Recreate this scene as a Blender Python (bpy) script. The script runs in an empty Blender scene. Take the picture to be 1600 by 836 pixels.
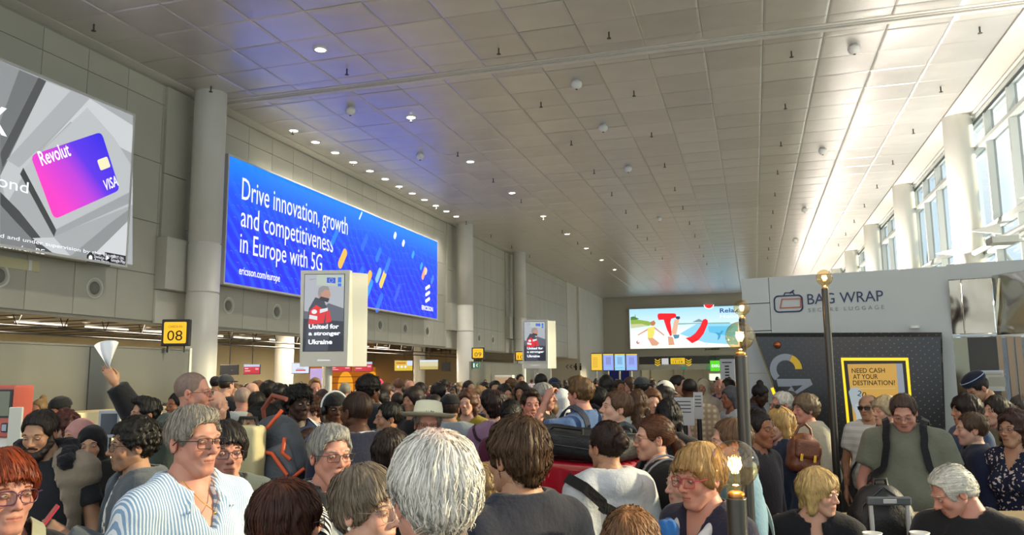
import bpy, math, random, time
import numpy as np
from mathutils import Vector, Matrix
T0 = time.time()
PI = math.pi
C = bpy.context.scene.collection
SC = bpy.context.scene

# ------------------------------------------------------------------ camera (1600 x 836 frame, focal 1240 px)
FPX, CX, CY, VX, VY, EYE = 1240.0, 800.0, 418.0, 1178.0, 584.0, 1.9
_yc = Vector((VX - CX, CY - VY, FPX)).normalized()          # the hall's axis in camera coordinates (right, up, forward)
_zc = _yc.cross(Vector((1, .01, 0))).normalized()
if _zc.y < 0: _zc = -_zc
_xc = _yc.cross(_zc).normalized()
if _xc.x < 0: _xc = -_xc
CR = Vector((_xc[0], _yc[0], _zc[0])); CU = Vector((_xc[1], _yc[1], _zc[1])); CF = Vector((_xc[2], _yc[2], _zc[2]))
cam_data = bpy.data.cameras.new('camera'); cam = bpy.data.objects.new('camera', cam_data); C.objects.link(cam)
cam_data.sensor_width = 36; cam_data.lens = FPX / 1600 * 36; cam_data.clip_start = .05; cam_data.clip_end = 400
cam.matrix_world = Matrix(((CR.x, CU.x, -CF.x, 0), (CR.y, CU.y, -CF.y, 0), (CR.z, CU.z, -CF.z, EYE), (0, 0, 0, 1)))
SC.camera = cam

# ------------------------------------------------------------------ sky, sun, exposure
world = bpy.data.worlds.new('sky'); SC.world = world; world.use_nodes = True
wn = world.node_tree; wn.nodes.clear()
_o = wn.nodes.new('ShaderNodeOutputWorld'); _b = wn.nodes.new('ShaderNodeBackground')
_t = wn.nodes.new('ShaderNodeTexCoord'); _n = wn.nodes.new('ShaderNodeTexNoise'); _r = wn.nodes.new('ShaderNodeValToRGB')
_n.inputs['Scale'].default_value = 2.2; _n.inputs['Detail'].default_value = 5
_r.color_ramp.elements[0].position = .42; _r.color_ramp.elements[0].color = (.58, .72, .88, 1)
_r.color_ramp.elements[1].position = .60; _r.color_ramp.elements[1].color = (1.0, .97, .91, 1)
wn.links.new(_t.outputs['Generated'], _n.inputs['Vector']); wn.links.new(_n.outputs['Fac'], _r.inputs['Fac'])
wn.links.new(_r.outputs['Color'], _b.inputs['Color']); wn.links.new(_b.outputs['Background'], _o.inputs['Surface'])
_b.inputs['Strength'].default_value = 2.6
sun_data = bpy.data.lights.new('sun', 'SUN'); sun = bpy.data.objects.new('sun', sun_data); C.objects.link(sun)
sun_data.energy = 15; sun_data.angle = math.radians(3); sun_data.color = (1, .80, .52)
sun.rotation_euler = Vector((-.90, -.36, -.31)).to_track_quat('-Z', 'Y').to_euler()
SC.view_settings.view_transform = 'Standard'; SC.view_settings.look = 'None'
UPL = 400
SC.view_settings.exposure = 1.25; SC.view_settings.gamma = 1; SC.view_settings.use_curve_mapping = False
SC.render.engine = 'CYCLES'; SC.cycles.use_denoising = True
SC.cycles.max_bounces = 8; SC.cycles.diffuse_bounces = 4; SC.cycles.glossy_bounces = 3
SC.cycles.transmission_bounces = 6; SC.cycles.transparent_max_bounces = 12
SC.cycles.sample_clamp_indirect = 4; SC.cycles.caustics_reflective = False; SC.cycles.caustics_refractive = False

# ------------------------------------------------------------------ pixels of the photograph to places in the hall
def ray(px, py): return CR * ((px - CX) / FPX) + CU * ((CY - py) / FPX) + CF
def atX(px, py, X): r = ray(px, py); return Vector((0, 0, EYE)) + r * (X / r.x)
def atY(px, py, Y): r = ray(px, py); return Vector((0, 0, EYE)) + r * (Y / r.y)
def atZ(px, py, Z): r = ray(px, py); return Vector((0, 0, EYE)) + r * ((Z - EYE) / r.z)
def atD(px, py, D): return Vector((0, 0, EYE)) + ray(px, py) * D
def atP(px, py, o, n):
    r = ray(px, py); e = Vector((0, 0, EYE)); return e + r * ((o - e).dot(n) / r.dot(n))
def proj(p):
    q = Vector(p) - Vector((0, 0, EYE)); d = q.dot(CF); return CX + FPX * q.dot(CR) / d, CY - FPX * q.dot(CU) / d, d

# ------------------------------------------------------------------ materials
def srgb(h):
    if isinstance(h, str): h = [int(h[i:i + 2], 16) for i in (0, 2, 4)]
    return tuple((c / 255 / 12.92 if c <= 10 else ((c / 255 + .055) / 1.055) ** 2.4) for c in h[:3]) + (1,)
_mats = {}
def mat(name, col, rough=.6, metal=0, spec=.5, noise=0, nscale=8, bump=0, bscale=40, emit=0, coat=0, stretch=None, sheen=0, vary=0):
    """procedural material: base colour with soft noise mottling, fine bump relief, optional per object variation"""
    if name in _mats: return _mats[name]
    m = bpy.data.materials.new(name); m.use_nodes = True; nt = m.node_tree; N = nt.nodes; L = nt.links
    p = N['Principled BSDF']; c = srgb(col) if isinstance(col, str) else tuple(col[:3]) + (1,)
    p.inputs['Base Color'].default_value = c; p.inputs['Roughness'].default_value = rough; p.inputs['Metallic'].default_value = metal
    p.inputs['Specular IOR Level'].default_value = spec; p.inputs['Coat Weight'].default_value = coat; p.inputs['Sheen Weight'].default_value = sheen
    if emit: p.inputs['Emission Color'].default_value = c; p.inputs['Emission Strength'].default_value = emit
    if noise or bump or vary:
        tc = N.new('ShaderNodeTexCoord'); src = tc.outputs['Object']
        if stretch:
            mp = N.new('ShaderNodeMapping'); mp.inputs['Scale'].default_value = stretch; L.new(src, mp.inputs['Vector']); src = mp.outputs['Vector']
    if noise or vary:
        out = None
        mx = N.new('ShaderNodeMix'); mx.data_type = 'RGBA'; mx.blend_type = 'MULTIPLY'; mx.inputs['Factor'].default_value = 1
        mx.inputs['A'].default_value = c
        rp = N.new('ShaderNodeMapRange'); rp.inputs['To Min'].default_value = 1 - noise; rp.inputs['To Max'].default_value = 1 + noise
        if noise:
            nz = N.new('ShaderNodeTexNoise'); nz.inputs['Scale'].default_value = nscale; nz.inputs['Detail'].default_value = 3
            L.new(src, nz.inputs['Vector']); rp.inputs['From Min'].default_value = .3; rp.inputs['From Max'].default_value = .7
            L.new(nz.outputs['Fac'], rp.inputs['Value'])
        else:
            rp.inputs['To Min'].default_value = 1; rp.inputs['To Max'].default_value = 1
        v = rp.outputs['Result']
        if vary:
            oi = N.new('ShaderNodeObjectInfo'); r2 = N.new('ShaderNodeMapRange'); r2.inputs['To Min'].default_value = 1 - vary; r2.inputs['To Max'].default_value = 1 + vary * .4
            L.new(oi.outputs['Random'], r2.inputs['Value']); mm = N.new('ShaderNodeMath'); mm.operation = 'MULTIPLY'
            L.new(v, mm.inputs[0]); L.new(r2.outputs['Result'], mm.inputs[1]); v = mm.outputs[0]
        cb = N.new('ShaderNodeCombineColor'); [L.new(v, cb.inputs[i]) for i in range(3)]
        L.new(cb.outputs['Color'], mx.inputs['B']); L.new(mx.outputs['Result'], p.inputs['Base Color'])
        if emit: L.new(mx.outputs['Result'], p.inputs['Emission Color'])
    if bump:
        nb = N.new('ShaderNodeTexNoise'); nb.inputs['Scale'].default_value = bscale; nb.inputs['Detail'].default_value = 4
        L.new(src, nb.inputs['Vector']); bp = N.new('ShaderNodeBump'); bp.inputs['Strength'].default_value = bump; bp.inputs['Distance'].default_value = .01
        L.new(nb.outputs['Fac'], bp.inputs['Height']); L.new(bp.outputs['Normal'], p.inputs['Normal'])
    _mats[name] = m; return m
def glow(name, col, s=1.0):
    """flat light giving surface: a lit screen, a lamp, a backlit sign"""
    return mat(name, col, rough=.4, spec=.3, emit=s)
def screen_ink(col, s=1.0):
    key = 'lit_' + (col if isinstance(col, str) else '%02x%02x%02x' % tuple(int(c * 255) for c in col[:3])) + ('' if s == 1 else '_%d' % (s * 100))
    if key in _mats: return _mats[key]
    m = bpy.data.materials.new(key); m.use_nodes = True; N = m.node_tree.nodes; p = N['Principled BSDF']
    p.inputs['Base Color'].default_value = (.01, .01, .01, 1); p.inputs['Roughness'].default_value = .35
    p.inputs['Emission Color'].default_value = srgb(col) if isinstance(col, str) else tuple(col[:3]) + (1,); p.inputs['Emission Strength'].default_value = s * .45
    _mats[key] = m; return m
def glass_mat(name, tint, refl=.06, rough=.02):
    if name in _mats: return _mats[name]
    m = bpy.data.materials.new(name); m.use_nodes = True; nt = m.node_tree; N = nt.nodes; L = nt.links; N.clear()
    o = N.new('ShaderNodeOutputMaterial'); t = N.new('ShaderNodeBsdfTransparent'); g = N.new('ShaderNodeBsdfGlossy'); mx = N.new('ShaderNodeMixShader')
    fr = N.new('ShaderNodeLayerWeight'); fr.inputs['Blend'].default_value = .5
    pw = N.new('ShaderNodeMath'); pw.operation = 'POWER'; pw.inputs[1].default_value = 3.5; L.new(fr.outputs['Facing'], pw.inputs[0]); ma = N.new('ShaderNodeMath'); ma.operation = 'MULTIPLY_ADD'; ma.inputs[1].default_value = .6; ma.inputs[2].default_value = refl * .6; L.new(pw.outputs[0], ma.inputs[0])
    t.inputs['Color'].default_value = tuple(tint) + (1,); g.inputs['Roughness'].default_value = rough
    L.new(ma.outputs[0], mx.inputs['Fac']); L.new(t.outputs[0], mx.inputs[1]); L.new(g.outputs[0], mx.inputs[2]); L.new(mx.outputs[0], o.inputs['Surface'])
    _mats[name] = m; return m

# ------------------------------------------------------------------ mesh building
class MB:
    def __init__(s): s.v = []; s.f = []; s.mi = []; s.sm = []
    def add(s, vs, fs, mi=0, smooth=False):
        b = len(s.v); s.v += [tuple(p) for p in vs]; s.f += [tuple(i + b for i in f) for f in fs]; s.mi += [mi] * len(fs); s.sm += [smooth] * len(fs); return s
    def box(s, x0, x1, y0, y1, z0, z1, mi=0, M=None):
        v = [Vector((x, y, z)) for z in (z0, z1) for y in (y0, y1) for x in (x0, x1)]
        if M: v = [M @ p for p in v]
        return s.add(v, [(0, 2, 3, 1), (4, 5, 7, 6), (0, 1, 5, 4), (2, 6, 7, 3), (0, 4, 6, 2), (1, 3, 7, 5)], mi)
    def rbox(s, x0, x1, y0, y1, z0, z1, r=.01, mi=0, M=None, seg=3):
        """box with rounded vertical (z) edges and chamfered ends"""
        r = min(r, (x1 - x0) * .49, (y1 - y0) * .49); c = min(r, (z1 - z0) * .49) * .7
        def ring(ins, z):
            out = []
            for cx, cy, a0 in ((x1 - r, y1 - r, 0), (x0 + r, y1 - r, 90), (x0 + r, y0 + r, 180), (x1 - r, y0 + r, 270)):
                for k in range(seg + 1):
                    a = math.radians(a0 + 90 * k / seg); out.append(Vector((cx + (r - ins) * math.cos(a), cy + (r - ins) * math.sin(a), z)))
            return out
        rings = [ring(c, z0), ring(0, z0 + c), ring(0, z1 - c), ring(c, z1)]; n = len(rings[0]); v = sum(rings, [])
        if M: v = [M @ p for p in v]
        f = [tuple(range(n))[::-1], tuple(range(3 * n, 4 * n))]
        for k in range(3):
            for i in range(n): j = (i + 1) % n; f.append((k * n + i, k * n + j, (k + 1) * n + j, (k + 1) * n + i))
        return s.add(v, f, mi)
    def tube(s, pts, r, n=8, mi=0, cap=True, smooth=True):
        """round tube along points; r is one radius or a list"""
        pts = [Vector(p) for p in pts]; m = len(pts); rr = r if isinstance(r, (list, tuple)) else [r] * m; v = []; a = None
        for i, p in enumerate(pts):
            t = (pts[min(i + 1, m - 1)] - pts[max(i - 1, 0)]).normalized()
            if a is None: a = t.orthogonal().normalized()
            a = (a - t * a.dot(t)).normalized(); b = t.cross(a)
            v += [p + (a * math.cos(2 * PI * k / n) + b * math.sin(2 * PI * k / n)) * rr[i] for k in range(n)]
        f = [(i * n + k, i * n + (k + 1) % n, (i + 1) * n + (k + 1) % n, (i + 1) * n + k) for i in range(m - 1) for k in range(n)]
        s.add(v, f, mi, smooth)
        if cap: s.add(v[:n], [tuple(range(n))[::-1]], mi); s.add(v[-n:], [tuple(range(n))], mi)
        return s
    def lathe(s, prof, n=24, o=(0, 0, 0), mi=0, smooth=True, M=None):
        """profile of (radius, z) turned about z"""
        v = [Vector((o[0] + r * math.cos(2 * PI * k / n), o[1] + r * math.sin(2 * PI * k / n), o[2] + z)) for r, z in prof for k in range(n)]
        if M: v = [M @ p for p in v]
        m = len(prof); f = [(i * n + k, i * n + (k + 1) % n, (i + 1) * n + (k + 1) % n, (i + 1) * n + k) for i in range(m - 1) for k in range(n)]
        return s.add(v, f, mi, smooth)
    def prism(s, poly, z0, z1, mi=0, M=None):
        """flat polygon (x, y) given thickness from z0 to z1"""
        n = len(poly); v = [Vector((x, y, z)) for z in (z0, z1) for x, y in poly]
        if M: v = [M @ p for p in v]
        return s.add(v, [tuple(range(n))[::-1], tuple(range(n, 2 * n))] + [(i, (i + 1) % n, n + (i + 1) % n, n + i) for i in range(n)], mi)
    def loft(s, rings, mi=0, smooth=True, cap=True):
        n = len(rings[0]); v = sum([list(r) for r in rings], [])
        s.add(v, [(i * n + k, i * n + (k + 1) % n, (i + 1) * n + (k + 1) % n, (i + 1) * n + k) for i in range(len(rings) - 1) for k in range(n)], mi, smooth)
        if cap: s.add(rings[0], [tuple(range(n))[::-1]], mi, smooth); s.add(rings[-1], [tuple(range(n))], mi, smooth)
        return s
    def mesh(s, name, mats):
        me = bpy.data.meshes.new(name); me.from_pydata(s.v, [], s.f)
        for m in (mats if isinstance(mats, (list, tuple)) else [mats]): me.materials.append(m)
        if any(s.mi): me.polygons.foreach_set('material_index', s.mi)
        me.polygons.foreach_set('use_smooth', s.sm); me.update(); return me
    def obj(s, name, mats, parent=None, M=None):
        return link(name, s.mesh(name, mats), parent, M)
def link(name, me, parent=None, M=None):
    o = bpy.data.objects.new(name, me); C.objects.link(o)
    if parent: o.parent = parent
    if M is not None: o.matrix_local = M
    return o
def tag(o, label=None, cat=None, group=None, kind=None):
    if label: o['label'] = label
    if cat: o['category'] = cat
    if group: o['group'] = group
    if kind: o['kind'] = kind
    return o
def thing(name, label, cat, loc=(0, 0, 0), group=None, M=None, rz=0):
    o = bpy.data.objects.new(name, None); C.objects.link(o); o.empty_display_size = .1
    if M is not None: o.matrix_world = M
    else: o.location = loc; o.rotation_euler = (0, 0, rz)
    return tag(o, label, cat, group)
def frameM(o, u, v):
    """matrix whose x runs along u, y along v and z out of the face"""
    u = Vector(u).normalized(); n = u.cross(Vector(v)).normalized(); v = n.cross(u)
    return Matrix(((u.x, v.x, n.x, o[0]), (u.y, v.y, n.y, o[1]), (u.z, v.z, n.z, o[2]), (0, 0, 0, 1)))
_txt = {}
def text(name, s, m, parent, x, y, w=None, h=None, z=.004, rot=0, depth=.001, bold=0, align='l', shear=0):
    """raised flat lettering fitted to width w and/or height h at x, y in the parent's face frame"""
    if (s, bold, shear) not in _txt:
        cu = bpy.data.curves.new('lettering', 'FONT'); cu.body = s; cu.size = 1; cu.resolution_u = 3; cu.offset = bold; cu.shear = shear
        ob = bpy.data.objects.new('lettering', cu); C.objects.link(ob); bpy.context.view_layer.update()
        me = bpy.data.meshes.new_from_object(ob.evaluated_get(bpy.context.evaluated_depsgraph_get()))
        bpy.data.objects.remove(ob); co = np.empty(len(me.vertices) * 3); me.vertices.foreach_get('co', co)
        _txt[(s, bold, shear)] = (co.reshape(-1, 3), [tuple(p.vertices) for p in me.polygons])
    co, fs = _txt[(s, bold, shear)]; lo = co.min(0); hi = co.max(0); sx = sy = None
    if w: sx = w / (hi[0] - lo[0])
    if h: sy = h / (hi[1] - lo[1])
    sx = sx or sy; sy = sy or sx
    q = (co - lo) * (sx, sy, 1)
    if align == 'c': q[:, 0] -= (hi[0] - lo[0]) * sx / 2
    me = bpy.data.meshes.new(name); me.from_pydata([(a, b, 0) for a, b, _ in q], [], fs); me.materials.append(m)
    return link(name, me, parent, Matrix.Translation((x, y, z)) @ Matrix.Rotation(rot, 4, 'Z'))
def flat(name, poly, m, parent, z=.002):
    me = bpy.data.meshes.new(name); me.from_pydata([(x, y, 0) for x, y in poly], [], [tuple(range(len(poly)))]); me.materials.append(m)
    return link(name, me, parent, Matrix.Translation((0, 0, z)))
def rrect(x, y, w, h, r, n=5):
    out = []
    for cx, cy, a0 in ((x + w - r, y + h - r, 0), (x + r, y + h - r, 90), (x + r, y + r, 180), (x + w - r, y + r, 270)):
        out += [(cx + r * math.cos(math.radians(a0 + 90 * k / n)), cy + r * math.sin(math.radians(a0 + 90 * k / n))) for k in range(n + 1)]
    return out
def disc(x, y, rx, ry=None, n=24): ry = ry or rx; return [(x + rx * math.cos(2 * PI * k / n), y + ry * math.sin(2 * PI * k / n)) for k in range(n)]
def to_face(M, px, py):
    """photo pixel to (x, y) on the face with frame M"""
    p = M.inverted() @ atP(px, py, M.translation, M.col[2].to_3d()); return p.x, p.y
# ================================================================== the hall
H = 9.5
XL, XR, YE, YB = -14.2, 6.7, 78.0, -12.0
def seg_intensity(px): return px
M_ceil = mat('satin_ceiling_metal', 'd0cdc8', rough=.32, spec=.5, metal=.4, noise=.04, nscale=1.5, vary=.10, bump=.02, bscale=400)
M_ceil2 = mat('ceiling_edge_metal', 'd6d3cb', rough=.45, noise=.03)
M_dark = mat('dark_gap', '16150f', rough=.9)
M_wall = mat('wall_panel_metal', 'b7b5a6', rough=.45, spec=.4, noise=.035, nscale=.7, vary=.05, bump=.02, bscale=120)
M_wall2 = mat('pale_wall_paint', 'd2cfc2', rough=.6, noise=.03, nscale=.5)
M_white = mat('white_paint', 'dcdcd4', rough=.45, noise=.03, nscale=2)
M_col = mat('column_paint', 'c9c8bf', rough=.42, noise=.03, nscale=1.2)
M_floor = mat('polished_stone_floor', '8d877c', rough=.25, noise=.12, nscale=3)
M_black = mat('black_plastic', '141416', rough=.4)
M_steel = mat('brushed_steel', '8d8f8e', rough=.3, metal=.9)
M_frame = mat('window_frame_metal', 'c4c9c4', rough=.4)
M_lamp = glow('lamp_disc', 'fff6e0', 9)
M_glass = glass_mat('solar_glass', (.21, .225, .215))
M_backglass = glass_mat('added_back_glass', (.42, .43, .42))  # dimmed glass for the added back glazing

def struct(o): o['kind'] = 'structure'; return o
floor = struct(MB().box(-30, 9, YB, 90, -.2, 0).obj('floor', M_floor))
ceil_slab = struct(MB().box(-14.35, 6.95, 4.0, YE, 9.56, 9.8).obj('ceiling', M_dark))
sk = MB()
for k in range(6): sk.box(-14.3, 6.9, 3.9 - 3.1 * k, 4.1 - 3.1 * k, 9.4, 9.8)
for x in (-14.3, -9, -3.6, 1.6, 6.8): sk.box(x - .08, x + .08, YB, 4, 9.4, 9.8)
sk = struct(sk.obj('added_skylight_frame', M_white)); sk.name = 'window_roof_added'; link('pane', MB().add([(-14.3, YB, 9.6), (6.9, YB, 9.6), (6.9, 4, 9.6), (-14.3, 4, 9.6)], [(0, 1, 2, 3)]).mesh('pane', glass_mat('added_roof_glass', (.19, .19, .185))), sk)  # roof glazing added out of view to let more daylight in
# edge strips, seam
MB().box(-14.25, -13.84, 4, YE, 9.47, 9.56).obj('edge_strip', M_ceil2, ceil_slab)
MB().box(5.83, 6.52, 4, YE, 9.46, 9.56).obj('edge_strip', M_ceil2, ceil_slab)
sm = MB(); sm.box(-13.84, 5.81, 17.93, 17.97, 9.46, 9.56); sm.box(-13.84, 5.81, 18.03, 18.16, 9.44, 9.56); sm.box(-13.84, 5.81, 17.80, 17.90, 9.475, 9.56)
sm.obj('expansion_joint', M_ceil2, ceil_slab)
# panels: 1.31 x 1.25 m trays
xs = [-13.84 + 1.31 * k for k in range(16)]
rows = [(18.18, 18.57)] + [(18.58 + 1.253 * k, 18.58 + 1.253 * (k + 1)) for k in range(47)] + [(17.36 - 1.2 * (k + 1), 17.36 - 1.2 * k) for k in range(11)] + [(17.36, 17.80)]
def tray(mb, x0, x1, y0, y1, z, rnd, local=False):
    g = .004; e = .05; w, d = x1 - x0, y1 - y0; cx, cy = (x0 + x1) / 2, (y0 + y1) / 2
    def R(i, dz):
        return [(cx + sx * (w / 2 - i) - (cx if local else 0), cy + sy * (d / 2 - i) - (cy if local else 0), z + dz + sy * rnd) for sx, sy in ((-1, -1), (1, -1), (1, 1), (-1, 1))]
    v = R(g, .03) + R(g, 0) + R(e, -.012) + R(min(d, w) * .3, -.02)
    f = [(12, 15, 14, 13)] + [(a * 4 + i, (a + 1) * 4 + i, (a + 1) * 4 + (i + 1) % 4, a * 4 + (i + 1) % 4) for a in range(3) for i in range(4)]
    mb.add(v, f)
tiles = []
for i in range(15):
    for y0, y1 in rows:
        c = ((xs[i] + xs[i + 1]) / 2, (y0 + y1) / 2)
        px, py, d = proj((c[0], c[1], 9.5))
        seen = d > 1 and -60 < px < 1660 and -60 < py < 480
        tiles.append((0 if not seen else (y1 - y0) / d ** 3, i, y0, y1))
tiles.sort(reverse=True)
rnd = random.Random(5); cache = {}
for a, i, y0, y1 in tiles[:300]:
    k = (round(y1 - y0, 2), rnd.randrange(5))
    if k not in cache:
        mb = MB(); tray(mb, 0, 1.31, 0, y1 - y0, 9.49, (k[1] - 2) * .0022, True)
        cache[k] = mb.mesh('ceiling_panel', M_ceil)
    link('ceiling_panel', cache[k], ceil_slab, Matrix.Translation(((xs[i] + xs[i + 1]) / 2, (y0 + y1) / 2, 0)))
mb = MB()
for a, i, y0, y1 in tiles[300:]: tray(mb, xs[i], xs[i + 1], y0, y1, 9.49, rnd.uniform(-.004, .004))
mb.obj('ceiling_panel_field', M_ceil, ceil_slab)['kind'] = 'stuff'

# ---- left wall
wl = MB(); wl.box(-14.6, XL - .03, YB, 62.7, 3.3, 9.6); wl.box(-14.6, XL - .015, YB, 62.7, 3.27, 3.3)
wl = struct(wl.obj('wall_left', mat('panel_joint', '9a988b', rough=.8)))
zs = [3.34, 4.5, 5.8, 7.35, 8.9, 9.42]; rnd = random.Random(2)
def wp(mb, y0, y1, z0, z1, loc=False):
    cy, cz = ((y0 + y1) / 2, (z0 + z1) / 2) if loc else (0, 0)
    a, b, c, d = y0 + .003 - cy, y1 - .003 - cy, z0 + .003 - cz, z1 - .003 - cz; x = 0 if loc else XL; e = .006
    v = [(x - .03, a, c), (x - .03, b, c), (x - .03, b, d), (x - .03, a, d), (x, a + e, c + e), (x, b - e, c + e), (x, b - e, d - e), (x, a + e, d - e)]
    mb.add(v, [(4, 5, 6, 7)] + [(i, (i + 1) % 4, 4 + (i + 1) % 4, 4 + i) for i in range(4)])
far = MB(); wc = {}
for k in range(-18, 41):
    y0 = 12.59 + 1.215 * k; y1 = y0 + 1.215
    for z0, z1 in zip(zs[:-1], zs[1:]):
        if 0 <= y0 + 4 and y0 < 37 and y0 > 7:
            q = round(z1 - z0, 2)
            if q not in wc: m_ = MB(); wp(m_, y0, y1, z0, z1, True); wc[q] = m_.mesh('wall_panel', M_wall)
            link('wall_panel', wc[q], wl, Matrix.Translation((XL, (y0 + y1) / 2, (z0 + z1) / 2)))
        else: wp(far, y0, min(y1, 62.7), z0, z1)
far.obj('wall_panel_field', M_wall, wl)['kind'] = 'stuff'
# air nozzles in the wall
M_noz = mat('nozzle_grey', '77766c', rough=.5); M_ring = mat('nozzle_ring', 'dddcd2', rough=.4)
npr = None
for k in range(-1, 20):
    y = 11.97 + 2.41 * k
    if abs(y - 16.8) < .3 or abs(y - 26.4) < .1 or abs(y - 36.1) < .4 or abs(y - 46) < .6: continue
    if npr is None:
        R_ = Matrix.Rotation(PI / 2, 4, 'Y')
        ring = MB().lathe([(.24, -.02), (.245, .015), (.215, .02), (.205, .0), (.20, -.01)], 28, M=R_).mesh('air_nozzle', M_ring)
        hole = MB().lathe([(.205, -.005), (.16, -.012), (.13, .02), (.08, .03), (.0001, .03)], 20, M=R_).mesh('nozzle_throat', M_noz); npr = 1
    o = link('air_nozzle', ring, wl, Matrix.Translation((XL + .002, y, 3.97))); link('nozzle_throat', hole, o)
# column boxes on the wall
for yc in (17.25, 36.9, 46.6):
    b = MB(); b.box(XL, XL + .32, yc - 1.0, yc + .9, 4.14, 5.45); b.obj('service_box', mat('box_metal', 'b9b8ac', rough=.5, noise=.02), wl)
    b = MB(); b.box(XL, XL + .06, yc - 1.0, yc + .9, 3.3, 4.12); b.obj('back_plate', M_wall2, wl)
    b = MB(); b.box(XL, XL + .08, yc - .95, yc - .1, 5.47, 7.1); b.box(XL, XL + .08, yc - .95, yc - .1, 7.12, 9.4); b.obj('back_plate', M_wall, wl)
# columns
def column(x, y, r, name='pillar', rings=(4.1, 5.4), base=0, top=9.48, m=None):
    p = []
    z = base
    for q in rings: p += [(r, z), (r, q - .03), (r - .02, q - .02), (r - .02, q + .02), (r, q + .03)]; z = q + .03
    p += [(r, base + .001), (r, top)] if not rings else [(r, top)]
    return struct(MB().lathe(p, 40, (x, y, 0)).obj(name, m or M_col))
for y in (17.25, 36.9, 46.6): column(-13.55, y, .41)
for y in (7.55,): column(-13.55, y, .41)
for k in range(-2, 6): column(6.2, 25.9 + 9.1 * k, .40, rings=(5.3,))
# shaft beyond the left wall
ws = MB(); ws.box(-30, -14.05, 66.5, YE, 0, 9.46); ws.box(-30, -14.25, 62.7, 66.5, 3.3, 9.8); struct(ws.obj('wall_shaft', M_wall2))
# restroom arrows on the shaft wall
Ms = frameM((-17, 66.46, 0), (1, 0, 0), (0, 0, 1))
sg = thing('restroom_sign', 'grey triple arrow and restroom pictograms on the pale wall near the monitors', 'sign', M=Ms)
M_ink = mat('sign_ink', '2b2b2b', rough=.6)
def chev(x, y, s, w): return [(x, y), (x + s, y + s), (x + s + w, y + s), (x + w, y), (x + s + w, y - s), (x + s, y - s)]
for k in range(3):
    x, y = to_face(Ms, 884 + 6 * k, 573); flat('arrow', chev(x, y, .17, .08), M_ink, sg, .01)
for q in (900, 907):
    x, y = to_face(Ms, q, 573); flat('pictogram', rrect(x - .08, y - .3, .16, .42, .05), M_ink, sg, .01); flat('pictogram', disc(x, y + .22, .07), M_ink, sg, .01)

# ---- end wall with openings
we = MB(); we.box(-14.1, 9, YE, YE + .4, 3.7, 9.56); we = struct(we.obj('wall_end', mat('end_wall_paint', 'b9b4a4', rough=.6, noise=.02)))
fas = MB().box(-10.6, 7, YE - .25, YE, 2.9, 3.65).obj('fascia', mat('fascia_grey', '46464a', rough=.5), we)
MB().box(-10.6, 7, YE - .22, YE, 2.35, 2.88).obj('lintel', M_wall2, we)
MB().box(-14.05, -10.6, YE - .1, YE + .3, 0, 3.7).obj('side_wall', M_wall2, we)
mb = MB()
for x in (-10.5, -9.6, -7.4, -6.4, -4.6, -2.6, -1.2, .4, 2.2): mb.box(x - .07, x + .07, YE, YE + .2, 0, 2.35)
mb.obj('door_post', mat('post_beige', 'a39a86', rough=.5), we)
bw = MB().box(-16, 12, 88, 88.4, 0, 5); struct(bw.obj('wall_beyond', mat('beyond_wall', 'a89f86', rough=.8)))
struct(MB().box(-16, 12, YE + .4, 88, 3.7, 3.9).obj('ceiling_beyond', M_wall2))
Mb = frameM(atY(1110, 590, 87.9), (1, 0, 0), (0, 0, 1))
lb = thing('lit_shop_sign', 'bright pale green lit shop front seen through the end doors', 'sign', M=Mb)
MB().box(-.2, 3.3, -.35, .5, -.1, 0).obj('sign_case', M_white, lb); flat('lit_face', rrect(-.1, -.3, 3.2, .7, .05), screen_ink('e6f0cf', 1.2), lb, .01)

# ---- right glazed wall
wr = MB(); wr.box(6.55, 7.0, YB, YE, 0, .5); wr.box(6.55, 7.0, YB, YE, 9.42, 9.8); wr.box(6.5, 6.56, YB, YE, 9.40, 9.43)
wr = struct(wr.obj('wall_right', M_white))
for z, w in ((9.30, .05), (8.42, .055), (5.95, .07), (5.3, .05), (2.9, .07)): MB().box(6.62 - w, 6.86, YB, YE, z - w, z + w).obj('transom', M_frame, wr)
for z in (9.18,): MB().box(6.58, 6.64, YB, YE, z, z + .03).obj('transom', M_black, wr)
mm = MB().box(-.10, .14, -.055, .055, .5, 9.42).mesh('mullion', M_frame); mm2 = MB().box(-.03, .10, -.03, .03, .5, 9.42).mesh('glazing_bar', M_frame)
gp = MB().add([(0, -1.0, 0), (0, 1.0, 0), (0, 1.0, 1), (0, -1.0, 1)], [(0, 1, 2, 3)]).mesh('pane', M_glass)
for k in range(-16, 26):
    y = 22.62 + 2.14 * k
    if y < YB or y > YE: continue
    link('mullion', mm, wr, Matrix.Translation((6.7, y, 0)))
    for z0, z1 in ((.5, 2.85), (2.95, 5.27), (5.34, 5.9), (6.0, 8.38), (8.46, 9.27)):
        link('pane', gp, wr, Matrix.Translation((6.78, y + 1.07, z0)) @ Matrix.Diagonal((1, 1.07, z1 - z0, 1)))
rail = MB().tube([(6.25, YB, 5.28), (6.25, YE, 5.28)], .07, 10).obj('guide_rail', M_white, wr)
gz = MB()
for k in range(-8, 14):
    y = 24.2 + 4.3 * k; gz.add([(6.6, y - .05, 5.9), (6.6, y + .05, 5.9), (5.85, y + .04, 5.72), (5.85, y - .04, 5.72), (6.6, y - .05, 5.6), (6.6, y + .05, 5.6)], [(0, 1, 2, 3), (3, 2, 5, 4), (0, 3, 4), (1, 5, 2)])
gz.obj('bracket', M_white, wr)
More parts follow.
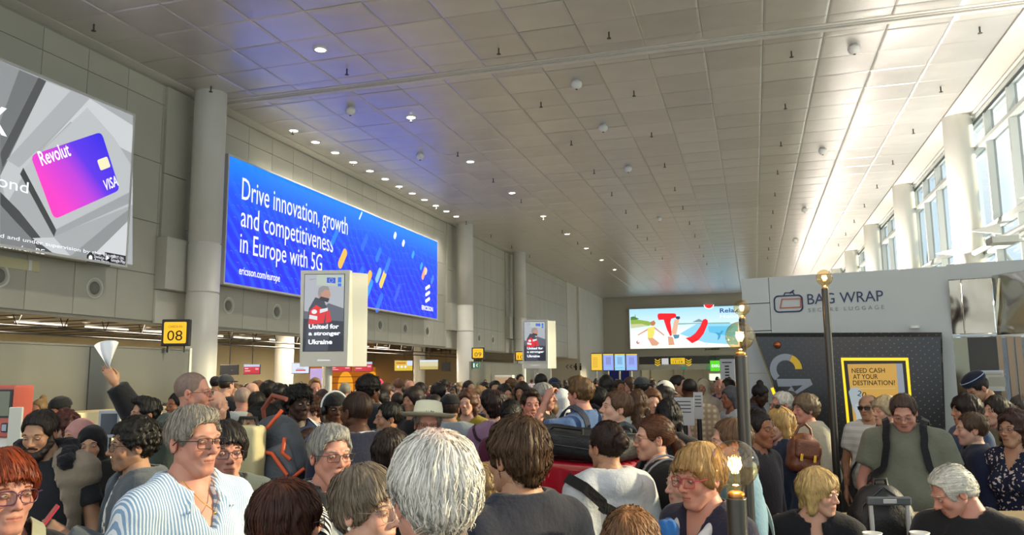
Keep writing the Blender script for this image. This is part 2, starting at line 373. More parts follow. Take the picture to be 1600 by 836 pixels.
# outside bracing seen through the glass
ext = thing('facade_bracing', 'pale diagonal tubes with round joint plates outside the tall windows', 'brace', (9, 25, 6))
for k in range(0, 5):
    y = 27.0 + 9.1 * k - 25; b = MB().tube([(0, y, 1.7), (0, y - 6.5, -2.2)], .07, 8).tube([(.5, y, 1.4), (.5, y - 6.5, -2.5)], .07, 8); b.obj('brace_tube', M_frame, ext)
    MB().lathe([(.0001, -.06), (.45, -.06), (.45, .06), (.0001, .06)], 20, M=Matrix.Translation((0, y, 1.7)) @ Matrix.Rotation(PI / 2, 4, 'Y')).obj('joint_plate', M_frame, ext)

# ---- back of the hall behind the viewer: unseen glazing added to bring light in
wbk = MB(); wbk.box(-30, 7, YB - .3, YB, 0, .6); wbk.box(-14.3, 7, YB - .3, YB, 9.2, 9.8)
for x in range(-30, 8, 3): wbk.box(x - .08, x + .08, YB - .25, YB, .6, 9.2)
struct(wbk.obj('wall_back_added', M_frame))
struct(MB().add([(-30, YB - .1, .6), (7, YB - .1, .6), (7, YB - .1, 9.2), (-30, YB - .1, 9.2)], [(0, 1, 2, 3)]).obj('window_back_added', M_backglass))

# ---- low check-in zone left of the hall
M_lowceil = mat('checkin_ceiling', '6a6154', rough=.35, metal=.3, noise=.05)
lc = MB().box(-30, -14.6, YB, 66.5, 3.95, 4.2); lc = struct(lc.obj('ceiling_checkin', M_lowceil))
mb = MB()
for k in range(60): mb.box(-30, -14.6, YB + 1.3 * k, YB + 1.3 * k + .05, 3.93, 3.95)
mb.obj('ceiling_joint', M_dark, lc)
struct(MB().box(-30.4, -30, YB, 66.5, 0, 4.2).obj('wall_checkin', mat('checkin_wall', 'cdbf98', rough=.7, noise=.05, nscale=.6)))
struct(MB().box(-30, -22, 60, 60.3, 0, 4.0).obj('wall_shops', mat('shop_wall', 'c4b48c', rough=.7)))
dl = MB().lathe([(.0001, 0), (.09, 0), (.09, .03)], 12).mesh('diffuser', screen_ink('ffe9c8', 5)); dr = MB().lathe([(.09, -.02), (.13, -.02), (.13, .03)], 14).mesh('trim_ring', M_white)
n_ = 0
for ix, x in enumerate((-15.6, -17.6, -20, -22.5, -25.5)):
    for k in range(17):
        y = 9 + 3.0 * k + (ix % 2) * 1.5
        t = thing('recessed_downlight', 'small round recessed light in the dark ceiling over the check-in desks', 'ceiling light', (x, y, 3.93), 'downlights over the check-in desks')
        link('diffuser', dl, t, Matrix.Translation((0, 0, -.012))); link('trim_ring', dr, t)
for x in (-16.6, -19, -24):
    sb_ = MB()
    for k in range(14): sb_.box(-.05, .05, -21 + 3 * k, -18.9 + 3 * k, -.05, 0)
    t = tag(sb_.obj('strip_light', screen_ink('fff0d8', 2.2)), 'long thin strip light running along the dark check-in ceiling, ' + {-16.6: 'nearest the hall', -19: 'second from the hall', -24: 'furthest from the hall'}[x], 'strip light'); t.location = (x, 30, 3.93)
for x, y in ((-18, 14), (-18, 22), (-18, 30), (-18, 38), (-24, 22), (-24, 34), (-24, 46)):
    l = bpy.data.lights.new('downlight_beam', 'AREA'); l.shape = 'RECTANGLE'; l.size = 1.2; l.size_y = 5; l.energy = 240; l.color = (1, .86, .66)
    lo = bpy.data.objects.new('downlight_beam', l); C.objects.link(lo); lo.location = (x, y, 3.85)
# columns inside the zone
for px, w, X in ((443, 30, -19.5), (655, 18, -19.5), (507.5, 9, -16.0)):
    a, b = atX(px - w / 2, 590, X), atX(px + w / 2, 590, X); r = (Vector(a) - Vector(b)).length * abs(ray(px, 590).normalized().x) / 2
    column(X, (a.y + b.y) / 2, r, rings=(), top=3.95, m=M_wall2)
# hanging rail frames with V hangers
rl = thing('hanging_rail', 'dark hanging rail with V shaped hangers above the check-in desks', 'rail', (-17.95, 30, 3.3))
MB().tube([(0, -22, 0), (0, 22, 0)], .03, 6).obj('rail', M_black, rl); MB().tube([(-.5, -22, -.15), (-.5, 22, -.15)], .03, 6).obj('rail', M_black, rl)
hm = MB().tube([(0, -.28, .63), (0, 0, 0), (0, .28, .63)], .018, 5).mesh('hanger', M_black)
for k in range(30): link('hanger', hm, rl, Matrix.Translation((0, -21.5 + 1.45 * k, 0)))

# uplighters added at the window columns to brighten the ceiling
ul = MB().box(-.22, .22, -.22, .22, -.12, 0); ul.box(-.02, 1.22, -.03, .03, -.10, -.04); ul = ul.mesh('added_uplighter', M_white)
for k in range(-2, 6):
    y = 25.9 + 9.1 * k
    o = link('added_uplighter', ul, None, Matrix.Translation((4.6, y, 4.4)))
    tag(o, 'added white box casting light up, on an arm from a window column', 'wall light', 'added uplighters on the window columns')
    l = bpy.data.lights.new('added_uplight', 'AREA'); l.shape = 'SQUARE'; l.size = .4; l.energy = UPL; l.color = (1, .92, .82)
    lo = bpy.data.objects.new('added_uplight', l); C.objects.link(lo); lo.matrix_world = Matrix.Translation((4.55, y, 4.45)) @ Matrix.Rotation(PI + 1.0, 4, 'Y')

# ================================================================== ceiling fittings
M_plast = mat('white_plastic', 'e6e6e0', rough=.4)
M_brass = mat('sprinkler_metal', '55534c', rough=.4, metal=.6)
cd = MB().lathe([(.0001, 0), (.125, 0), (.125, .02)], 20).mesh('diffuser', M_lamp); cr = MB().lathe([(.125, -.012), (.17, -.012), (.175, .03)], 24).mesh('trim_ring', M_plast)
pos = [(-9.27, 15.56 + 5.13 * k, 1) for k in range(9)] + [(-13.2, 20.71 + 1.277 * k, 0) for k in range(12)] + [(-9.27, 10.4, 1)]
for k, (x, y, big) in enumerate(pos):
    if big:
        t = thing('ceiling_downlight', 'round ceiling downlight of the widely spaced row well clear of the left wall' if k else 'largest warm round downlight, on its own above the big blue screen', 'ceiling light', (x, y, 9.455), 'row of widely spaced downlights' if k else None)
    else: t = thing('ceiling_downlight', 'small round downlight in the tight row above the blue screen', 'ceiling light', (x, y, 9.455), 'tight row of downlights above the blue screen')
    link('diffuser', cd, t); link('trim_ring', cr, t)
    l = bpy.data.lights.new('downlight_beam', 'SPOT'); l.energy = 500 if big else 160; l.spot_size = 1.9; l.spot_blend = .9; l.color = (1, .93, .82); l.shadow_soft_size = .12
    lo = bpy.data.objects.new('downlight_beam', l); C.objects.link(lo); lo.location = (x, y, 9.42)
sp = MB().lathe([(.0001, -.19), (.07, -.18), (.13, -.12), (.145, -.05), (.13, 0), (.08, .02), (.08, .09)], 18).mesh('body', M_plast); sg_ = MB().lathe([(.0001, -.2), (.03, -.2), (.035, -.185)], 10).mesh('grille', M_brass)
for x, ys in ((-10.54, (19.37, 24.3)), (-4.03, (19.36, 23.19, 28.28, 38.2)), (2.6, (19.17, 28.1, 38.24, 47))):
    for y in ys:
        t = thing('ceiling_speaker', 'white dome loudspeaker hanging just below the metal ceiling panels', 'speaker', (x, y, 9.42), 'white dome speakers on the ceiling'); link('body', sp, t); link('grille', sg_, t)
sk1 = MB().tube([(0, 0, .06), (0, 0, -.10)], .018, 6).lathe([(.0001, -.13), (.05, -.125), (.05, -.115), (.0001, -.115)], 10).mesh('sprinkler', M_brass)
for x, y0, n in ((-13.19, 12.9, 10), (-9.27, 16.82, 9), (-5.32, 16.79, 10), (-2.72, 16.72, 11), (1.22, 19.12, 10), (5.16, 19.01, 9)):
    for k in range(n):
        y = y0 + 3.87 * k
        o = link('ceiling_sprinkler', sk1, None, Matrix.Translation((x, y, 9.44))); tag(o, 'small dark sprinkler head under the metal ceiling', 'sprinkler', 'sprinklers across the ceiling')

# ================================================================== large lit advertising screens on the left wall
M_case = mat('screen_case', 'aaa89c', rough=.4)
def ramp_emit(name, stops, ax='X', s=1.0, wave=None):
    """screen picture: colour running along one local axis, optional fine wave pattern"""
    m = bpy.data.materials.new(name); m.use_nodes = True; nt = m.node_tree; N = nt.nodes; L = nt.links; p = N['Principled BSDF']
    tc = N.new('ShaderNodeTexCoord'); sx = N.new('ShaderNodeSeparateXYZ'); L.new(tc.outputs['Object'], sx.inputs[0])
    mr = N.new('ShaderNodeMapRange'); mr.inputs['From Min'].default_value = stops[0][0]; mr.inputs['From Max'].default_value = stops[-1][0]
    src = sx.outputs[ax]
    if ax == 'D': pass
    L.new(src, mr.inputs['Value']); rp = N.new('ShaderNodeValToRGB'); L.new(mr.outputs['Result'], rp.inputs['Fac'])
    a, b = stops[0][0], stops[-1][0]; els = rp.color_ramp.elements
    while len(els) < len(stops): els.new(.5)
    for e, (q, c) in zip(els, stops): e.position = (q - a) / (b - a); e.color = srgb(c)
    out = rp.outputs['Color']
    if wave:
        wv = N.new('ShaderNodeTexWave'); wv.inputs['Scale'].default_value = wave[0]; wv.inputs['Distortion'].default_value = wave[1]; wv.inputs['Detail'].default_value = 1; wv.bands_direction = 'DIAGONAL'
        wv.inputs['Detail Scale'].default_value = .6; L.new(tc.outputs['Object'], wv.inputs['Vector'])
        mx = N.new('ShaderNodeMix'); mx.data_type = 'RGBA'; mx.inputs['B'].default_value = srgb(wave[2]); pw = N.new('ShaderNodeMath'); pw.operation = 'POWER'; pw.inputs[1].default_value = wave[3]
        ml = N.new('ShaderNodeMath'); ml.operation = 'MULTIPLY'; ml.inputs[1].default_value = wave[4]
        L.new(wv.outputs['Fac'], pw.inputs[0]); L.new(pw.outputs[0], ml.inputs[0]); L.new(ml.outputs[0], mx.inputs['Factor']); L.new(out, mx.inputs['A']); out = mx.outputs['Result']
    p.inputs['Base Color'].default_value = (.01, .01, .01, 1); p.inputs['Roughness'].default_value = .5; p.inputs['Specular IOR Level'].default_value = .2
    L.new(out, p.inputs['Emission Color']); p.inputs['Emission Strength'].default_value = s * .47; return m
FX = -13.6
def wall_screen(name, label, y0, y1, z0, z1, m):
    M = frameM((FX, y0, z0), (0, 1, 0), (0, 0, 1)); t = thing(name, label, 'screen', M=M)
    w, h = y1 - y0, z1 - z0
    MB().box(0, w, 0, h, -.55, -.02).obj('casing', M_case, t)
    b = MB()
    for a in ((0, w, -.05, 0), (0, w, h, h + .05)): b.box(a[0] - .05, a[1] + .05, a[2], a[3], -.1, .02)
    for a in ((-.05, 0), (w, w + .05)): b.box(a[0], a[1], 0, h, -.1, .02)
    b.obj('bezel', mat('bezel_silver', 'cfd0cc', rough=.35), t)
    MB().box(0, w, 0, h, -.02, 0).obj('display', m, t)
    return t, M
WHT = screen_ink('f4f6ff', 1.15)
# --- the long blue screen
bl, MBL = wall_screen('advertising_screen', 'very wide blue screen about innovation and 5G with white lettering', 18.17, 33.37, 4.5, 8.02,
    ramp_emit('blue_picture', [(0, '2224d0'), (1.6, '2030dc'), (2.6, '164ae8'), (3.5, '1078f4')], 'Y', 1.35, (1.15, 5.5, '2468f6', 3.0, .45)))
def line(s, l, r, cap, name='lettering', m=WHT, M=MBL, par=bl, bold=0, sh=0):
    x0, y0 = to_face(M, *l); x1, y1 = to_face(M, *r); return text(name, s, m, par, x0, y0, w=x1 - x0, h=cap, rot=0, bold=bold, z=.012, shear=sh)
# rows measured on the face: the three lines have equal spacing
text('lettering', 'Drive innovation, growth', WHT, bl, .62, 2.22, w=to_face(MBL, 543, 350)[0] - .62, h=.83, z=.012)
text('lettering', 'and competitiveness', WHT, bl, .62, 1.45, w=to_face(MBL, 520, 380)[0] - .62, h=.80, z=.012)
text('lettering', 'in Europe with 5G', WHT, bl, .62, .72, w=to_face(MBL, 503, 400)[0] - .62, h=.76, z=.012)
text('lettering', 'ericsson.com/europe', WHT, bl, .62, .22, w=to_face(MBL, 437, 430)[0] - .62, h=.30, z=.012, bold=.01)
for k, (px, py, L_, W_, c) in enumerate([(535, 404, .85, .30, 'ffb347'), (575, 437, .85, .30, 'ffb347'), (598, 436, .85, .28, 'ffc95e'), (577, 450, .8, .26, '1f8cff'), (591, 430, .7, .26, '7fb8ff'), (591, 398, .7, .24, '1f74ff'), (605, 415, .8, .24, '1f74ff'),
        (617, 368, .34, .2, 'e8f2ff'), (630, 380, .34, .2, 'e8f2ff'), (662, 427, .7, .24, 'ff9e7a'), (665, 424, .35, .22, 'ffd0a0'), (645, 398, .4, .2, '2f9cff'), (658, 416, .4, .2, '2f9cff'), (569, 379, .8, .25, '1b62f5'), (562, 432, .9, .28, '1b62f5'), (592, 473, .9, .28, '1b62f5'), (620, 458, .9, .22, '2450f0'), (563, 337, .4, .08, 'cfe6ff'), (522, 371, .7, .2, '1b7cff'), (675, 437, .5, .2, '2f7cff')]):
    x, y = to_face(MBL, px, py); o = flat('light_dash', rrect(-L_ / 2, -W_ / 2, L_, W_, W_ * .48), screen_ink(c, 1.2), bl, 0)
    o.matrix_local = Matrix.Translation((x, y, .006 + .0005 * k)) @ Matrix.Rotation(.95, 4, 'Z')
# fine curved streaks, left and right fields
mb = MB(); rnd = random.Random(4)
for i in range(70):
    for j in range(9):
        x = .25 + i * .21 + (j % 2) * .1; y = .12 + j * .32 + .10 * math.sin(i * .35)
        if rnd.random() < .25: continue
        r = .11; pts = [(x + r * math.cos(a), y + r * 1.5 * math.sin(a)) for a in (0, .6, 1.3, 2.0)]
        for p, q in zip(pts[:-1], pts[1:]): mb.add([(p[0], p[1], 0), (q[0], q[1], 0), (q[0], q[1] - .028, 0), (p[0], p[1] - .028, 0)], [(0, 3, 2, 1)])
st = mb.obj('streak_pattern', screen_ink('3a6cff', 1.0), bl, Matrix.Translation((0, 0, .003))); st['kind'] = 'stuff'
x, y = to_face(MBL, 665, 470)
for k in range(3):
    o = flat('logo_bar', rrect(-.28, -.07, .56, .15, .07), WHT, bl, 0); o.matrix_local = Matrix.Translation((x + .2, y + .05 + .28 * k, .012)) @ Matrix.Rotation(.35, 4, 'Z')
text('lettering', 'ERICSSON', WHT, bl, x - .45, y - .42, w=1.25, h=.2, bold=.03, z=.012)

# --- the grey card screen
gs, MG = wall_screen('advertising_screen', 'grey screen picturing one purple and blue bank card on fanned grey sheets', -.6, 14.6, 4.49, 8.02, screen_ink('8f9092', 1.0))
def gpoly(pts, c, z, s=1.0, name='picture_sheet'): return flat(name, [to_face(MG, *p) for p in pts], screen_ink(c, s), gs, z)
W_ = lambda *a: a
gpoly([(0, 96), (207, 180), (207, 414), (0, 382)], 'a4a7a9', .002)
gpoly([(0, 96), (30, 109), (0, 190)], '8d9092', .003)
gpoly([(30, 109), (72, 127), (0, 275), (0, 190)], '6f7274', .0035)
gpoly([(72, 127), (110, 142), (10, 320), (0, 275)], 'bfc2c4', .004)
gpoly([(60, 121), (72, 127), (4, 262), (0, 240)], '4c4e50', .0042)
gpoly([(110, 142), (140, 154), (30, 262), (10, 250)], 'a9acae', .0045)
gpoly([(140, 154), (207, 196), (207, 240), (110, 190), (60, 240)], 'c9ccce', .005)
gpoly([(136, 168), (178, 215), (207, 262), (207, 320), (85, 368), (30, 270)], 'b9bdbf', .0055)
gpoly([(31, 272), (36, 262), (88, 360), (84, 370)], '37393b', .006)
gpoly([(84, 370), (88, 358), (203, 300), (201, 318)], '9a9da0', .006)
gpoly([(0, 300), (30, 330), (82, 395), (0, 382)], '3d3f41', .0062)
gpoly([(0, 320), (48, 372), (60, 392), (0, 382)], '77797b', .0064)
gpoly([(50, 372), (84, 371), (110, 400), (82, 395)], 'c4c7c9', .0064)
gpoly([(110, 400), (170, 350), (204, 325), (200, 360), (140, 404)], '8a8d8f', .0064)
gpoly([(140, 404), (200, 345), (197, 412)], 'cdd0d2', .0066)
# the card
cM = [(47, 243), (158, 206), (187, 297), (84, 343)]
card = [to_face(MG, *p) for p in cM]
m = ramp_emit('card_colours', [(0, 'ff3fb4'), (.45, 'b23fd0'), (.62, '5a34dc'), (1, '2a2bd8')], 'X', 1.1)
nt = m.node_tree
# colour runs diagonally across the card: rotate the coordinate
mp = nt.nodes.new('ShaderNodeMapping'); tc = [n for n in nt.nodes if n.type == 'TEX_COORD'][0]; sx = [n for n in nt.nodes if n.type == 'SEPXYZ'][0]
x0, y0 = card[3]; x1, y1 = card[1]
ang = math.atan2(y1 - y0, x1 - x0); ln = math.hypot(x1 - x0, y1 - y0)
mp.inputs['Rotation'].default_value = (0, 0, -ang * .8); mp.inputs['Scale'].default_value = (1 / ln, 1 / ln, 1)
mp.vector_type = 'POINT'
mesh_c = MB(); cx_, cy_ = card[3]
def corner_round(P, r, n=4):
    out = []
    for i in range(len(P)):
        a, b, c = Vector(P[i - 1]), Vector(P[i]), Vector(P[(i + 1) % len(P)]); u = (a - b).normalized() * r; v = (c - b).normalized() * r
        for k in range(n + 1):
            t = k / n; out.append(tuple((b + u * (1 - t) ** 2 + v * t ** 2)))
    return out
nt.links.new(tc.outputs['Object'], mp.inputs['Vector']); nt.links.new(mp.outputs['Vector'], sx.inputs[0])
P = corner_round([(a - cx_, b - cy_) for a, b in card], .14)
me = bpy.data.meshes.new('card_picture'); me.from_pydata([(a, b, 0) for a, b in P], [], [tuple(range(len(P)))[::-1]]); me.materials.append(m)
link('card_picture', me, gs, Matrix.Translation((cx_, cy_, .009)))
def on_card(u, v):  # u right, v down on the card
    a, b, c, d = [Vector(p) for p in card]; return a * (1 - u) * (1 - v) + b * u * (1 - v) + c * u * v + d * (1 - u) * v
ex = (on_card(1, .1) - on_card(0, .1)); ca = math.atan2(ex.y, ex.x)
p = on_card(.09, .20); text('lettering', 'Revolut', WHT, gs, p.x, p.y, w=ex.length * .40, h=.30, rot=ca, bold=.015, z=.0105)
p = on_card(.80, .92); text('lettering', 'VISA', WHT, gs, p.x, p.y, w=ex.length * .2, h=.24, rot=ca, bold=.012, z=.0105, shear=.25)
q = on_card(.88, .50); o = flat('chip_picture', rrect(-.14, -.11, .32, .24, .04), screen_ink('e9e2b8', 1.1), gs, 0); o.matrix_local = Matrix.Translation((q.x, q.y, .0105)) @ Matrix.Rotation(ca, 4, 'Z')
x, y = to_face(MG, 0, 298); text('lettering', 'and beyond', WHT, gs, x - 1.55, y, w=2.15, h=.30, z=.0105)
x, y = to_face(MG, -2, 210); text('lettering', 'K', WHT, gs, x - .25, y, w=.42, h=.55, z=.0105, bold=.02)
x, y = to_face(MG, 0, 373); text('lettering', 'authorised, regulated and under supervision by the Bank', WHT, gs, x - 1.6, y, w=4.5, h=.1, z=.0105)
text('lettering', 'revolut.com/en-BE', WHT, gs, x - .6, y - .16, w=1.6, h=.1, z=.0105)
for px, a, b in ((135, 'Download on the', 'App Store'), (162, 'GET IT ON', 'Google Play')):
    x, y = to_face(MG, px, 402 - (0 if px < 150 else 0)); bd = flat('store_badge', rrect(x, y - .12, .66, .24, .03), screen_ink('111111', 1), gs, .0105)
    text('lettering', a, WHT, gs, x + .2, y + .02, w=.36, h=.06, z=.012); text('lettering', b, WHT, gs, x + .2, y - .08, w=.42, h=.09, z=.012)
    flat('badge_mark', disc(x + .1, y, .05, .06), WHT, gs, .012) if a[0] == 'D' else flat('badge_mark', [(x + .06, y - .06), (x + .15, y), (x + .06, y + .06)], WHT, gs, .012)
# small yellowed plate on the wall under it
pl = thing('wall_plate', 'small yellowed label plate on the wall under the grey card screen', 'plate', M=frameM(atX(-6, 408, XL + .03), (0, 1, 0), (0, 0, 1)))
MB().box(0, 1.0, -.1, .12, -.03, 0).obj('plate', mat('aged_plate', 'c9c39a', rough=.6), pl); MB().box(.72, .8, -.1, .12, 0, .02).obj('clip', M_white, pl)

# ================================================================== standing screens: one near, one further
def totem(label, D, px, mir=None):
    tl, tr, bl_, br = [atD(*p, D) for p in px]
    u = (tr - tl); u.z = 0; w = u.length; h = tl.z - bl_.z
    M = frameM((bl_.x, bl_.y, bl_.z), u, (0, 0, 1)); t = thing('standing_screen', label, 'screen', M=M)
    M_t = mat('totem_shell', 'd4d4ca', rough=.35)
    s = MB(); v = [(.03, 0, 0), (w - .02, 0, 0), (w + .0, h, 0), (0, h, 0), (.03, 0, -.14), (w + .06, 0, -.14), (w + .02, h, -.14), (0, h, -.14)]
    s.add(v, [(0, 1, 2, 3), (7, 6, 5, 4), (0, 4, 5, 1), (1, 5, 6, 2), (2, 6, 7, 3), (3, 7, 4, 0)]); s.obj('front_housing', M_t, t)
    s = MB(); s.prism([(w * .25, -.05 - .14), (w + .02, -.15), (w + .30, -.40), (w + .20, -.62), (w * .3, -.3)], 0, h - .03); 
    o = s.obj('rear_housing', M_t, t, Matrix(((1, 0, 0, 0), (0, 0, 1, 0), (0, 1, 0, 0), (0, 0, 0, 1))))
    MB().box(w + .225, w + .245, .05, h - .08, -.52, -.46).obj('seam', M_black, t)
    sx, sy, sw, sh = w * .09, h * .16, w * .80, h * .795
    MB().box(sx - .012, sx + sw + .012, sy - .012, sy + sh + .012, .0, .006).obj('black_surround', M_black, t)
    dp = MB().box(sx, sx + sw, sy, sy + sh, .006, .010).obj('display', screen_ink('a9adb4', 1), t)
    def fp(pts, c, z): return flat('picture_shape', [(sx + a * sw, sy + b * sh) for a, b in pts], screen_ink(c, 1), t, .0105 + z * .0006)
    fp([(0, 0), (1, 0), (1, .38), (0, .42)], '2b2c38', 1); fp([(.0, .38), (1, .36), (1, .55), (.62, .62), (.3, .5), (0, .52)], '5b5f6b', 1)
    fp([(.0, .0), (1, 0), (1, .20), (0, .16)], '14172a', 2)
    fp([(.30, .86), (1, .84), (1, .98), (.30, 1)], 'b2bdb0', 1); fp([(.56, .89), (.78, .88), (.78, .955), (.56, .96)], '1d4fd0', 2); fp([(.84, .89), (.93, .89), (.93, .96), (.84, .96)], '2b6ddd', 2); fp([(.84, .84), (.93, .84), (.93, .88), (.84, .88)], '2b6ddd', 2)
    for k in range(12): a = k * PI / 6; flat('flag_star', disc(sx + sw * .67 + .04 * math.cos(a), sy + sh * .92 + .04 * math.sin(a), .006, n=5), screen_ink('f2d94a', 1), t, .013)
    fp([(.05, 0), (.62, 0), (.66, .25), (.60, .52), (.5, .66), (.28, .70), (.12, .55)], '3c3f4c', 3)                          # dark jacket
    fp([(.12, .34), (.5, .36), (.56, .52), (.3, .60), (.14, .52)], 'd8202c', 4); fp([(.55, .36), (.7, .38), (.64, .52), (.56, .55)], 'd8202c', 4)
    fp([(.13, .42), (.34, .40), (.34, .45), (.14, .47)], 'd9dde0', 5); fp([(.40, .49), (.6, .52), (.6, .56), (.4, .54)], 'd9dde0', 5)
    fp([(a / 1, b) for a, b in disc(.26, .51, .07, .03, 12)], 'e4e8ea', 6)
    fp([(a, b) for a, b in disc(.50, .74, .16, .085, 18)], 'b98a78', 5)                                                     # face
    fp([(.34, .75), (.36, .82), (.46, .85), (.60, .84), (.64, .79), (.52, .80), (.44, .76), (.40, .70)], '8c8a88', 6)           # grey hair
    fp([(.62, .75), (.68, .73), (.64, .71)], 'b98a78', 6); fp([(.36, .67), (.6, .63), (.64, .68), (.42, .71)], '2c2d36', 6)
    for k, (s_, ww) in enumerate((('United for', .76), ('a stronger', .80), ('Ukraine', .60))): text('lettering', s_, WHT, t, sx + sw * .13, sy + sh * (.285 - .10 * k), w=sw * ww, h=sh * .062, z=.016, bold=.035)
    fp([(.12, .93), (.28, .94), (.28, .945), (.12, .935)], '6b6f78', 2)
    text('lettering', 'JCDecaux', WHT, t, w * .38, h * .055, w=w * .26, h=.03, z=.004, bold=.02)
    c = M @ Vector((w * .55, 0, -.3)); zl = c.z - .02
    MB().tube([(w * .55, -.0, -.28), (w * .55, -zl, -.28)], .07, 16).obj('post', M_col, t); MB().lathe([(.0001, 0), (.35, 0), (.35, .03), (.1, .05)], 24, M=Matrix.Translation((w * .55, -zl - .02, -.28)) @ Matrix.Rotation(-PI / 2, 4, 'X')).obj('foot_plate', M_steel, t)
    return t
totem('near standing screen with a paramedic in red, in front of the wide blue screen', 16, [(459, 420), (537, 418), (466, 573), (541, 571)])
totem('further standing screen with a paramedic in red, beside the second check-in sign', 28, [(811, 499), (852, 498), (816, 576), (856, 577)])

# ================================================================== yellow check-in number signs on the low partitions
M_yel = screen_ink('ffc414', 1.0); M_sgk = mat('sign_frame_black', '2b2a28', rough=.5); M_blk = mat('black_lettering', '1c1a16', rough=.6)
def number_sign(label, num, X, l, r, top, bot):
    a = atX(l, (top + bot) / 2, X); w = .93; c1 = atX(l, top, X); c2 = atX(l, bot, X)
    b = atD(r, (top + bot) / 2, (a - Vector((0, 0, EYE))).dot(CF)); u = b - a; u.z = 0; w = u.length
    M = frameM((a.x, a.y, c2.z), u, (0, 0, 1)); h = c1.z - c2.z; t = thing('checkin_sign', label, 'sign', M=M)
    MB().rbox(0, w, 0, h, -.12, 0, .02).obj('case', M_sgk, t); flat('yellow_face', rrect(w * .09, h * .10, w * .80, h * .80, .03), M_yel, t, .004)
    text('lettering', num, M_blk, t, w * .22, h * .2, w=w * .54, h=h * .38, z=.008); text('lettering', 'CHECK-IN', mat('faded_lettering', '8a6a10', rough=.7), t, w * .24, h * .68, w=w * .5, h=h * .09, z=.008)
    MB().tube([(w * .2, .0, -.06), (w * .2, -.14, -.06)], .02, 6).tube([(w * .8, 0, -.06), (w * .8, -.14, -.06)], .02, 6).obj('stem', M_sgk, t)
    return t
number_sign('yellow sign numbered 08 on the partition in front of the nearest left pillar', '08', -12.6, 252, 296, 499, 541)
number_sign('yellow sign numbered 09 beside the second left pillar', '09', -12.6, 737, 757, 543, 561)
number_sign('yellow sign numbered 10, half hidden by the further standing screen', '10', -12.6, 805, 822, 549, 564)
ex_ = thing('exit_sign', 'small green exit sign with an arrow under the 09 sign', 'sign', M=frameM(atX(738, 576, -12.55), (.96, -.29, 0), (0, 0, 1)))
MB().box(0, .42, 0, .30, -.05, 0).obj('case', screen_ink('2e7d55', .6), ex_); flat('arrow', chev(.22, .15, .07, .04)[::-1], WHT, ex_, .004); flat('figure', rrect(.06, .05, .07, .2, .02), WHT, ex_, .004)
# low partitions with satin panels
M_part = mat('satin_partition', '74736a', rough=.28, metal=.55, noise=.03, nscale=1, bump=.01)
M_part_b = mat('partition_base', 'd8cfa6', rough=.5)
for y0, y1, lab in ((4.0, 15.6, 'low satin metal partition under the sign numbered 08'), (35.0, 50.2, 'low satin metal partition beyond the second left pillar')):
    t = thing('partition', lab, 'partition', (-12.6, y0, 0)); n = max(1, round((y1 - y0) / 2.9)); d = (y1 - y0) / n
    pm = MB().rbox(-.05, .05, .01, d - .01, 1.32, 2.56, .01).mesh('panel', M_part); bm_ = MB().box(-.07, .07, 0, d, .0, 1.28).mesh('lower_panel', M_part_b)
    for k in range(n): link('panel', pm, t, Matrix.Translation((0, d * k, 0))); link('lower_panel', bm_, t, Matrix.Translation((0, d * k, 0)))
    MB().box(-.06, .06, y1 - y0, y1 - y0 + .08, 0, 2.62).obj('end_post', M_frame, t); MB().box(-.055, .055, 0, y1 - y0, 2.565, 2.60).obj('top_rail', M_part, t)
for px, w, X in ((755, .10, -11.8),):
    pass
t = thing('desk_pylon', 'short white pylon in front of the satin partition beyond the second pillar', 'pylon', (-11.4, 36.5, 0)); MB().rbox(-.45, .45, -.2, .2, 0, 1.95, .03).obj('body', M_white, t); MB().box(-.4, .4, -.21, -.2, 1.2, 1.85).obj('front_panel', mat('pylon_panel', 'd9b996', rough=.4), t)
t = thing('light_pole', 'slim bright white pole in front of the satin partition beyond the second pillar', 'pole', (-11.0, 38.5, 0)); MB().tube([(0, 0, 0), (0, 0, 2.5)], .09, 12).obj('pole', M_white, t); MB().lathe([(.09, 0), (.2, 0), (.2, .03), (.09, .04)], 16).obj('foot', M_steel, t)

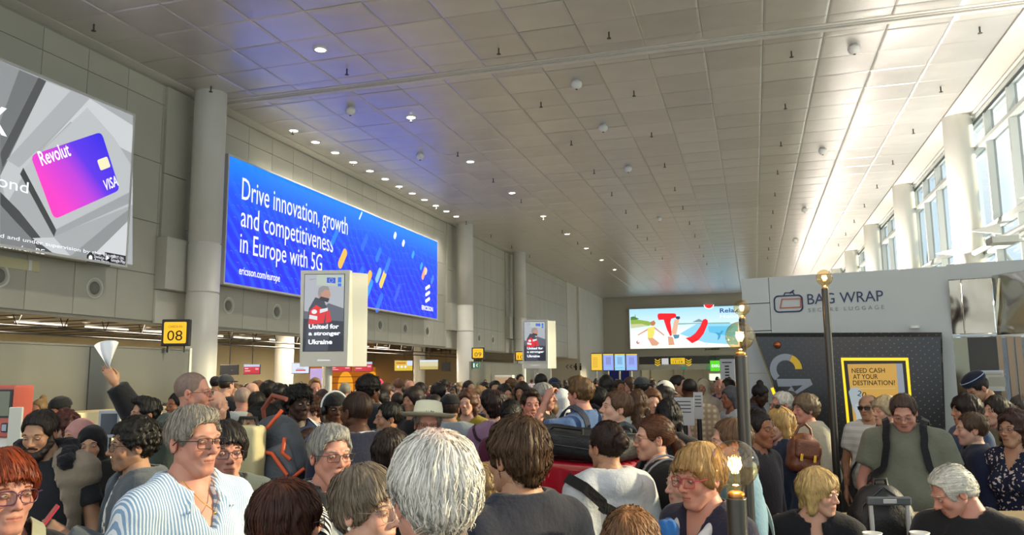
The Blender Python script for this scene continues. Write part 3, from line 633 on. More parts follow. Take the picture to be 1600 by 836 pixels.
# ================================================================== check-in desk monitors
def monitor(label, X, l, r, top, bot, kind):
    a = atX(l, bot, X); D = (a - Vector((0, 0, EYE))).dot(CF); b = atD(r, bot, D); c = atD(l, top, D); u = b - a; u.z = 0; w = u.length; h = c.z - a.z
    M = frameM(a, u, (0, 0, 1)); t = thing('desk_monitor', label, 'monitor', M=M)
    MB().rbox(0, w, 0, h, -.07, 0, .01).obj('case', M_black, t)
    z = .003
    def r_(x0, y0, x1, y1, c): 
        nonlocal z; z += .0012; return flat('picture_block', [(w * x0, h * y0), (w * x1, h * y0), (w * x1, h * y1), (w * x0, h * y1)], screen_ink(c, 1.0), t, z)
    if kind == 'red': r_(.02, .04, .98, .74, 'c41230'); r_(.02, .74, .98, .96, 'b9c4dd'); r_(.1, .52, .3, .6, 'f0d8dc'); r_(.1, .3, .42, .36, 'f0d8dc'); r_(.72, .44, .92, .6, 'e0a8b0')
    elif kind == 'white': r_(.02, .04, .98, .96, 'd5def0'); r_(.25, .25, .8, .38, 'c83048'); r_(.3, .45, .7, .5, '8a94b0')
    elif kind == 'yellow':
        r_(.02, .04, .98, .96, 'd8b830'); r_(.68, .5, .98, .96, 'cfd8ee'); r_(.1, .66, .62, .82, 'c06a2a')
        for k in range(3): flat('picture_dot', disc(w * (.2 + .2 * k), h * .4, h * .12, n=14), screen_ink('e6e6e6', 1), t, z + .002)
    elif kind == 'beige': r_(.02, .04, .98, .96, 'cfc9a0'); r_(.02, .04, .98, .35, 'bca860'); r_(.02, .8, .98, .96, 'd0dcf2')
    else: r_(.62, .42, .7, .48, '6a7080')
    MB().tube([(w * .5, h, -.04), (w * .5, 3.93 - a.z, -.04)], .015, 6).obj('hanger', M_black, t)
for a in [('black switched off monitor nearest the first left pillar', -17.4, 343, 372, 570, 586, 'off'), ('red and white airline monitor second from the first left pillar', -17.4, 380, 406, 569, 585, 'red'),
          ('white desk monitor just left of the near standing screen', -17.4, 455, 483, 567, 584, 'white'), ('red airline monitor partly behind the near standing screen', -17.4, 514, 549, 570, 581, 'red'),
          ('red and white airline monitor right of the near standing screen', -17.4, 553, 582, 565, 581, 'red'), ('yellow monitor with three white dots', -17.4, 616, 645, 563, 580, 'yellow'), ('pale beige monitor rightmost under the blue screen', -17.4, 655, 685, 562, 578, 'beige'),
          ('black unlit monitor beyond the second left pillar', -17.4, 690, 704, 566, 580, 'off')]: monitor(*a)
# shops glowing at the back of the zone
M_or = screen_ink('f0a02a', 1.0); M_or2 = screen_ink('d8761e', .7)
for px, wpx, lab in ((500, 22, 'narrow orange lit shop bay left of the thin post'), (562, 84, 'wide orange lit shop bay with two glowing arches'), (700 - 58, 60, 'orange lit shop bay with shelves of small bottles')):
    a = atX(px - wpx / 2, 605, -29.7); b = atX(px + wpx / 2, 605, -29.7)
    t = thing('shop_bay', lab, 'shop', M=frameM((-29.9, a.y, 0), (0, 1, 0), (0, 0, 1))); w = b.y - a.y
    MB().box(0, w, 0, 2.75, -.05, 0).obj('back_panel', screen_ink('b8651a', .8), t)  # panel itself emits the orange light of the shop
    n = max(1, int(w / 3.5))
    for k in range(n):
        cx = w * (k + .5) / n; pts = [(cx - 1.2, .9), (cx + 1.2, .9)] + [(cx + 1.2 * math.cos(q), 1.3 + 1.1 * math.sin(q)) for q in np.linspace(0, PI, 9)]; flat('lit_arch', pts, M_or, t, .02)
    MB().box(0, w, 1.5, 1.54, 0, .35).box(0, w, 1.95, 1.99, 0, .35).obj('shelf', mat('shelf_wood', '6b4526'), t)
# small lit cabinets: green plants, posters
t = thing('poster_stand', 'small lilac lit poster behind the crowd left of the thin post', 'poster', M=frameM(atX(484, 603, -18.5), (.96, -.29, 0), (0, 0, 1))); MB().box(0, .75, -1.6, .75, -.05, 0).obj('lit_panel', screen_ink('b9a0d8', .9), t)

# ================================================================== end wall: beach advertisement, departure monitors, gate signs
YF = YE - .3
a = atY(985, 541, YF); w = 11.1; h = 3.85
MEW = frameM((a.x, YF, 4.42), (1, 0, 0), (0, 0, 1))
be = thing('advertising_screen', 'wide pale beach advertisement high on the far end wall', 'screen', M=MEW)
MB().box(-.1, w + .1, -.1, h + .1, -.28, -.02).obj('casing', M_case, be); MB().box(0, w, 0, h, -.02, 0).obj('display', ramp_emit('beach_sky', [(0, 'f2efe0'), (1.3, 'eef3ee'), (2.1, 'cfe6f4'), (3.85, '9fd2f2')], 'Y', 1.15), be)
def bp_(pts, c, z, name='picture_shape', s=1.1):
    return flat(name, [to_face(MEW, 970 + x * .13125, 460 + y * .13125) for x, y in pts], screen_ink(c, s), be, .003 + z * .002)
bp_([(115, 285), (200, 300), (320, 318), (400, 350), (330, 375), (120, 400)], '8fae4a', 1); bp_([(120, 355), (250, 350), (330, 375), (200, 395), (122, 405)], 'c7c79a', 2)
bp_([(118, 270), (150, 262), (220, 290), (190, 300), (118, 305)], '4f7f3a', 3); bp_([(160, 300), (170, 230), (180, 300)], '4f7f3a', 3)
bp_([(620, 345), (1300, 332), (1300, 356), (900, 350), (640, 362)], '7fae9c', 1); bp_([(850, 330), (930, 290), (1000, 330)], '7f93a0', 1)
bp_([(900, 352), (1395, 345), (1395, 600), (1000, 575), (700, 470)], '8fd0ea', 2); bp_([(1040, 380), (1395, 375), (1395, 520), (1050, 450)], '62bde2', 3)
RED = 'f0202c'
bp_([(436, 262), (440, 235), (465, 226), (640, 226), (660, 240), (655, 275), (600, 290), (590, 330), (610, 480), (590, 500), (550, 420), (510, 300), (450, 305)], RED, 4)
arc = [(980, 300), (1010, 290), (1036, 310), (1035, 350), (985, 470), (930, 540), (850, 582), (770, 520), (830, 505), (890, 460), (945, 380), (970, 320)]
bp_(arc, RED, 4); bp_([(1048 + 62 * math.cos(q), 122 + 52 * math.sin(q)) for q in np.linspace(0, PI, 14)], 'ffffff', 4); bp_([(1048 + 52 * math.cos(q), 122 + 42 * math.sin(q)) for q in np.linspace(0, PI, 14)], RED, 5)
# bathers as small flat figures in the picture
bp_([(350, 330), (395, 310), (415, 340), (400, 370), (365, 375)], 'c07a50', 6); bp_([(320, 400), (400, 380), (400, 470), (380, 520), (320, 520)], 'e8dc6a', 6); bp_([(320, 520), (380, 515), (460, 580), (430, 610), (370, 610)], 'd8a080', 6)
bp_([(330, 400), (200, 480), (205, 492), (335, 420)], 'd8a080', 5); bp_([(400, 385), (520, 480), (515, 495), (395, 405)], 'd8a080', 5)
bp_([(640, 300), (700, 290), (680, 370), (660, 480), (600, 470)], 'e4b494', 6); bp_([(655, 262), (700, 262), (708, 285), (680, 300), (655, 285)], '2c3c58', 7); bp_([(620, 480), (700, 480), (690, 520), (640, 530)], '4f8aa0', 7); bp_([(560, 500), (620, 510), (640, 600), (570, 605)], 'd8a080', 5)
bp_([(1120, 450), (1180, 460), (1200, 430), (1225, 440), (1190, 480), (1180, 520), (1150, 550), (1160, 490)], '3f9ac8', 7)
x, y = to_face(MEW, 970 + 1180 * .13125, 460 + 220 * .13125); text('lettering', 'Relax', screen_ink('2c3c78', 1), be, x, y, w=1.75, h=.42, z=.02, bold=.02); text('lettering', 'Holidays', WHT, be, x, y - .6, w=2.6, h=.42, z=.02)
x, y = to_face(MEW, 970 + 205 * .13125, 460 + 570 * .13125); flat('small_mark', disc(x, y, .16), screen_ink('d05070', 1), be, .02); flat('small_mark', disc(x + .04, y + .05, .1), screen_ink('f2efe0', 1), be, .022)
jd = thing('name_plate', 'dark operator lettering fixed under the beach advertisement', 'sign', M=frameM(atY(1101, 546, YE - .05), (1, 0, 0), (0, 0, 1))); text('lettering', 'JCDecaux', M_ink, jd, 0, -.12, w=1.4, h=.26, z=.02, bold=.04)
md = (atY(924, 579, 60) - Vector((0, 0, EYE))).dot(CF)
for k, (x0, x1, kind) in enumerate(((924, 941, 'y'), (942.5, 959, 'b'), (960.5, 977, 'b'), (978.5, 996, 'b'))):
    a = atD(x0, 579, md); b = atD(x1, 579, md); c = atD(x0, 552.5, md); u = b - a; u.z = 0; w = u.length; h = c.z - a.z
    t = thing('departure_monitor', ['yellow information monitor, leftmost of the bank of four', 'lilac departure monitor next to the yellow one', 'pale blue departure monitor, third of the bank of four', 'lilac departure monitor, rightmost of the bank of four'][k], 'monitor', M=frameM(a, u, (0, 0, 1)))
    MB().box(-.0, w, -.03, h + .05, -.12, 0).obj('case', M_black, t); flat('display', rrect(.02, .02, w - .03, h - .04, .01), screen_ink('e8bc3c' if kind == 'y' else ('8f9fe8' if k != 2 else '8fc4f0'), 1.1), t, .004)
    flat('header_bar', rrect(.02, h - .12, w - .03, .1, .01), screen_ink('e0c040', 1), t, .006)
    for j in range(7):
        if kind == 'y': flat('text_row', rrect(.12, h * .2 + j * h * .09, w * .45, .03, .01), screen_ink('a07a10', 1), t, .006)
    if kind == 'b':
        for j in range(4): flat('text_column', rrect(w * (.3 + .12 * j), h * .35, .035, h * .45, .01), screen_ink('566086', 1), t, .006)
        flat('footer_band', rrect(.05, h * .12, w * .8, .08, .02), screen_ink('70c8d0', 1), t, .006)
    MB().tube([(w / 2, 0, -.2), (w / 2, -a.z + .01, -.2)], .07, 8).obj('post', M_col, t)
MF = frameM((0, YE - .26, 0), (1, 0, 0), (0, 0, 1))
def onf(px, py): return to_face(MF, px, py)
gsn = thing('gate_sign', 'dark gate sign band with yellow check-in 11 to 14 panel and chevrons', 'sign', M=MF)
M_yp = screen_ink('ecc21e', .9)
for px in (1027.5, 1076):
    for k in range(3):
        x, y = onf(px, 562.5 + 3.5 * k); w = .26
        flat('chevron', [(x - w, y + .12), (x, y - .06), (x + w, y + .12), (x + w, y + .02), (x, y - .16), (x - w, y + .02)], M_yp, gsn, .01)
x, y = onf(1048, 569); flat('yellow_panel', rrect(x, y, 1.35, .58, .04), M_yp, gsn, .01); text('lettering', '11-14', M_blk, gsn, x + .22, y + .08, w=.9, h=.24, z=.016); text('lettering', 'CHECK-IN', M_blk, gsn, x + .32, y + .4, w=.7, h=.09, z=.016)
x, y = onf(1034, 569.5); flat('white_panel', rrect(x, y, .65, .58, .04), screen_ink('c8c8c8', .9), gsn, .01)
for px in (1065, 1104):
    x, y = onf(px, 577); flat('exit_mark', rrect(x, y, .4, .2, .02), screen_ink('2f8a66', .7), gsn, .06)
a = atY(1110, 580, YE - .9); ek = thing('shop_sign', 'bright green shop sign hanging left of the lamp posts', 'sign', M=frameM(a, (1, 0, 0), (0, 0, 1)))
MB().box(0, 1.05, 0, .98, -.1, 0).obj('case', screen_ink('57d41e', 1), ek); text('lettering', 'EXKi.', WHT, ek, .14, .36, w=.78, h=.26, z=.006, bold=.02); MB().tube([(.5, .98, -.05), (.5, 1.4, -.05)], .03, 6).tube([(.5, 1.4, -.05), (.5, 1.4, -.70)], .03, 6).obj('hanger', M_black, ek)
a = atD(1126, 600, 40); tb = thing('notice_board', 'white notice board with a dark list behind the crowd, left of the lamp posts', 'board', M=frameM((a.x, a.y, 0), (.96, -.29, 0), (0, 0, 1)))
MB().box(0, .75, .9, 2.65, -.06, 0).obj('board', mat('board_white', 'c9d2de', rough=.5), tb); MB().tube([(.1, 0, -.03), (.1, .9, -.03)], .03, 8).tube([(.65, 0, -.03), (.65, .9, -.03)], .03, 8).obj('stand', M_steel, tb)
for j in range(7): flat('text_block', rrect(.25, 1.35 + .15 * j, .22, .07, .01), M_ink, tb, .005)
flat('text_block', rrect(.12, 2.45, .5, .05, .01), M_ink, tb, .005)
# white notices, bluish panel on the side wall under the monitors
for px, py, w_, h_, c in ((921, 588, .5, .7, '9aa2a0'), (934, 586, .6, .5, '7f8486')):
    p = atY(px, py, YE - .12); t = thing('wall_notice', 'pale notice on the white wall under the yellow monitor' if px == 921 else 'grey notice box under the bank of monitors', 'notice', M=frameM(p, (1, 0, 0), (0, 0, 1))); MB().rbox(0, w_, -h_, 0, -.02, 0, .01).obj('board', mat('notice' + c, c), t); flat('text_block', rrect(.1, -h_ + .1, w_ - .2, h_ - .2, .01), mat('notice_print', '6a7070'), t, .004)
p = atY(953, 603, YE - .6); t = thing('blue_banner', 'dark blue banner wall under the bank of monitors', 'banner', M=frameM((p.x, p.y, 0), (1, 0, 0), (0, 0, 1))); MB().box(0, 1.9, 0, 2.35, -.05, 0).obj('cloth', mat('banner_blue', '2b2f86', rough=.7), t); MB().box(-.04, 0, 0, 2.4, -.06, .02).box(1.9, 1.94, 0, 2.4, -.06, .02).obj('pole', M_steel, t)
# ================================================================== bag wrap booth on the right
_a = math.radians(10); O_ = atD(1158, 436, 10); TOPZ = O_.z
MBT = frameM((O_.x, O_.y, 0), (math.cos(_a), -math.sin(_a), 0), (0, 0, 1))
def onb(px, py, off=0):
    n = MBT.col[2].to_3d(); p = MBT.inverted() @ atP(px, py, MBT.translation + n * off, n); return p.x, p.y
M_bth = mat('booth_grey_white', 'bcc0c0', rough=.45, noise=.02, nscale=2)
bt = thing('luggage_wrapping_booth', 'pale grey booth wall lettered for bag wrapping above the black cash machine', 'booth', M=MBT)
xr = onb(1484, 470)[0]; xe = 3.9
MB().box(.335, xr, 0, TOPZ, -2.6, 0).obj('front_wall', M_bth, bt)
MB().box(xr, xe, 2.93, TOPZ + .02, -.5, 0).obj('header', M_bth, bt)
zt = 0
for k, (z0, z1) in enumerate(((0, 1.0), (1.01, 1.9), (1.91, 2.42), (2.43, 2.76), (2.77, TOPZ))): MB().box(0, .328, z0, z1, -2.6, .0).obj('side_panel', M_bth, bt)
NAVY = mat('navy_print', '27355c', rough=.5); RUST = mat('rust_print', 'b5604c', rough=.5); GREYP = mat('grey_print', '7a8290', rough=.5)
x0, y0 = onb(1262, 476); x1, _ = onb(1381, 474); _, yt = onb(1262, 459.5)
text('lettering', 'BAG WRAP', NAVY, bt, x0, y0, w=x1 - x0, h=yt - y0, bold=.004, z=.006)
x0b, y0b = onb(1263, 486.5); text('lettering', 'S E C U R E   L U G G A G E', GREYP, bt, x0b, y0b - .01, w=x1 - x0b, h=.046, z=.006)
sl, sb = onb(1211, 488); sr, st_ = onb(1253, 461); w, h = sr - sl, st_ - sb
def outline(pts, t, name, m, M, par, close=True, z=.006, d=.004):
    """flat line of width t following the points"""
    mb = MB(); n = len(pts); rng = range(n if close else n - 1)
    for i in rng:
        p, q = Vector(pts[i]), Vector(pts[(i + 1) % n]); v = (q - p); 
        if v.length < 1e-6: continue
        nrm = Vector((-v.y, v.x)).normalized() * t / 2; e = v.normalized() * t * .3
        a = [p + nrm - e, q + nrm + e, q - nrm + e, p - nrm - e]; mb.add([(c.x, c.y, z + d) for c in a], [(0, 3, 2, 1)])
    return mb.obj(name, m, par)
outline(rrect(sl, sb, w, h, .05), .018, 'suitcase_mark', NAVY, None, bt)
outline([(sl + w * .28, st_ - h * .2), (sl + w * .95, st_ - h * .22), (sl + w * .93, sb + h * .25), (sl + w * .2, sb + h * .25)], .014, 'suitcase_mark_inner', RUST, None, bt)
outline([(sl + w * .35, st_), (sl + w * .40, st_ + .035), (sl + w * .70, st_ + .035), (sl + w * .74, st_)], .014, 'suitcase_mark', NAVY, None, bt, False)
outline([(sl + w * .58, st_ + .03), (sl + w * .72, st_ + .06)], .02, 'suitcase_mark', NAVY, None, bt, False)
# small fittings at the booth top
MB().tube([(0, 0, 0), (0, .03, 0)], .06, 12).obj('dome_camera', M_plast, bt, Matrix.Translation((onb(1429, 514)[0], onb(1429, 514)[1], .1)) )
# --- cash machine: leaning black body in front of the wall
OF = .42
mc_ = thing('cash_machine', 'black dotted cash machine housing with a yellow lit poster frame', 'cash machine', M=MBT @ Matrix.Translation((0, 0, OF)))
tl = onb(1178, 520, OF); tr = onb(1472, 519, OF); ml = onb(1222, 640, OF)
sx_ = (ml[0] - tl[0]) / (ml[1] - tl[1]); bl_ = (tl[0] + sx_ * (0.0 - tl[1]) * 1.0, 0.0)
mr_ = onb(1468, 655, OF); br_ = (mr_[0], 0)
def dotted():
    m = bpy.data.materials.new('black_dotted_panel'); m.use_nodes = True; nt = m.node_tree; N = nt.nodes; L = nt.links; p = N['Principled BSDF']
    tc = N.new('ShaderNodeTexCoord'); mp = N.new('ShaderNodeMapping'); mp.inputs['Scale'].default_value = (17, 17, 0); mp.inputs['Rotation'].default_value = (0, 0, .78)
    vo = N.new('ShaderNodeTexVoronoi'); vo.inputs['Randomness'].default_value = 0; vo.inputs['Scale'].default_value = 1
    L.new(tc.outputs['Object'], mp.inputs['Vector']); L.new(mp.outputs['Vector'], vo.inputs['Vector'])
    lt = N.new('ShaderNodeMath'); lt.operation = 'LESS_THAN'; lt.inputs[1].default_value = .10; L.new(vo.outputs['Distance'], lt.inputs[0])
    sp = N.new('ShaderNodeSeparateXYZ'); L.new(tc.outputs['Object'], sp.inputs[0]); g = N.new('ShaderNodeMapRange'); g.inputs['From Min'].default_value = .9; g.inputs['From Max'].default_value = 1.9; L.new(sp.outputs['X'], g.inputs['Value'])
    ml2 = N.new('ShaderNodeMath'); ml2.operation = 'MULTIPLY'; L.new(lt.outputs[0], ml2.inputs[0]); L.new(g.outputs['Result'], ml2.inputs[1])
    ad = N.new('ShaderNodeMath'); ad.operation = 'MULTIPLY_ADD'; L.new(lt.outputs[0], ad.inputs[0]); ad.inputs[1].default_value = .25; L.new(ml2.outputs[0], ad.inputs[2])
    mx = N.new('ShaderNodeMix'); mx.data_type = 'RGBA'; mx.inputs['A'].default_value = srgb('1d1d20'); mx.inputs['B'].default_value = srgb('74746e'); L.new(ad.outputs[0], mx.inputs['Factor'])
    L.new(mx.outputs['Result'], p.inputs['Base Color']); p.inputs['Roughness'].default_value = .3; return m
M_dot = dotted()
b = MB(); prof = [tl, tr, br_, bl_]
ins = .05
front = [(tl[0] + .02, tl[1] - ins), (tr[0] - .02, tr[1] - ins), (br_[0] - .02, 0), (bl_[0] + .02, 0)]
v = [(x, y, 0) for x, y in front] + [(x, y, -.05) for x, y in prof] + [(x, y, -OF + .01) for x, y in prof]
b.add(v, [(3, 2, 1, 0)[::-1][::-1], (0, 1, 5, 4), (1, 2, 6, 5), (2, 3, 7, 6), (3, 0, 4, 7), (4, 5, 9, 8), (5, 6, 10, 9), (6, 7, 11, 10), (7, 4, 8, 11)])
b.obj('housing', M_dot, mc_)
# yellow glow tube down the slanted left edge
MB().tube([(tl[0] - .005, tl[1], -.02), (ml[0] - .005, ml[1], -.02)], .006, 6).obj('edge_line', mat('gold_edge', 'a08a30', rough=.4, metal=.6), mc_)
g1, g2 = onb(1206, 606, OF), onb(1216, 640, OF)
MB().tube([(g1[0], g1[1], -.02), (g1[0] + sx_ * -.14, g1[1] - .14, -.02)], .018, 8).obj('edge_lamp', screen_ink('ffc21a', 1.6), mc_)
SILV = mat('silver_letters', '8f95a2', rough=.4); YEL = mat('yellow_letters', 'e5bc1c', rough=.45)
def arcband(cx, cy, r0, r1, a0, a1, n=20):
    o = [(cx + r1 * math.cos(math.radians(a0 + (a1 - a0) * k / n)), cy + r1 * math.sin(math.radians(a0 + (a1 - a0) * k / n))) for k in range(n + 1)]
    i = [(cx + r0 * math.cos(math.radians(a0 + (a1 - a0) * k / n)), cy + r0 * math.sin(math.radians(a0 + (a1 - a0) * k / n))) for k in range(n + 1)]
    mb = MB(); m = n + 1; mb.add([(x, y, 0) for x, y in o + i], [(k, k + 1, m + k + 1, m + k) for k in range(n)]); return mb
c_ = onb(1228, 577, OF); r_ = abs(onb(1203, 577, OF)[0] - c_[0])
ar = arcband(c_[0], c_[1], r_ * .58, r_, 225, 65); ar.obj('letter_c', SILV, mc_, Matrix.Translation((0, 0, .006)))
ar = arcband(c_[0], c_[1], r_ * .58, r_, 64, 0); ar.obj('letter_c_tip', YEL, mc_, Matrix.Translation((0, 0, .006)))
def mp_(pts, m, name, z=.006): return flat(name, [onb(x, y, OF) for x, y in pts], m, mc_, z)
mp_([(1213, 592), (1266, 592), (1270, 601), (1236, 621), (1224, 620), (1236, 604), (1216, 604)][::-1], SILV, 'letter_a'); mp_([(1237, 603), (1254, 602), (1242, 612)][::-1], M_dot, 'letter_a_gap', .009)
x, y = onb(1214.5, 539, OF); MB().lathe([(.0001, .03), (.03, .025), (.042, .0), (.045, -.01)], 18, M=Matrix.Translation((x, y, .01))).obj('camera_dome', mat('copper_dome', 'a8603c', rough=.15, metal=.7), mc_)
# yellow poster frame
fo = [onb(*q, OF) for q in ((1314, 559), (1419, 559), (1430, 688), (1326, 688))]
fi = [onb(*q, OF) for q in ((1318, 563.5), (1415, 563.5), (1426, 684), (1330, 684))]
b = MB(); b.add([(x, y, .012) for x, y in fo] + [(x, y, .012) for x, y in fi] + [(x, y, 0) for x, y in fo] + [(x, y, 0) for x, y in fi], [(i, (i + 1) % 4, 4 + (i + 1) % 4, 4 + i)[::-1] for i in range(4)] + [(i, (i + 1) % 4, 8 + (i + 1) % 4, 8 + i) for i in range(4)])
b.obj('light_frame', screen_ink('ffcf10', 1.25), mc_)
mp_([(1318, 563.5), (1415, 563.5), (1426, 684), (1330, 684)][::-1], M_black, 'poster_surround', .003)
mp_([(1324, 569), (1410, 568), (1420, 678), (1336, 680)][::-1], screen_ink('c89a3e', .9), 'poster', .006)
mp_([(1400, 568), (1410, 568), (1420, 678), (1409, 678)][::-1], screen_ink('9098a4', .8), 'poster_band', .0075)
for k, (s_, l, r, yb, hh) in enumerate((('NEED CASH', 1331, 1383, 583, 7.5), ('AT YOUR', 1333, 1372, 592.5, 7.5), ('DESTINATION?', 1333, 1399, 602, 7.5))):
    xa, ya = onb(l, yb, OF); xb, _ = onb(r, yb, OF); yu = onb(l, yb - hh, OF)[1]; text('lettering', s_, M_blk, mc_, xa, ya, w=xb - xa, h=yu - ya, bold=.012, z=.009)
mp_([(1326, 612), (1330, 606), (1340, 605), (1347, 612), (1349, 624), (1344, 640), (1336, 646), (1330, 630)][::-1], screen_ink('a8b4b8', .8), 'poster_picture', .009)
mp_([(1336, 632), (1350, 628), (1356, 650), (1344, 664), (1338, 655)][::-1], screen_ink('b8bec6', .8), 'poster_picture', .0095)
xa, ya = onb(1339, 618, OF); text('lettering', '20', M_blk, mc_, xa, ya, w=.09, h=.06, z=.011, rot=-.3)
mp_([(1334, 606.8), (1399, 606.3), (1399, 607), (1334, 607.5)], screen_ink('d9c48a', .8), 'poster_rule', .009)
# --- steel and dark panels right of it
def wavy():
    m = bpy.data.materials.new('mirror_steel'); m.use_nodes = True; nt = m.node_tree; N = nt.nodes; L = nt.links; p = N['Principled BSDF']
    p.inputs['Base Color'].default_value = (.66, .63, .55, 1); p.inputs['Metallic'].default_value = 1; p.inputs['Roughness'].default_value = .07
    tc = N.new('ShaderNodeTexCoord'); nz = N.new('ShaderNodeTexNoise'); nz.inputs['Scale'].default_value = 1.6; nz.inputs['Detail'].default_value = 1; L.new(tc.outputs['Object'], nz.inputs['Vector'])
    bp = N.new('ShaderNodeBump'); bp.inputs['Strength'].default_value = .5; bp.inputs['Distance'].default_value = .06; L.new(nz.outputs['Fac'], bp.inputs['Height']); L.new(bp.outputs['Normal'], p.inputs['Normal']); return m
M_mir = wavy()
st2 = bt
xa = [onb(q, 480)[0] for q in (1484, 1504, 1553, 1606)]; zt_, zb_ = onb(1500, 434)[1], onb(1500, 522)[1]
rr_ = onb(1600, 480)[0]
MR = MBT.inverted() @ frameM(MBT @ Vector((xa[2], 0, 0)), (.50, -.866, 0), (0, 0, 1))
for k in range(3): MB().rbox(.55 * k + .004, .55 * k + .546, zb_ - .02, 2.95, -.03, 0, .006).obj('steel_panel', M_mir, bt, MR)
for a, b_ in zip(xa[:2], xa[1:3]): MB().rbox(.004, b_ - a - .004, 0, 2.92 - zb_, -.03, .0, .006).obj('steel_panel', M_mir, st2, Matrix.Translation((a, zb_, .0)) @ Matrix.Rotation(.15, 4, 'X'))
MB().box(xa[0], xa[2], zb_ - .03, zb_ - .005, -.05, .012).obj('trim', M_steel, st2)
xb = [onb(q, 560)[0] for q in (1490, 1514, 1560, 1572)]
MB().box(xb[0], xb[1], 0, zb_ - .04, -.05, -.01).obj('bronze_panel', mat('bronze_mirror', '6b6450', rough=.12, metal=.9), st2)
MB().box(xb[1], xb[2], 0, zb_ - .04, -.08, -.01).obj('dark_panel', mat('charcoal_panel', '35332f', rough=.5), st2)
MB().box(xb[2], xa[-1], 0, zb_ - .04, -1.2, -.4).obj('dark_interior', mat('dark_bronze', '4a4038', rough=.2, metal=.7, noise=.3, nscale=3), st2)
mb = MB().box(-.03, .03, 0, zb_ - .04, -.1, 0).mesh('bronze_post', mat('bronze_post', '6e5b47', rough=.2, metal=.9))
for q in (1563, 1581, 1594, 1612): link('bronze_post', mb, st2, Matrix.Translation((onb(q, 560)[0], 0, -.02)))
MB().box(xb[2], xa[-1], 0, zb_ - .04, -.06, -.055).obj('glass_pane', glass_mat('smoked_glass', (.62, .58, .52), .12), st2)
n1, n2, n3 = onb(1523, 579), onb(1564, 577), onb(1568, 611)
nb = thing('framed_notice', 'framed white notice on the dark panel behind the officer in the peaked cap', 'notice', M=MBT)
MB().box(n1[0], n2[0] + .02, n3[1], n1[1], 0, .02).obj('frame', M_steel, nb); MB().box(n1[0] + .015, n2[0] + .005, n3[1] + .015, n1[1] - .015, .02, .024).obj('paper', mat('notice_paper', 'b3b1a8', rough=.6), nb)
flat('printed_plan', rrect(n1[0] + .12, n3[1] + .05, .16, .1, .01), mat('faint_print', '9a988e'), nb, .026); flat('printed_plan', rrect(n1[0] + .03, n1[1] - .05, .26, .014, .004), mat('faint_print', '9a988e'), nb, .026)
g1 = onb(1586, 505); s_ = thing('restroom_sign', 'small dark pictogram sign stuck on the polished steel', 'sign', M=MBT); MB().box(g1[0] - .05, g1[0] + .06, g1[1] - .09, g1[1] + .09, 0, .008).obj('plate', mat('sign_teal', '3c4f52', rough=.4), s_)
for d in (-.02, .03): flat('pictogram', rrect(g1[0] + d - .012, g1[1] - .06, .024, .12, .01), M_white, s_, .0095)
# ================================================================== lamp posts with clear globes, amber glow put into the glass tint
M_post = mat('dark_post_metal', '4a4844', rough=.35, metal=.7); M_globe = glass_mat('globe_glass', (.99, .84, .58), .18, .02)
M_fil = screen_ink('ffb24a', 30); M_cap = mat('brass_cap', 'b58a4a', rough=.3, metal=.9)
def lamp_post(label, px, py, D, R, rp):
    c = atD(px, py, D); t = thing('lamp_post', label, 'lamp', (c.x, c.y, 0)); zb = c.z - R * 1.45
    MB().tube([(0, 0, 0), (0, 0, zb)], rp, 20).lathe([(rp, zb), (rp, zb + .004), (.0001, zb + .004)], 20).lathe([(.16, 0), (.16, .012), (rp, .02)], 24).obj('post', M_post, t)
    pr = [(R * math.sin(a), R * -math.cos(a)) for a in np.linspace(.42, PI - .002, 22)]
    k = .38; pr = [(R * k * .95, -R * 1.40), (R * k * .98, -R * 1.1)] + pr
    g = MB().lathe(pr, 32, M=Matrix.Translation((0, 0, c.z))).obj('globe', M_globe, t)
    MB().lathe([(.0001, -R * 1.44), (R * .34, -R * 1.44), (R * .36, -R * 1.2), (R * .22, -R * 1.12), (.0001, -R * 1.1)], 16, M=Matrix.Translation((0, 0, c.z))).obj('lamp_cap', M_cap, t)
    f = MB(); n = 8
    for k in range(n):
        a = 2 * PI * k / n; f.tube([(math.cos(a) * R * .12, math.sin(a) * R * .12, c.z - R * .38), (math.cos(a + .5) * R * .26, math.sin(a + .5) * R * .26, c.z + R * .28)], R * .022, 5)
    f.obj('filament', M_fil, t); MB().tube([(0, 0, c.z - R * 1.1), (0, 0, c.z - R * .3)], [R * .09, R * .035], 8).obj('glass_stem', glass_mat('stem_glass', (1, .85, .6), .1), t)
    l = bpy.data.lights.new('lamp_light', 'POINT'); l.energy = 3.5; l.color = (1, .62, .28); l.shadow_soft_size = R * .3; lo = bpy.data.objects.new('lamp_light', l); C.objects.link(lo); lo.parent = t; lo.location = (0, 0, c.z)
lamp_post('nearest lamp post with the large globe tinted for its amber glow, low in front of the bespectacled woman', 1148, 725, 2.1, .0625, .0262)
lamp_post('lamp post with a clear globe behind the nearest one', 1156, 525, 3.5, .0625, .0275)
lamp_post('third lamp post in line, its small globe above the clear globe', 1159, 481, 6.2, .0625, .0275)
lamp_post('tall dark lamp post in front of the bag wrap lettering', 1288, 434, 6.2, .0625, .0275)
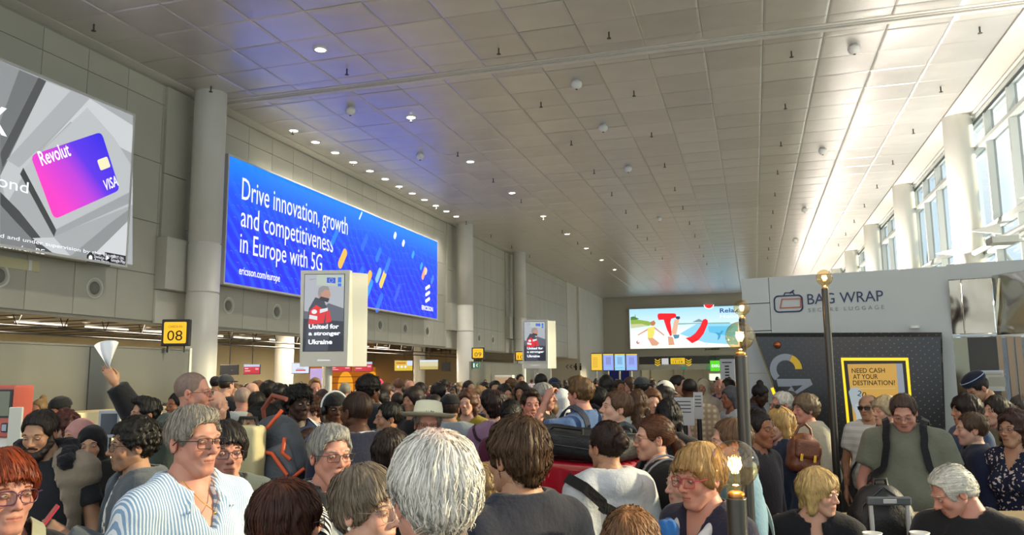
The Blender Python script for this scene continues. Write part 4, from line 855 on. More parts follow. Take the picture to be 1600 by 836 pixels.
# ================================================================== people: implicit surfaces turned into meshes
F32 = np.float32
def V3(*a): return np.array(a, dtype=F32)
def rc(P, a, b, r1, r2=None):
    """round cone between a and b"""
    r2 = r1 if r2 is None else r2; a = V3(*a); ba = V3(*b) - a; pa = P - a; h = np.clip(pa @ ba / max(float(ba @ ba), 1e-9), 0, 1)
    q = pa - h[:, None] * ba; return np.sqrt((q * q).sum(1)) - (r1 + (r2 - r1) * h)
def el(P, c, r):
    q = P - V3(*c); r = V3(*r); k0 = np.sqrt(((q / r) ** 2).sum(1)); k1 = np.sqrt(((q / (r * r)) ** 2).sum(1)) + 1e-9; return k0 * (k0 - 1) / k1
def mn(a, b, k=.02): h = np.maximum(k - np.abs(a - b), 0) / k; return np.minimum(a, b) - h * h * k * .25
def mx(a, b, k=.02): return -mn(-a, -b, k)
def sym(f, P): Q = P.copy(); Q[:, 0] = np.abs(Q[:, 0]); return f(Q)
def ns(P, s, seed=0):
    """soft wrinkly noise in -1..1"""
    x, y, z = P[:, 0] * s + seed * 1.7, P[:, 1] * s + seed * .9, P[:, 2] * s + seed * 2.3
    a = np.sin(x + 1.3 * np.sin(y * .9 + z * .6)) * np.cos(y * 1.1 + .9 * np.sin(z * 1.2 + x * .5)); b = np.sin(z * 1.7 + 1.1 * np.sin(x * 1.3 - y * .8)); return .6 * a + .4 * b
_FC = {}
def nets(f, lo, hi, h, m=4):
    """mesh of the zero level of f on a grid of step h (evaluated only near the surface): vertices, quads"""
    lo = np.array(lo, float); hi = np.array(hi, float); n = np.maximum(((hi - lo) / (h * m)).astype(int) + 2, 2); H_ = h * m
    ax = [lo[i] + H_ * np.arange(n[i]) for i in range(3)]; G = np.stack(np.meshgrid(*ax, indexing='ij'), -1).reshape(-1, 3).astype(F32)
    Dc = f(G).reshape(n); near = np.abs(Dc) < H_ * 1.9
    cell = np.zeros(n - 1, bool)
    for dx in (0, 1):
        for dy in (0, 1):
            for dz in (0, 1): cell |= near[dx:n[0] - 1 + dx, dy:n[1] - 1 + dy, dz:n[2] - 1 + dz]
    N = (n - 1) * m + 1; D = np.repeat(np.repeat(np.repeat(Dc, m, 0), m, 1), m, 2)[:N[0], :N[1], :N[2]].copy()
    ci = np.argwhere(cell); need = np.zeros(N, bool); o = np.arange(m + 1)
    ii = (ci[:, 0, None] * m + o)[:, :, None, None]; jj = (ci[:, 1, None] * m + o)[:, None, :, None]; kk = (ci[:, 2, None] * m + o)[:, None, None, :]
    need[ii, jj, kk] = True
    idx = np.argwhere(need); P = (lo + idx * h).astype(F32); D[need] = f(P)
    S = D < 0
    a, b, c = N - 1; mixed = np.zeros((a, b, c), bool); s0 = S[:-1, :-1, :-1]; cnt = np.zeros((a, b, c), F32); acc = np.zeros((a, b, c, 3), F32)
    for dx in (0, 1):
        for dy in (0, 1):
            for dz in (0, 1): mixed |= S[dx:dx + a, dy:dy + b, dz:dz + c] != s0
    mi = np.argwhere(mixed); vid = -np.ones((a, b, c), int); vid[mixed] = np.arange(len(mi)); pos = np.zeros((len(mi), 3)); cn = np.zeros(len(mi))
    x, y, z = mi.T; C8 = {}
    for q in range(8): dx, dy, dz = q >> 2 & 1, q >> 1 & 1, q & 1; C8[q] = D[x + dx, y + dy, z + dz]
    for q in range(8):
        for bit, axn in ((4, 0), (2, 1), (1, 2)):
            if q & bit: continue
            d0, d1 = C8[q], C8[q | bit]; cr = (d0 < 0) != (d1 < 0); t = np.where(cr, d0 / (d0 - d1 + 1e-12), 0)
            p = np.array([q >> 2 & 1, q >> 1 & 1, q & 1], float)
            pos += np.where(cr[:, None], p, 0); pos[:, axn] += t * cr; cn += cr
    V = lo + (mi + pos / cn[:, None]) * h; Fq = []
    for axn in range(3):
        u, w = (axn + 1) % 3, (axn + 2) % 3
        sl0 = [slice(None)] * 3; sl1 = [slice(None)] * 3; sl0[axn] = slice(0, -1); sl1[axn] = slice(1, None)
        A, B = S[tuple(sl0)], S[tuple(sl1)]; E = np.argwhere(A != B); E = E[(E[:, u] > 0) & (E[:, w] > 0) & (E[:, u] < N[u] - 1) & (E[:, w] < N[w] - 1)]
        if not len(E): continue
        q = []
        for du, dw in ((-1, -1), (0, -1), (0, 0), (-1, 0)): I = E.copy(); I[:, u] += du; I[:, w] += dw; q.append(vid[I[:, 0], I[:, 1], I[:, 2]])
        q = np.stack(q, 1); fl = A[tuple(E.T)]; q[~fl] = q[~fl][:, ::-1]; Fq.append(q)
    return V.astype(F32), np.concatenate(Fq)
def mesh_np(name, V, Fc, mats, tint=None, mi=None):
    me = bpy.data.meshes.new(name); me.vertices.add(len(V)); me.vertices.foreach_set('co', np.ascontiguousarray(V, F32).ravel())
    k = Fc.shape[1]; me.loops.add(Fc.size); me.loops.foreach_set('vertex_index', np.ascontiguousarray(Fc, np.int32).ravel())
    me.polygons.add(len(Fc)); me.polygons.foreach_set('loop_start', np.arange(0, Fc.size, k, dtype=np.int32))
    me.polygons.foreach_set('use_smooth', np.ones(len(Fc), bool)); me.update(calc_edges=True)
    for m in (mats if isinstance(mats, (list, tuple)) else [mats]): me.materials.append(m)
    if tint is not None:
        at = me.color_attributes.new('tint', 'FLOAT_COLOR', 'POINT'); c = np.ones((len(V), 4), F32); c[:, :3] = tint; at.data.foreach_set('color', c.ravel())
    return me
def tinted(name, col, rough=.5, bump=.15, bscale=250, sss=0, spec=.35):
    if name in _mats: return _mats[name]
    m = bpy.data.materials.new(name); m.use_nodes = True; nt = m.node_tree; N = nt.nodes; L = nt.links; p = N['Principled BSDF']
    at = N.new('ShaderNodeAttribute'); at.attribute_name = 'tint'; mxn = N.new('ShaderNodeMix'); mxn.data_type = 'RGBA'; mxn.blend_type = 'MULTIPLY'; mxn.inputs['Factor'].default_value = 1
    mxn.inputs['A'].default_value = srgb(col) if isinstance(col, str) else col; L.new(at.outputs['Color'], mxn.inputs['B'])
    tc = N.new('ShaderNodeTexCoord'); nz = N.new('ShaderNodeTexNoise'); nz.inputs['Scale'].default_value = 22; nz.inputs['Detail'].default_value = 3; L.new(tc.outputs['Object'], nz.inputs['Vector'])
    mr = N.new('ShaderNodeMapRange'); mr.inputs['From Min'].default_value = .3; mr.inputs['From Max'].default_value = .7; mr.inputs['To Min'].default_value = .90; mr.inputs['To Max'].default_value = 1.06; L.new(nz.outputs['Fac'], mr.inputs['Value'])
    m2 = N.new('ShaderNodeMix'); m2.data_type = 'RGBA'; m2.blend_type = 'MULTIPLY'; m2.inputs['Factor'].default_value = 1; L.new(mxn.outputs['Result'], m2.inputs['A'])
    cb = N.new('ShaderNodeCombineColor'); cb.inputs[0].default_value = 1; L.new(mr.outputs[0], cb.inputs[1]); L.new(mr.outputs[0], cb.inputs[2]); L.new(cb.outputs[0], m2.inputs['B'])
    L.new(m2.outputs['Result'], p.inputs['Base Color']); p.inputs['Roughness'].default_value = rough; p.inputs['Specular IOR Level'].default_value = spec
    n2 = N.new('ShaderNodeTexNoise'); n2.inputs['Scale'].default_value = bscale; L.new(tc.outputs['Object'], n2.inputs['Vector']); bp = N.new('ShaderNodeBump'); bp.inputs['Strength'].default_value = bump; bp.inputs['Distance'].default_value = .002
    L.new(n2.outputs['Fac'], bp.inputs['Height']); L.new(bp.outputs['Normal'], p.inputs['Normal'])
    if sss: p.inputs['Subsurface Weight'].default_value = sss; p.inputs['Subsurface Radius'].default_value = (.012, .004, .002)
    _mats[name] = m; return m
SKIN = dict(fair=tinted('skin_fair', 'c49a86'), pink=tinted('skin_pink', 'bd8876'), tan=tinted('skin_tan', 'aa8268'), olive=tinted('skin_olive', '9c7860'), brown=tinted('skin_brown', '8a5a40'), dark=tinted('skin_dark', '50301f'), deep=tinted('skin_deep', '3a241a'))

# ------------------------------------------------------------------ head: faces -y, centre between the ears
HV = dict(  # head kinds: width, jaw width, jowl, nose, lips, brow, age lines
    man=dict(w=1.0, jaw=1.0, jowl=0, nose=1.0, lip=.9, brow=1.0, age=.3), woman=dict(w=.95, jaw=.86, jowl=0, nose=.86, lip=1.1, brow=.5, age=.1),
    oldman=dict(w=1.0, jaw=1.0, jowl=.22, nose=1.15, lip=.75, brow=1.1, age=1), oldwoman=dict(w=.97, jaw=.93, jowl=.2, nose=.98, lip=.8, brow=.5, age=.9),
    heavy=dict(w=1.06, jaw=1.14, jowl=.75, nose=1.05, lip=.9, brow=.8, age=.4), lean=dict(w=.95, jaw=.95, jowl=0, nose=1.1, lip=1.0, brow=1.1, age=.2), child=dict(w=.96, jaw=.8, jowl=.1, nose=.65, lip=1.0, brow=.3, age=0))
def head_f(k, lod=0):
    p = HV[k]; w, jw, jo, no, li, br = p['w'], p['jaw'], p['jowl'], p['nose'], p['lip'], p['brow']; age = p['age']
    def f(P):
        Q = P.copy(); Q[:, 0] = np.abs(Q[:, 0])
        d = el(Q, (0, .016, .036), (.0735 * w, .094, .084))
        d = mn(d, el(Q, (0, -.030, -.028), (.0545 * w, .059, .080)), .03)
        d = mn(d, rc(Q, (.046 * jw, .002, -.044), (.014 * jw, -.056, -.094), .020, .017), .026)
        d = mn(d, rc(Q, (0, -.066, -.097), (.009, -.066, -.097), .016), .018)
        if jo: d = mn(d, rc(Q, (.042 * jw, -.03, -.058), (.02, -.050, -.098), .014 + .013 * jo, .010 + .013 * jo), .02); d = mn(d, rc(Q, (0, -.035, -.102), (0, .0, -.12), .016 + .026 * jo), .03)
        d = mn(d, el(Q, (.037 * w, -.060, -.026), (.024, .022, .026)), .016)                                  # cheek
        d = mn(d, rc(Q, (.010, -.086, .021), (.046 * w, -.068, .025), .0075 + .0025 * br), .012)                # brow
        e = el(Q, (.0315, -.101, .003), (.020, .020, .0135)); d = mx(d, -e, .012)                                # socket
        d = mn(d, el(Q, (.0315, -.0755, .003), (.0165, .0145, .0125)), .004)                                     # lids
        d = mn(d, rc(Q, (0, -.084, .014), (0, -.0985 - .008 * no, -.026), .0070, .0095 * no), .010)              # nose
        d = mn(d, rc(Q, (0, -.100 - .009 * no, -.029), (0, -.098 - .009 * no, -.031), .0105 * no), .006); d = mn(d, el(Q, (.0125 * no, -.094, -.034), (.0085, .011, .0085)), .006)
        d = mn(d, el(Q, (0, -.076, -.064), (.027, .015, .019)), .014)                                            # muzzle
        d = mn(d, rc(Q, (0, -.0895, -.0605), (.021, -.079, -.0640), .0042 * li, .0022), .005); d = mn(d, rc(Q, (0, -.0882, -.0708), (.019, -.079, -.0675), .0052 * li, .0024), .005)
        d = mx(d, -rc(Q, (0, -.0940, -.0655), (.023, -.084, -.0655), .0018), .003)                               # mouth line
        if age: d = mx(d, -rc(Q, (.021, -.094, -.036), (.033, -.084, -.064), .0014 * (1 + age)), .007)            # fold beside the mouth
        ea = el(Q, (.0775 * w, .014, -.006), (.0085, .0185, .031)); ea = mx(ea, -el(Q, (.086 * w, .009, -.004), (.007, .0105, .019)), .004); d = mn(d, ea, .006)
        d = mn(d, rc(P, (0, .024, -.05), (0, .050, -.21), .047 * (.86 + .14 * jw) + .010 * jo, .056 + .012 * jo), .035)
        return d
    return f
def face_tint(V, k, beard=0, grey=0):
    p = HV[k]; x = np.abs(V[:, 0]); y, z = V[:, 1], V[:, 2]; T = np.ones((len(V), 3), F32)
    def blob(c, r, col, s=1):
        nonlocal T
        g = np.exp(-(((x - c[0]) / r[0]) ** 2 + ((y - c[1]) / r[1]) ** 2 + ((z - c[2]) / r[2]) ** 2)) * s; T = T * (1 - g[:, None]) + T * np.array(col, F32) * g[:, None]
    blob((.036, -.075, -.024), (.022, .03, .018), (1.04, .78, .74), .7); blob((0, -.11, -.03), (.014, .02, .014), (1.05, .76, .72), .7); blob((.078, .01, 0), (.012, .03, .035), (1.05, .76, .7), .6)
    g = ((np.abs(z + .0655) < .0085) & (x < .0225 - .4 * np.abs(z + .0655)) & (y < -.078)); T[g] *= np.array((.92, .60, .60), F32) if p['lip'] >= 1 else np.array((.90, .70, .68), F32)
    g = (np.abs(z + .0655) < .0014) & (x < .022) & (y < -.078); T[g] *= .45  # dark crease between the lips painted into the tint
    g = (x > .004) & (x < .0135) & (z < -.0355) & (z > -.043) & (y < -.088) & (y > -.108); T[g] *= .5  # nostril shade painted into the tint, no cavity modelled
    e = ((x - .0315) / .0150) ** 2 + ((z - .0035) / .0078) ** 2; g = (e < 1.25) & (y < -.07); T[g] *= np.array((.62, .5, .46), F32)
    if beard:
        b = np.clip((-.040 - z) / .015, 0, 1) * np.clip((.03 - y) / .02, 0, 1) * np.clip((z + .14) / .02, 0, 1); b = np.maximum(b, np.exp(-((z + .05) / .008) ** 2) * (x < .028) * (y < -.075)); T *= (1 - beard * .5 * b)[:, None]
    return T
def cached(key, fn):
    if key not in _FC: _FC[key] = fn()
    return _FC[key]
RES = {0: .0043, 1: .0058, 2: .0082, 3: .0125}
def head_mesh(k, lod): return cached(('head', k, lod), lambda: nets(head_f(k), (-.105, -.135, -.20), (.105, .125, .135), RES[lod]))
# ------------------------------------------------------------------ hair in head space
def rb(P, c, h, r): q = np.abs(P - V3(*c)) - (np.array(h, F32) - r); return np.linalg.norm(np.maximum(q, 0), axis=1) + np.minimum(q.max(1), 0) - r
def shell(P, g=.010, w=1.0): return el(P, (0, .018, .038), (.0745 * w + g, .095 + g, .085 + g))
def clump(P):
    """locks that fan out from the crown"""
    ph = np.arctan2(P[:, 0], P[:, 1] - .05); q = ns(P, 28, 4); return (.62 * np.sin(ph * 23 + 3.2 * q) + .38 * np.sin(ph * 53 + 5 * q)) * 1.5
def hair_f(st, w=1.0):
    face = lambda P, t=.070, d=0: rb(P, (0, -.125, t - .092), (.069, .085, .092), .045)
    def cut(P, t=.080, back=-.055, ear=True, side=.02):
        """area of scalp that carries hair: above the hairline, behind the temples, above the nape"""
        q = mx(-face(P, t), (back - P[:, 2]) - .0 * P[:, 1] + np.clip(.03 - P[:, 1], 0, .1) * .9, .012)
        if ear: Q = P.copy(); Q[:, 0] = np.abs(Q[:, 0]); q = mx(q, -el(Q, (.082, .002, -.022), (.03, .027, .032)), .008)
        return q
    def f(P):
        n1 = ns(P, 60, 1); n2 = clump(P)
        if st == 'short': d = mx(shell(P, .011, w) - .0025 * n1 - .0016 * n2, cut(P), .008)
        elif st == 'crop': d = mx(shell(P, .005, w) - .0006 * n2, cut(P, .072), .008)
        elif st == 'buzz': d = mx(shell(P, .0016, w), cut(P, .088, -.05), .006)
        elif st == 'side':   # combed across the forehead
            d = mn(shell(P, .012, w), rc(P, (.03, -.05, .10), (-.045, -.07, .065), .020, .012), .02); d = mx(d - .003 * n1 - .0014 * n2, cut(P, .073), .008)
        elif st == 'tuft': d = mn(shell(P, .010, w), el(P, (0, -.025, .105), (.058, .07, .034)), .02); d = mx(d - .006 * n1 - .002 * n2, cut(P, .080), .008)
        elif st == 'wavy':
            d = mn(shell(P, .016, w), el(P, (0, .07, -.01), (.062, .045, .075)), .03); d = mx(d - .006 * n1 - .0025 * n2, cut(P, .076, -.085, False), .008); Q = P.copy(); Q[:, 0] = np.abs(Q[:, 0]); d = mx(d, -el(Q, (.085, -.012, -.012), (.03, .022, .03)), .008)
        elif st == 'full':
            d = mn(shell(P, .016, w), el(P, (0, .068, .005), (.066, .045, .07)), .03); d = mx(d - .004 * n1 - .0025 * n2, cut(P, .078, -.066), .008)
        elif st == 'swept':  # combed straight back, longer at the neck
            d = mn(shell(P, .015, w), el(P, (0, .075, -.005), (.06, .045, .07)), .03); d = mx(d - .004 * n1 - .0015 * n2, cut(P, .082, -.08, True), .008)
        elif st == 'curly': d = mn(shell(P, .022, w), el(P, (0, .03, .06), (.085, .09, .075)), .03); d = mx(d - .008 * ns(P, 110, 3) - .003 * n1, cut(P, .066, -.06), .008)
        elif st == 'dreads': d = mn(shell(P, .024, w), el(P, (0, -.01, .09), (.085, .085, .045)), .03); d = mx(d - .012 * np.abs(ns(P, 95, 3)) - .003 * n1, cut(P, .052, -.045), .008)
        elif st == 'afro': d = mx(el(P, (0, .03, .05), (.115, .12, .11)) - .004 * ns(P, 160, 3), cut(P, .062, -.07, False), .01)
        elif st == 'fringe':   # bald on top, band of hair round the back
            d = mx(shell(P, .006, w) - .001 * n2, cut(P, .07), .006); d = mx(d, -el(P, (0, -.02, .095), (.066, .088, .055)), .008)
        elif st == 'pixie':  # short woman's cut with fringe
            d = mn(shell(P, .019, w), rc(P, (.05, -.060, .060), (-.05, -.064, .050), .020, .018), .02); d = mn(d, el(P, (0, .06, -.01), (.066, .05, .06)), .03)
            Q = P.copy(); Q[:, 0] = np.abs(Q[:, 0]); d = mn(d, rc(Q, (.066, -.02, .03), (.070, -.012, -.012), .018, .010), .02); d = mx(d - .005 * n1 - .0016 * n2, cut(P, .047, -.075, False), .008); d = mx(d, -el(Q, (.09, .004, -.026), (.022, .018, .024)), .006)
        elif st == 'bob':
            Q = P.copy(); Q[:, 0] = np.abs(Q[:, 0]); d = mn(shell(P, .022, w), rc(Q, (.070, .01, .02), (.072, .0, -.085), .034, .026), .03); d = mn(d, rc(P, (0, .07, .0), (0, .07, -.085), .055, .045), .04)
            d = mn(d, rc(P, (.045, -.062, .070), (-.045, -.066, .052), .018), .02); d = mx(d - .005 * n1 - .0018 * n2, -el(P, (0, -.100, -.045), (.056, .062, .098)), .010)
        elif st in ('long', 'longwavy'):
            Q = P.copy(); Q[:, 0] = np.abs(Q[:, 0]); d = mn(shell(P, .018, w), rc(Q, (.068, .015, .02), (.085, .03, -.20), .030, .026), .03); d = mn(d, rc(P, (0, .075, .0), (0, .105, -.30), .055, .050), .04)
            a = .016 if st == 'longwavy' else .005; d = mx(d - a * ns(P, 55, 5) - .002 * n2, -el(P, (0, -.100, -.035), (.060, .062, .105)), .010)
        elif st in ('bun', 'pony', 'topbun'):
            d = mx(shell(P, .009, w) - .0016 * n2, cut(P, .070, -.06), .008)
            if st == 'bun': d = mn(d, el(P, (0, .120, .035), (.044, .038, .042)) - .006 * ns(P, 90, 2), .012)
            elif st == 'topbun': d = mn(d, el(P, (0, .06, .135), (.040, .040, .034)) - .006 * ns(P, 90, 2), .012)
            else: d = mn(d, rc(P, (0, .105, .010), (0, .150, -.05), .020, .034), .015); d = mn(d, rc(P, (0, .150, -.05), (.0, .125, -.22), .032, .012) - .006 * ns(P, 60, 2), .02)
        return d
    return f
HBOX = dict(long=((-.14, -.12, -.37), (.14, .17, .16)), longwavy=((-.15, -.12, -.37), (.15, .18, .16)), pony=((-.11, -.12, -.25), (.11, .20, .15)), bob=((-.13, -.12, -.14), (.13, .15, .16)), bun=((-.11, -.12, -.12), (.11, .18, .16)), topbun=((-.11, -.12, -.12), (.11, .16, .19)), afro=((-.14, -.12, -.13), (.14, .17, .18)))
def hair_mesh(st, w, lod):
    lo, hi = HBOX.get(st, ((-.125, -.13, -.15), (.125, .15, .175)))
    return cached(('hair', st, w, lod), lambda: nets(hair_f(st, w), lo, hi, {0: .0052, 1: .0070, 2: .0092, 3: .0145}[lod]))
def strands(st, w, n, ln, seed, width=.0016):
    """thin ribbons combed over the hair volume: (vertices, quads, tint)"""
    def make():
        f = hair_f(st, w); V, Q = hair_mesh(st, w, 1); rg = np.random.default_rng(seed); c = V[rg.integers(0, len(V), n)] + rg.normal(0, .002, (n, 3)).astype(F32)
        whorl = V3(.01, .06, .125) if st not in ('side', 'pixie', 'bob') else V3(-.02, .045, .13); segs = 6; P = c.astype(F32).copy(); pts = [P.copy()]; nrms = []; st_ = ln / segs
        def grad(p):
            e = .002; g = np.stack([f(p + V3(e, 0, 0)) - f(p - V3(e, 0, 0)), f(p + V3(0, e, 0)) - f(p - V3(0, e, 0)), f(p + V3(0, 0, e)) - f(p - V3(0, 0, e))], 1); return g / (np.linalg.norm(g, axis=1, keepdims=True) + 1e-9)
        for s in range(segs + 1):
            g = grad(P); dv = f(P); P = P - g * (dv - .0012 - .001 * rg.random(n))[:, None].clip(-.01, .01); pts[-1] = P.copy(); nrms.append(g)
            if st == 'swept': dr = np.tile(V3(0, 1, -.35), (n, 1))
            elif st in ('side',): dr = (P - whorl) * V3(1, 1, 1) + np.where(P[:, 1:2] < 0, V3(-.08, -.01, 0), V3(0, 0, -.05))
            elif st in ('bun', 'pony'): dr = V3(0, .12, .01) - P
            else: dr = (P - whorl) + V3(0, 0, -.06)
            dr = dr + .02 * np.stack([ns(P, 45, 7 + seed), ns(P, 45, 9 + seed), ns(P, 45, 11 + seed)], 1) + .004 * rg.normal(0, 1, (n, 3))
            dr = dr - g * (dr * g).sum(1, keepdims=True); dr /= np.linalg.norm(dr, axis=1, keepdims=True) + 1e-9; P = (P + dr * st_).astype(F32); pts.append(P.copy())
        pts = np.stack(pts[:segs + 1], 1); g = np.stack(nrms, 1); t = np.gradient(pts, axis=1); sd = np.cross(t, g); sd /= np.linalg.norm(sd, axis=2, keepdims=True) + 1e-9
        wd = width * np.array([.5] + [1] * (segs - 2) + [.7, .15]) [None, :, None]; up = g * (.0034 * rg.random(n) ** 2)[:, None, None]
        L_, R_ = pts + up - sd * wd, pts + up + sd * wd; k = segs + 1; VV = np.stack([L_, R_], 2).reshape(-1, 3)
        base = (np.arange(n) * k * 2)[:, None] + (np.arange(segs) * 2)[None, :]; q = np.stack([base, base + 1, base + 3, base + 2], -1).reshape(-1, 4)
        tint = np.repeat((.66 + .58 * rg.random(n)), k * 2)
        return VV.astype(F32), q, np.stack([tint] * 3, 1)
    return cached(('str', st, w, n, ln, seed), make)
_hm = {}
def hair_mat(col):
    if col in _hm: return _hm[col]
    m = tinted('hair_' + col, col, rough=.52, bump=.5, bscale=120, spec=.3); nt = m.node_tree
    # fibre direction streaks
    nz = [n for n in nt.nodes if n.type == 'TEX_NOISE' and abs(n.inputs['Scale'].default_value - 22) < 1][0]; mp = nt.nodes.new('ShaderNodeMapping'); mp.inputs['Scale'].default_value = (9, 5, 1.2)
    nt.links.new([n for n in nt.nodes if n.type == 'TEX_COORD'][0].outputs['Object'], mp.inputs['Vector']); nt.links.new(mp.outputs[0], nz.inputs['Vector']); nz.inputs['Scale'].default_value = 14
    mr = [n for n in nt.nodes if n.type == 'MAP_RANGE'][0]; mr.inputs['To Min'].default_value = .78; mr.inputs['To Max'].default_value = 1.14
    cb = [n for n in nt.nodes if n.type == 'COMBINE_COLOR'][0]; nt.links.new(mr.outputs[0], cb.inputs[0]); _hm[col] = m; return m
# ------------------------------------------------------------------ hands
def hand_f(curl, spread=.0):
    """left hand pointing down (-z), palm towards +x... fingers curl by `curl` radians per joint"""
    fs = [(-.030, .078, .0078), (-.010, .086, .0082), (.011, .080, .0080), (.030, .062, .0070)]; J = []
    for i, (y, L, r) in enumerate(fs):
        p = V3(0, y * .92, -.088 + .006 * abs(i - 1.3)); a = curl * .55; pts = [p]
        for k, s in enumerate((.45, .31, .24)):
            p = p + V3(math.sin(a), y * spread * 2, -math.cos(a)) * L * s; pts.append(p); a += curl * (.9 + .12 * k)
        J.append((pts, r))
    th = [V3(.008, -.030, -.025), V3(.026, -.050, -.052), V3(.034, -.050 + curl * .008, -.080), V3(.038, -.044 + curl * .014, -.100)]
    def f(P):
        d = rc(P, (0, 0, .03), (0, 0, -.015), .024, .026); d = mx(d, np.abs(P[:, 0]) - .021, .02)
        pm = rc(P, (0, -.014, -.03), (0, -.022, -.080), .019, .016); pm = mn(pm, rc(P, (0, .014, -.03), (0, .022, -.080), .018, .014), .02); pm = mn(pm, rc(P, (0, 0, -.03), (0, 0, -.084), .017, .014), .02); d = mn(d, pm, .02)
        for pts, r in J:
            g = None
            for k in range(3): q = rc(P, pts[k], pts[k + 1], r * (1.08 - .10 * k), r * (.98 - .10 * k)); g = q if g is None else mn(g, q, .003)
            d = mn(d, g, .0045)
        d = mn(d, rc(P, th[0], th[1], .016, .0115), .014); d = mn(d, rc(P, th[1], th[2], .0105, .0095), .003); d = mn(d, rc(P, th[2], th[3], .0095, .0078), .003)
        return d
    return f
def hand_mesh(curl, lod): return cached(('hand', curl, lod), lambda: nets(hand_f(curl), (-.05, -.07, -.19), (.11, .06, .065), {0: .0048, 1: .0066, 2: .0092, 3: .0135}[lod]))
# ------------------------------------------------------------------ bodies (canonical height 1.75 m, faces -y)
ARMS = dict(down=((.245, .05, 1.12), (.235, -.04, .88)), forward=((.245, -.02, 1.13), (.19, -.26, 1.06)), front=((.25, .02, 1.12), (.10, -.22, 1.02)), cross=((.25, -.02, 1.12), (.02, -.20, 1.12)),
    phone=((.24, -.02, 1.14), (.12, -.26, 1.28)), face=((.22, -.12, 1.20), (.06, -.19, 1.47)), brow=((.30, -.16, 1.36), (.11, -.16, 1.60)), strap=((.26, -.06, 1.17), (.12, -.15, 1.38)), up=((.30, -.03, 1.62), (.29, -.10, 1.86)), handle=((.26, .0, 1.13), (.25, -.18, .93)), table=((.24, -.12, 1.16), (.16, -.34, 1.10)), back=((.25, .08, 1.14), (.10, .16, .98)))
def pose_pts(P):
    """joints of both arms: dict with side +1 (person's left, +x) and -1"""
    out = {}
    for s, k in ((1, P.get('al', 'down')), (-1, P.get('ar', 'down'))):
        e, w_ = ARMS[k] if isinstance(k, str) else k
        out[s] = ((.168 * s * P['sh'], .022, 1.425), (e[0] * s * (.5 + .5 * P['sh']), e[1], e[2]), (w_[0] * s, w_[1], w_[2]))
    return out
def torso(Q, g, P):
    """Q has |x|; g grows the surface"""
    sh, be, hp = P['sh'], P['belly'], P['hip']
    d = el(Q, (0, .012, 1.27), (.158 * sh + g, .108 + .03 * be + g, .225 + g))
    d = mn(d, el(Q, (0, .012 - .04 * be, 1.07), (.138 * (sh * .4 + .6) + .075 * be + g, .098 + .085 * be + g, .19 + .02 * be + g)), .06)
    d = mn(d, el(Q, (0, .025, .93), (.150 * hp + .04 * be + g, .112 + .03 * be + g, .13 + g)), .06)
    d = mn(d, rc(Q, (.02, .03, 1.455), (.145 * sh, .022, 1.420), .056 + g, .056 + g), .05)
    d = mn(d, rc(Q, (.0, .045, 1.53), (.10 * sh, .03, 1.455), .045 + g, .045 + g), .04)
    if P.get('bust'): d = mn(d, el(Q, (.075, -.085, 1.27), (.062 + g, .048 + g, .062 + g)), .04)
    return d
def legs_j(P):
    if P.get('sit'): return ((.095, .02, .92), (.115, -.40, .93), (.115, -.38, .50))
    return ((.088 * P['hip'], .025, .90), (.10, -.005 + .0, .49), (.105, .035, .09))
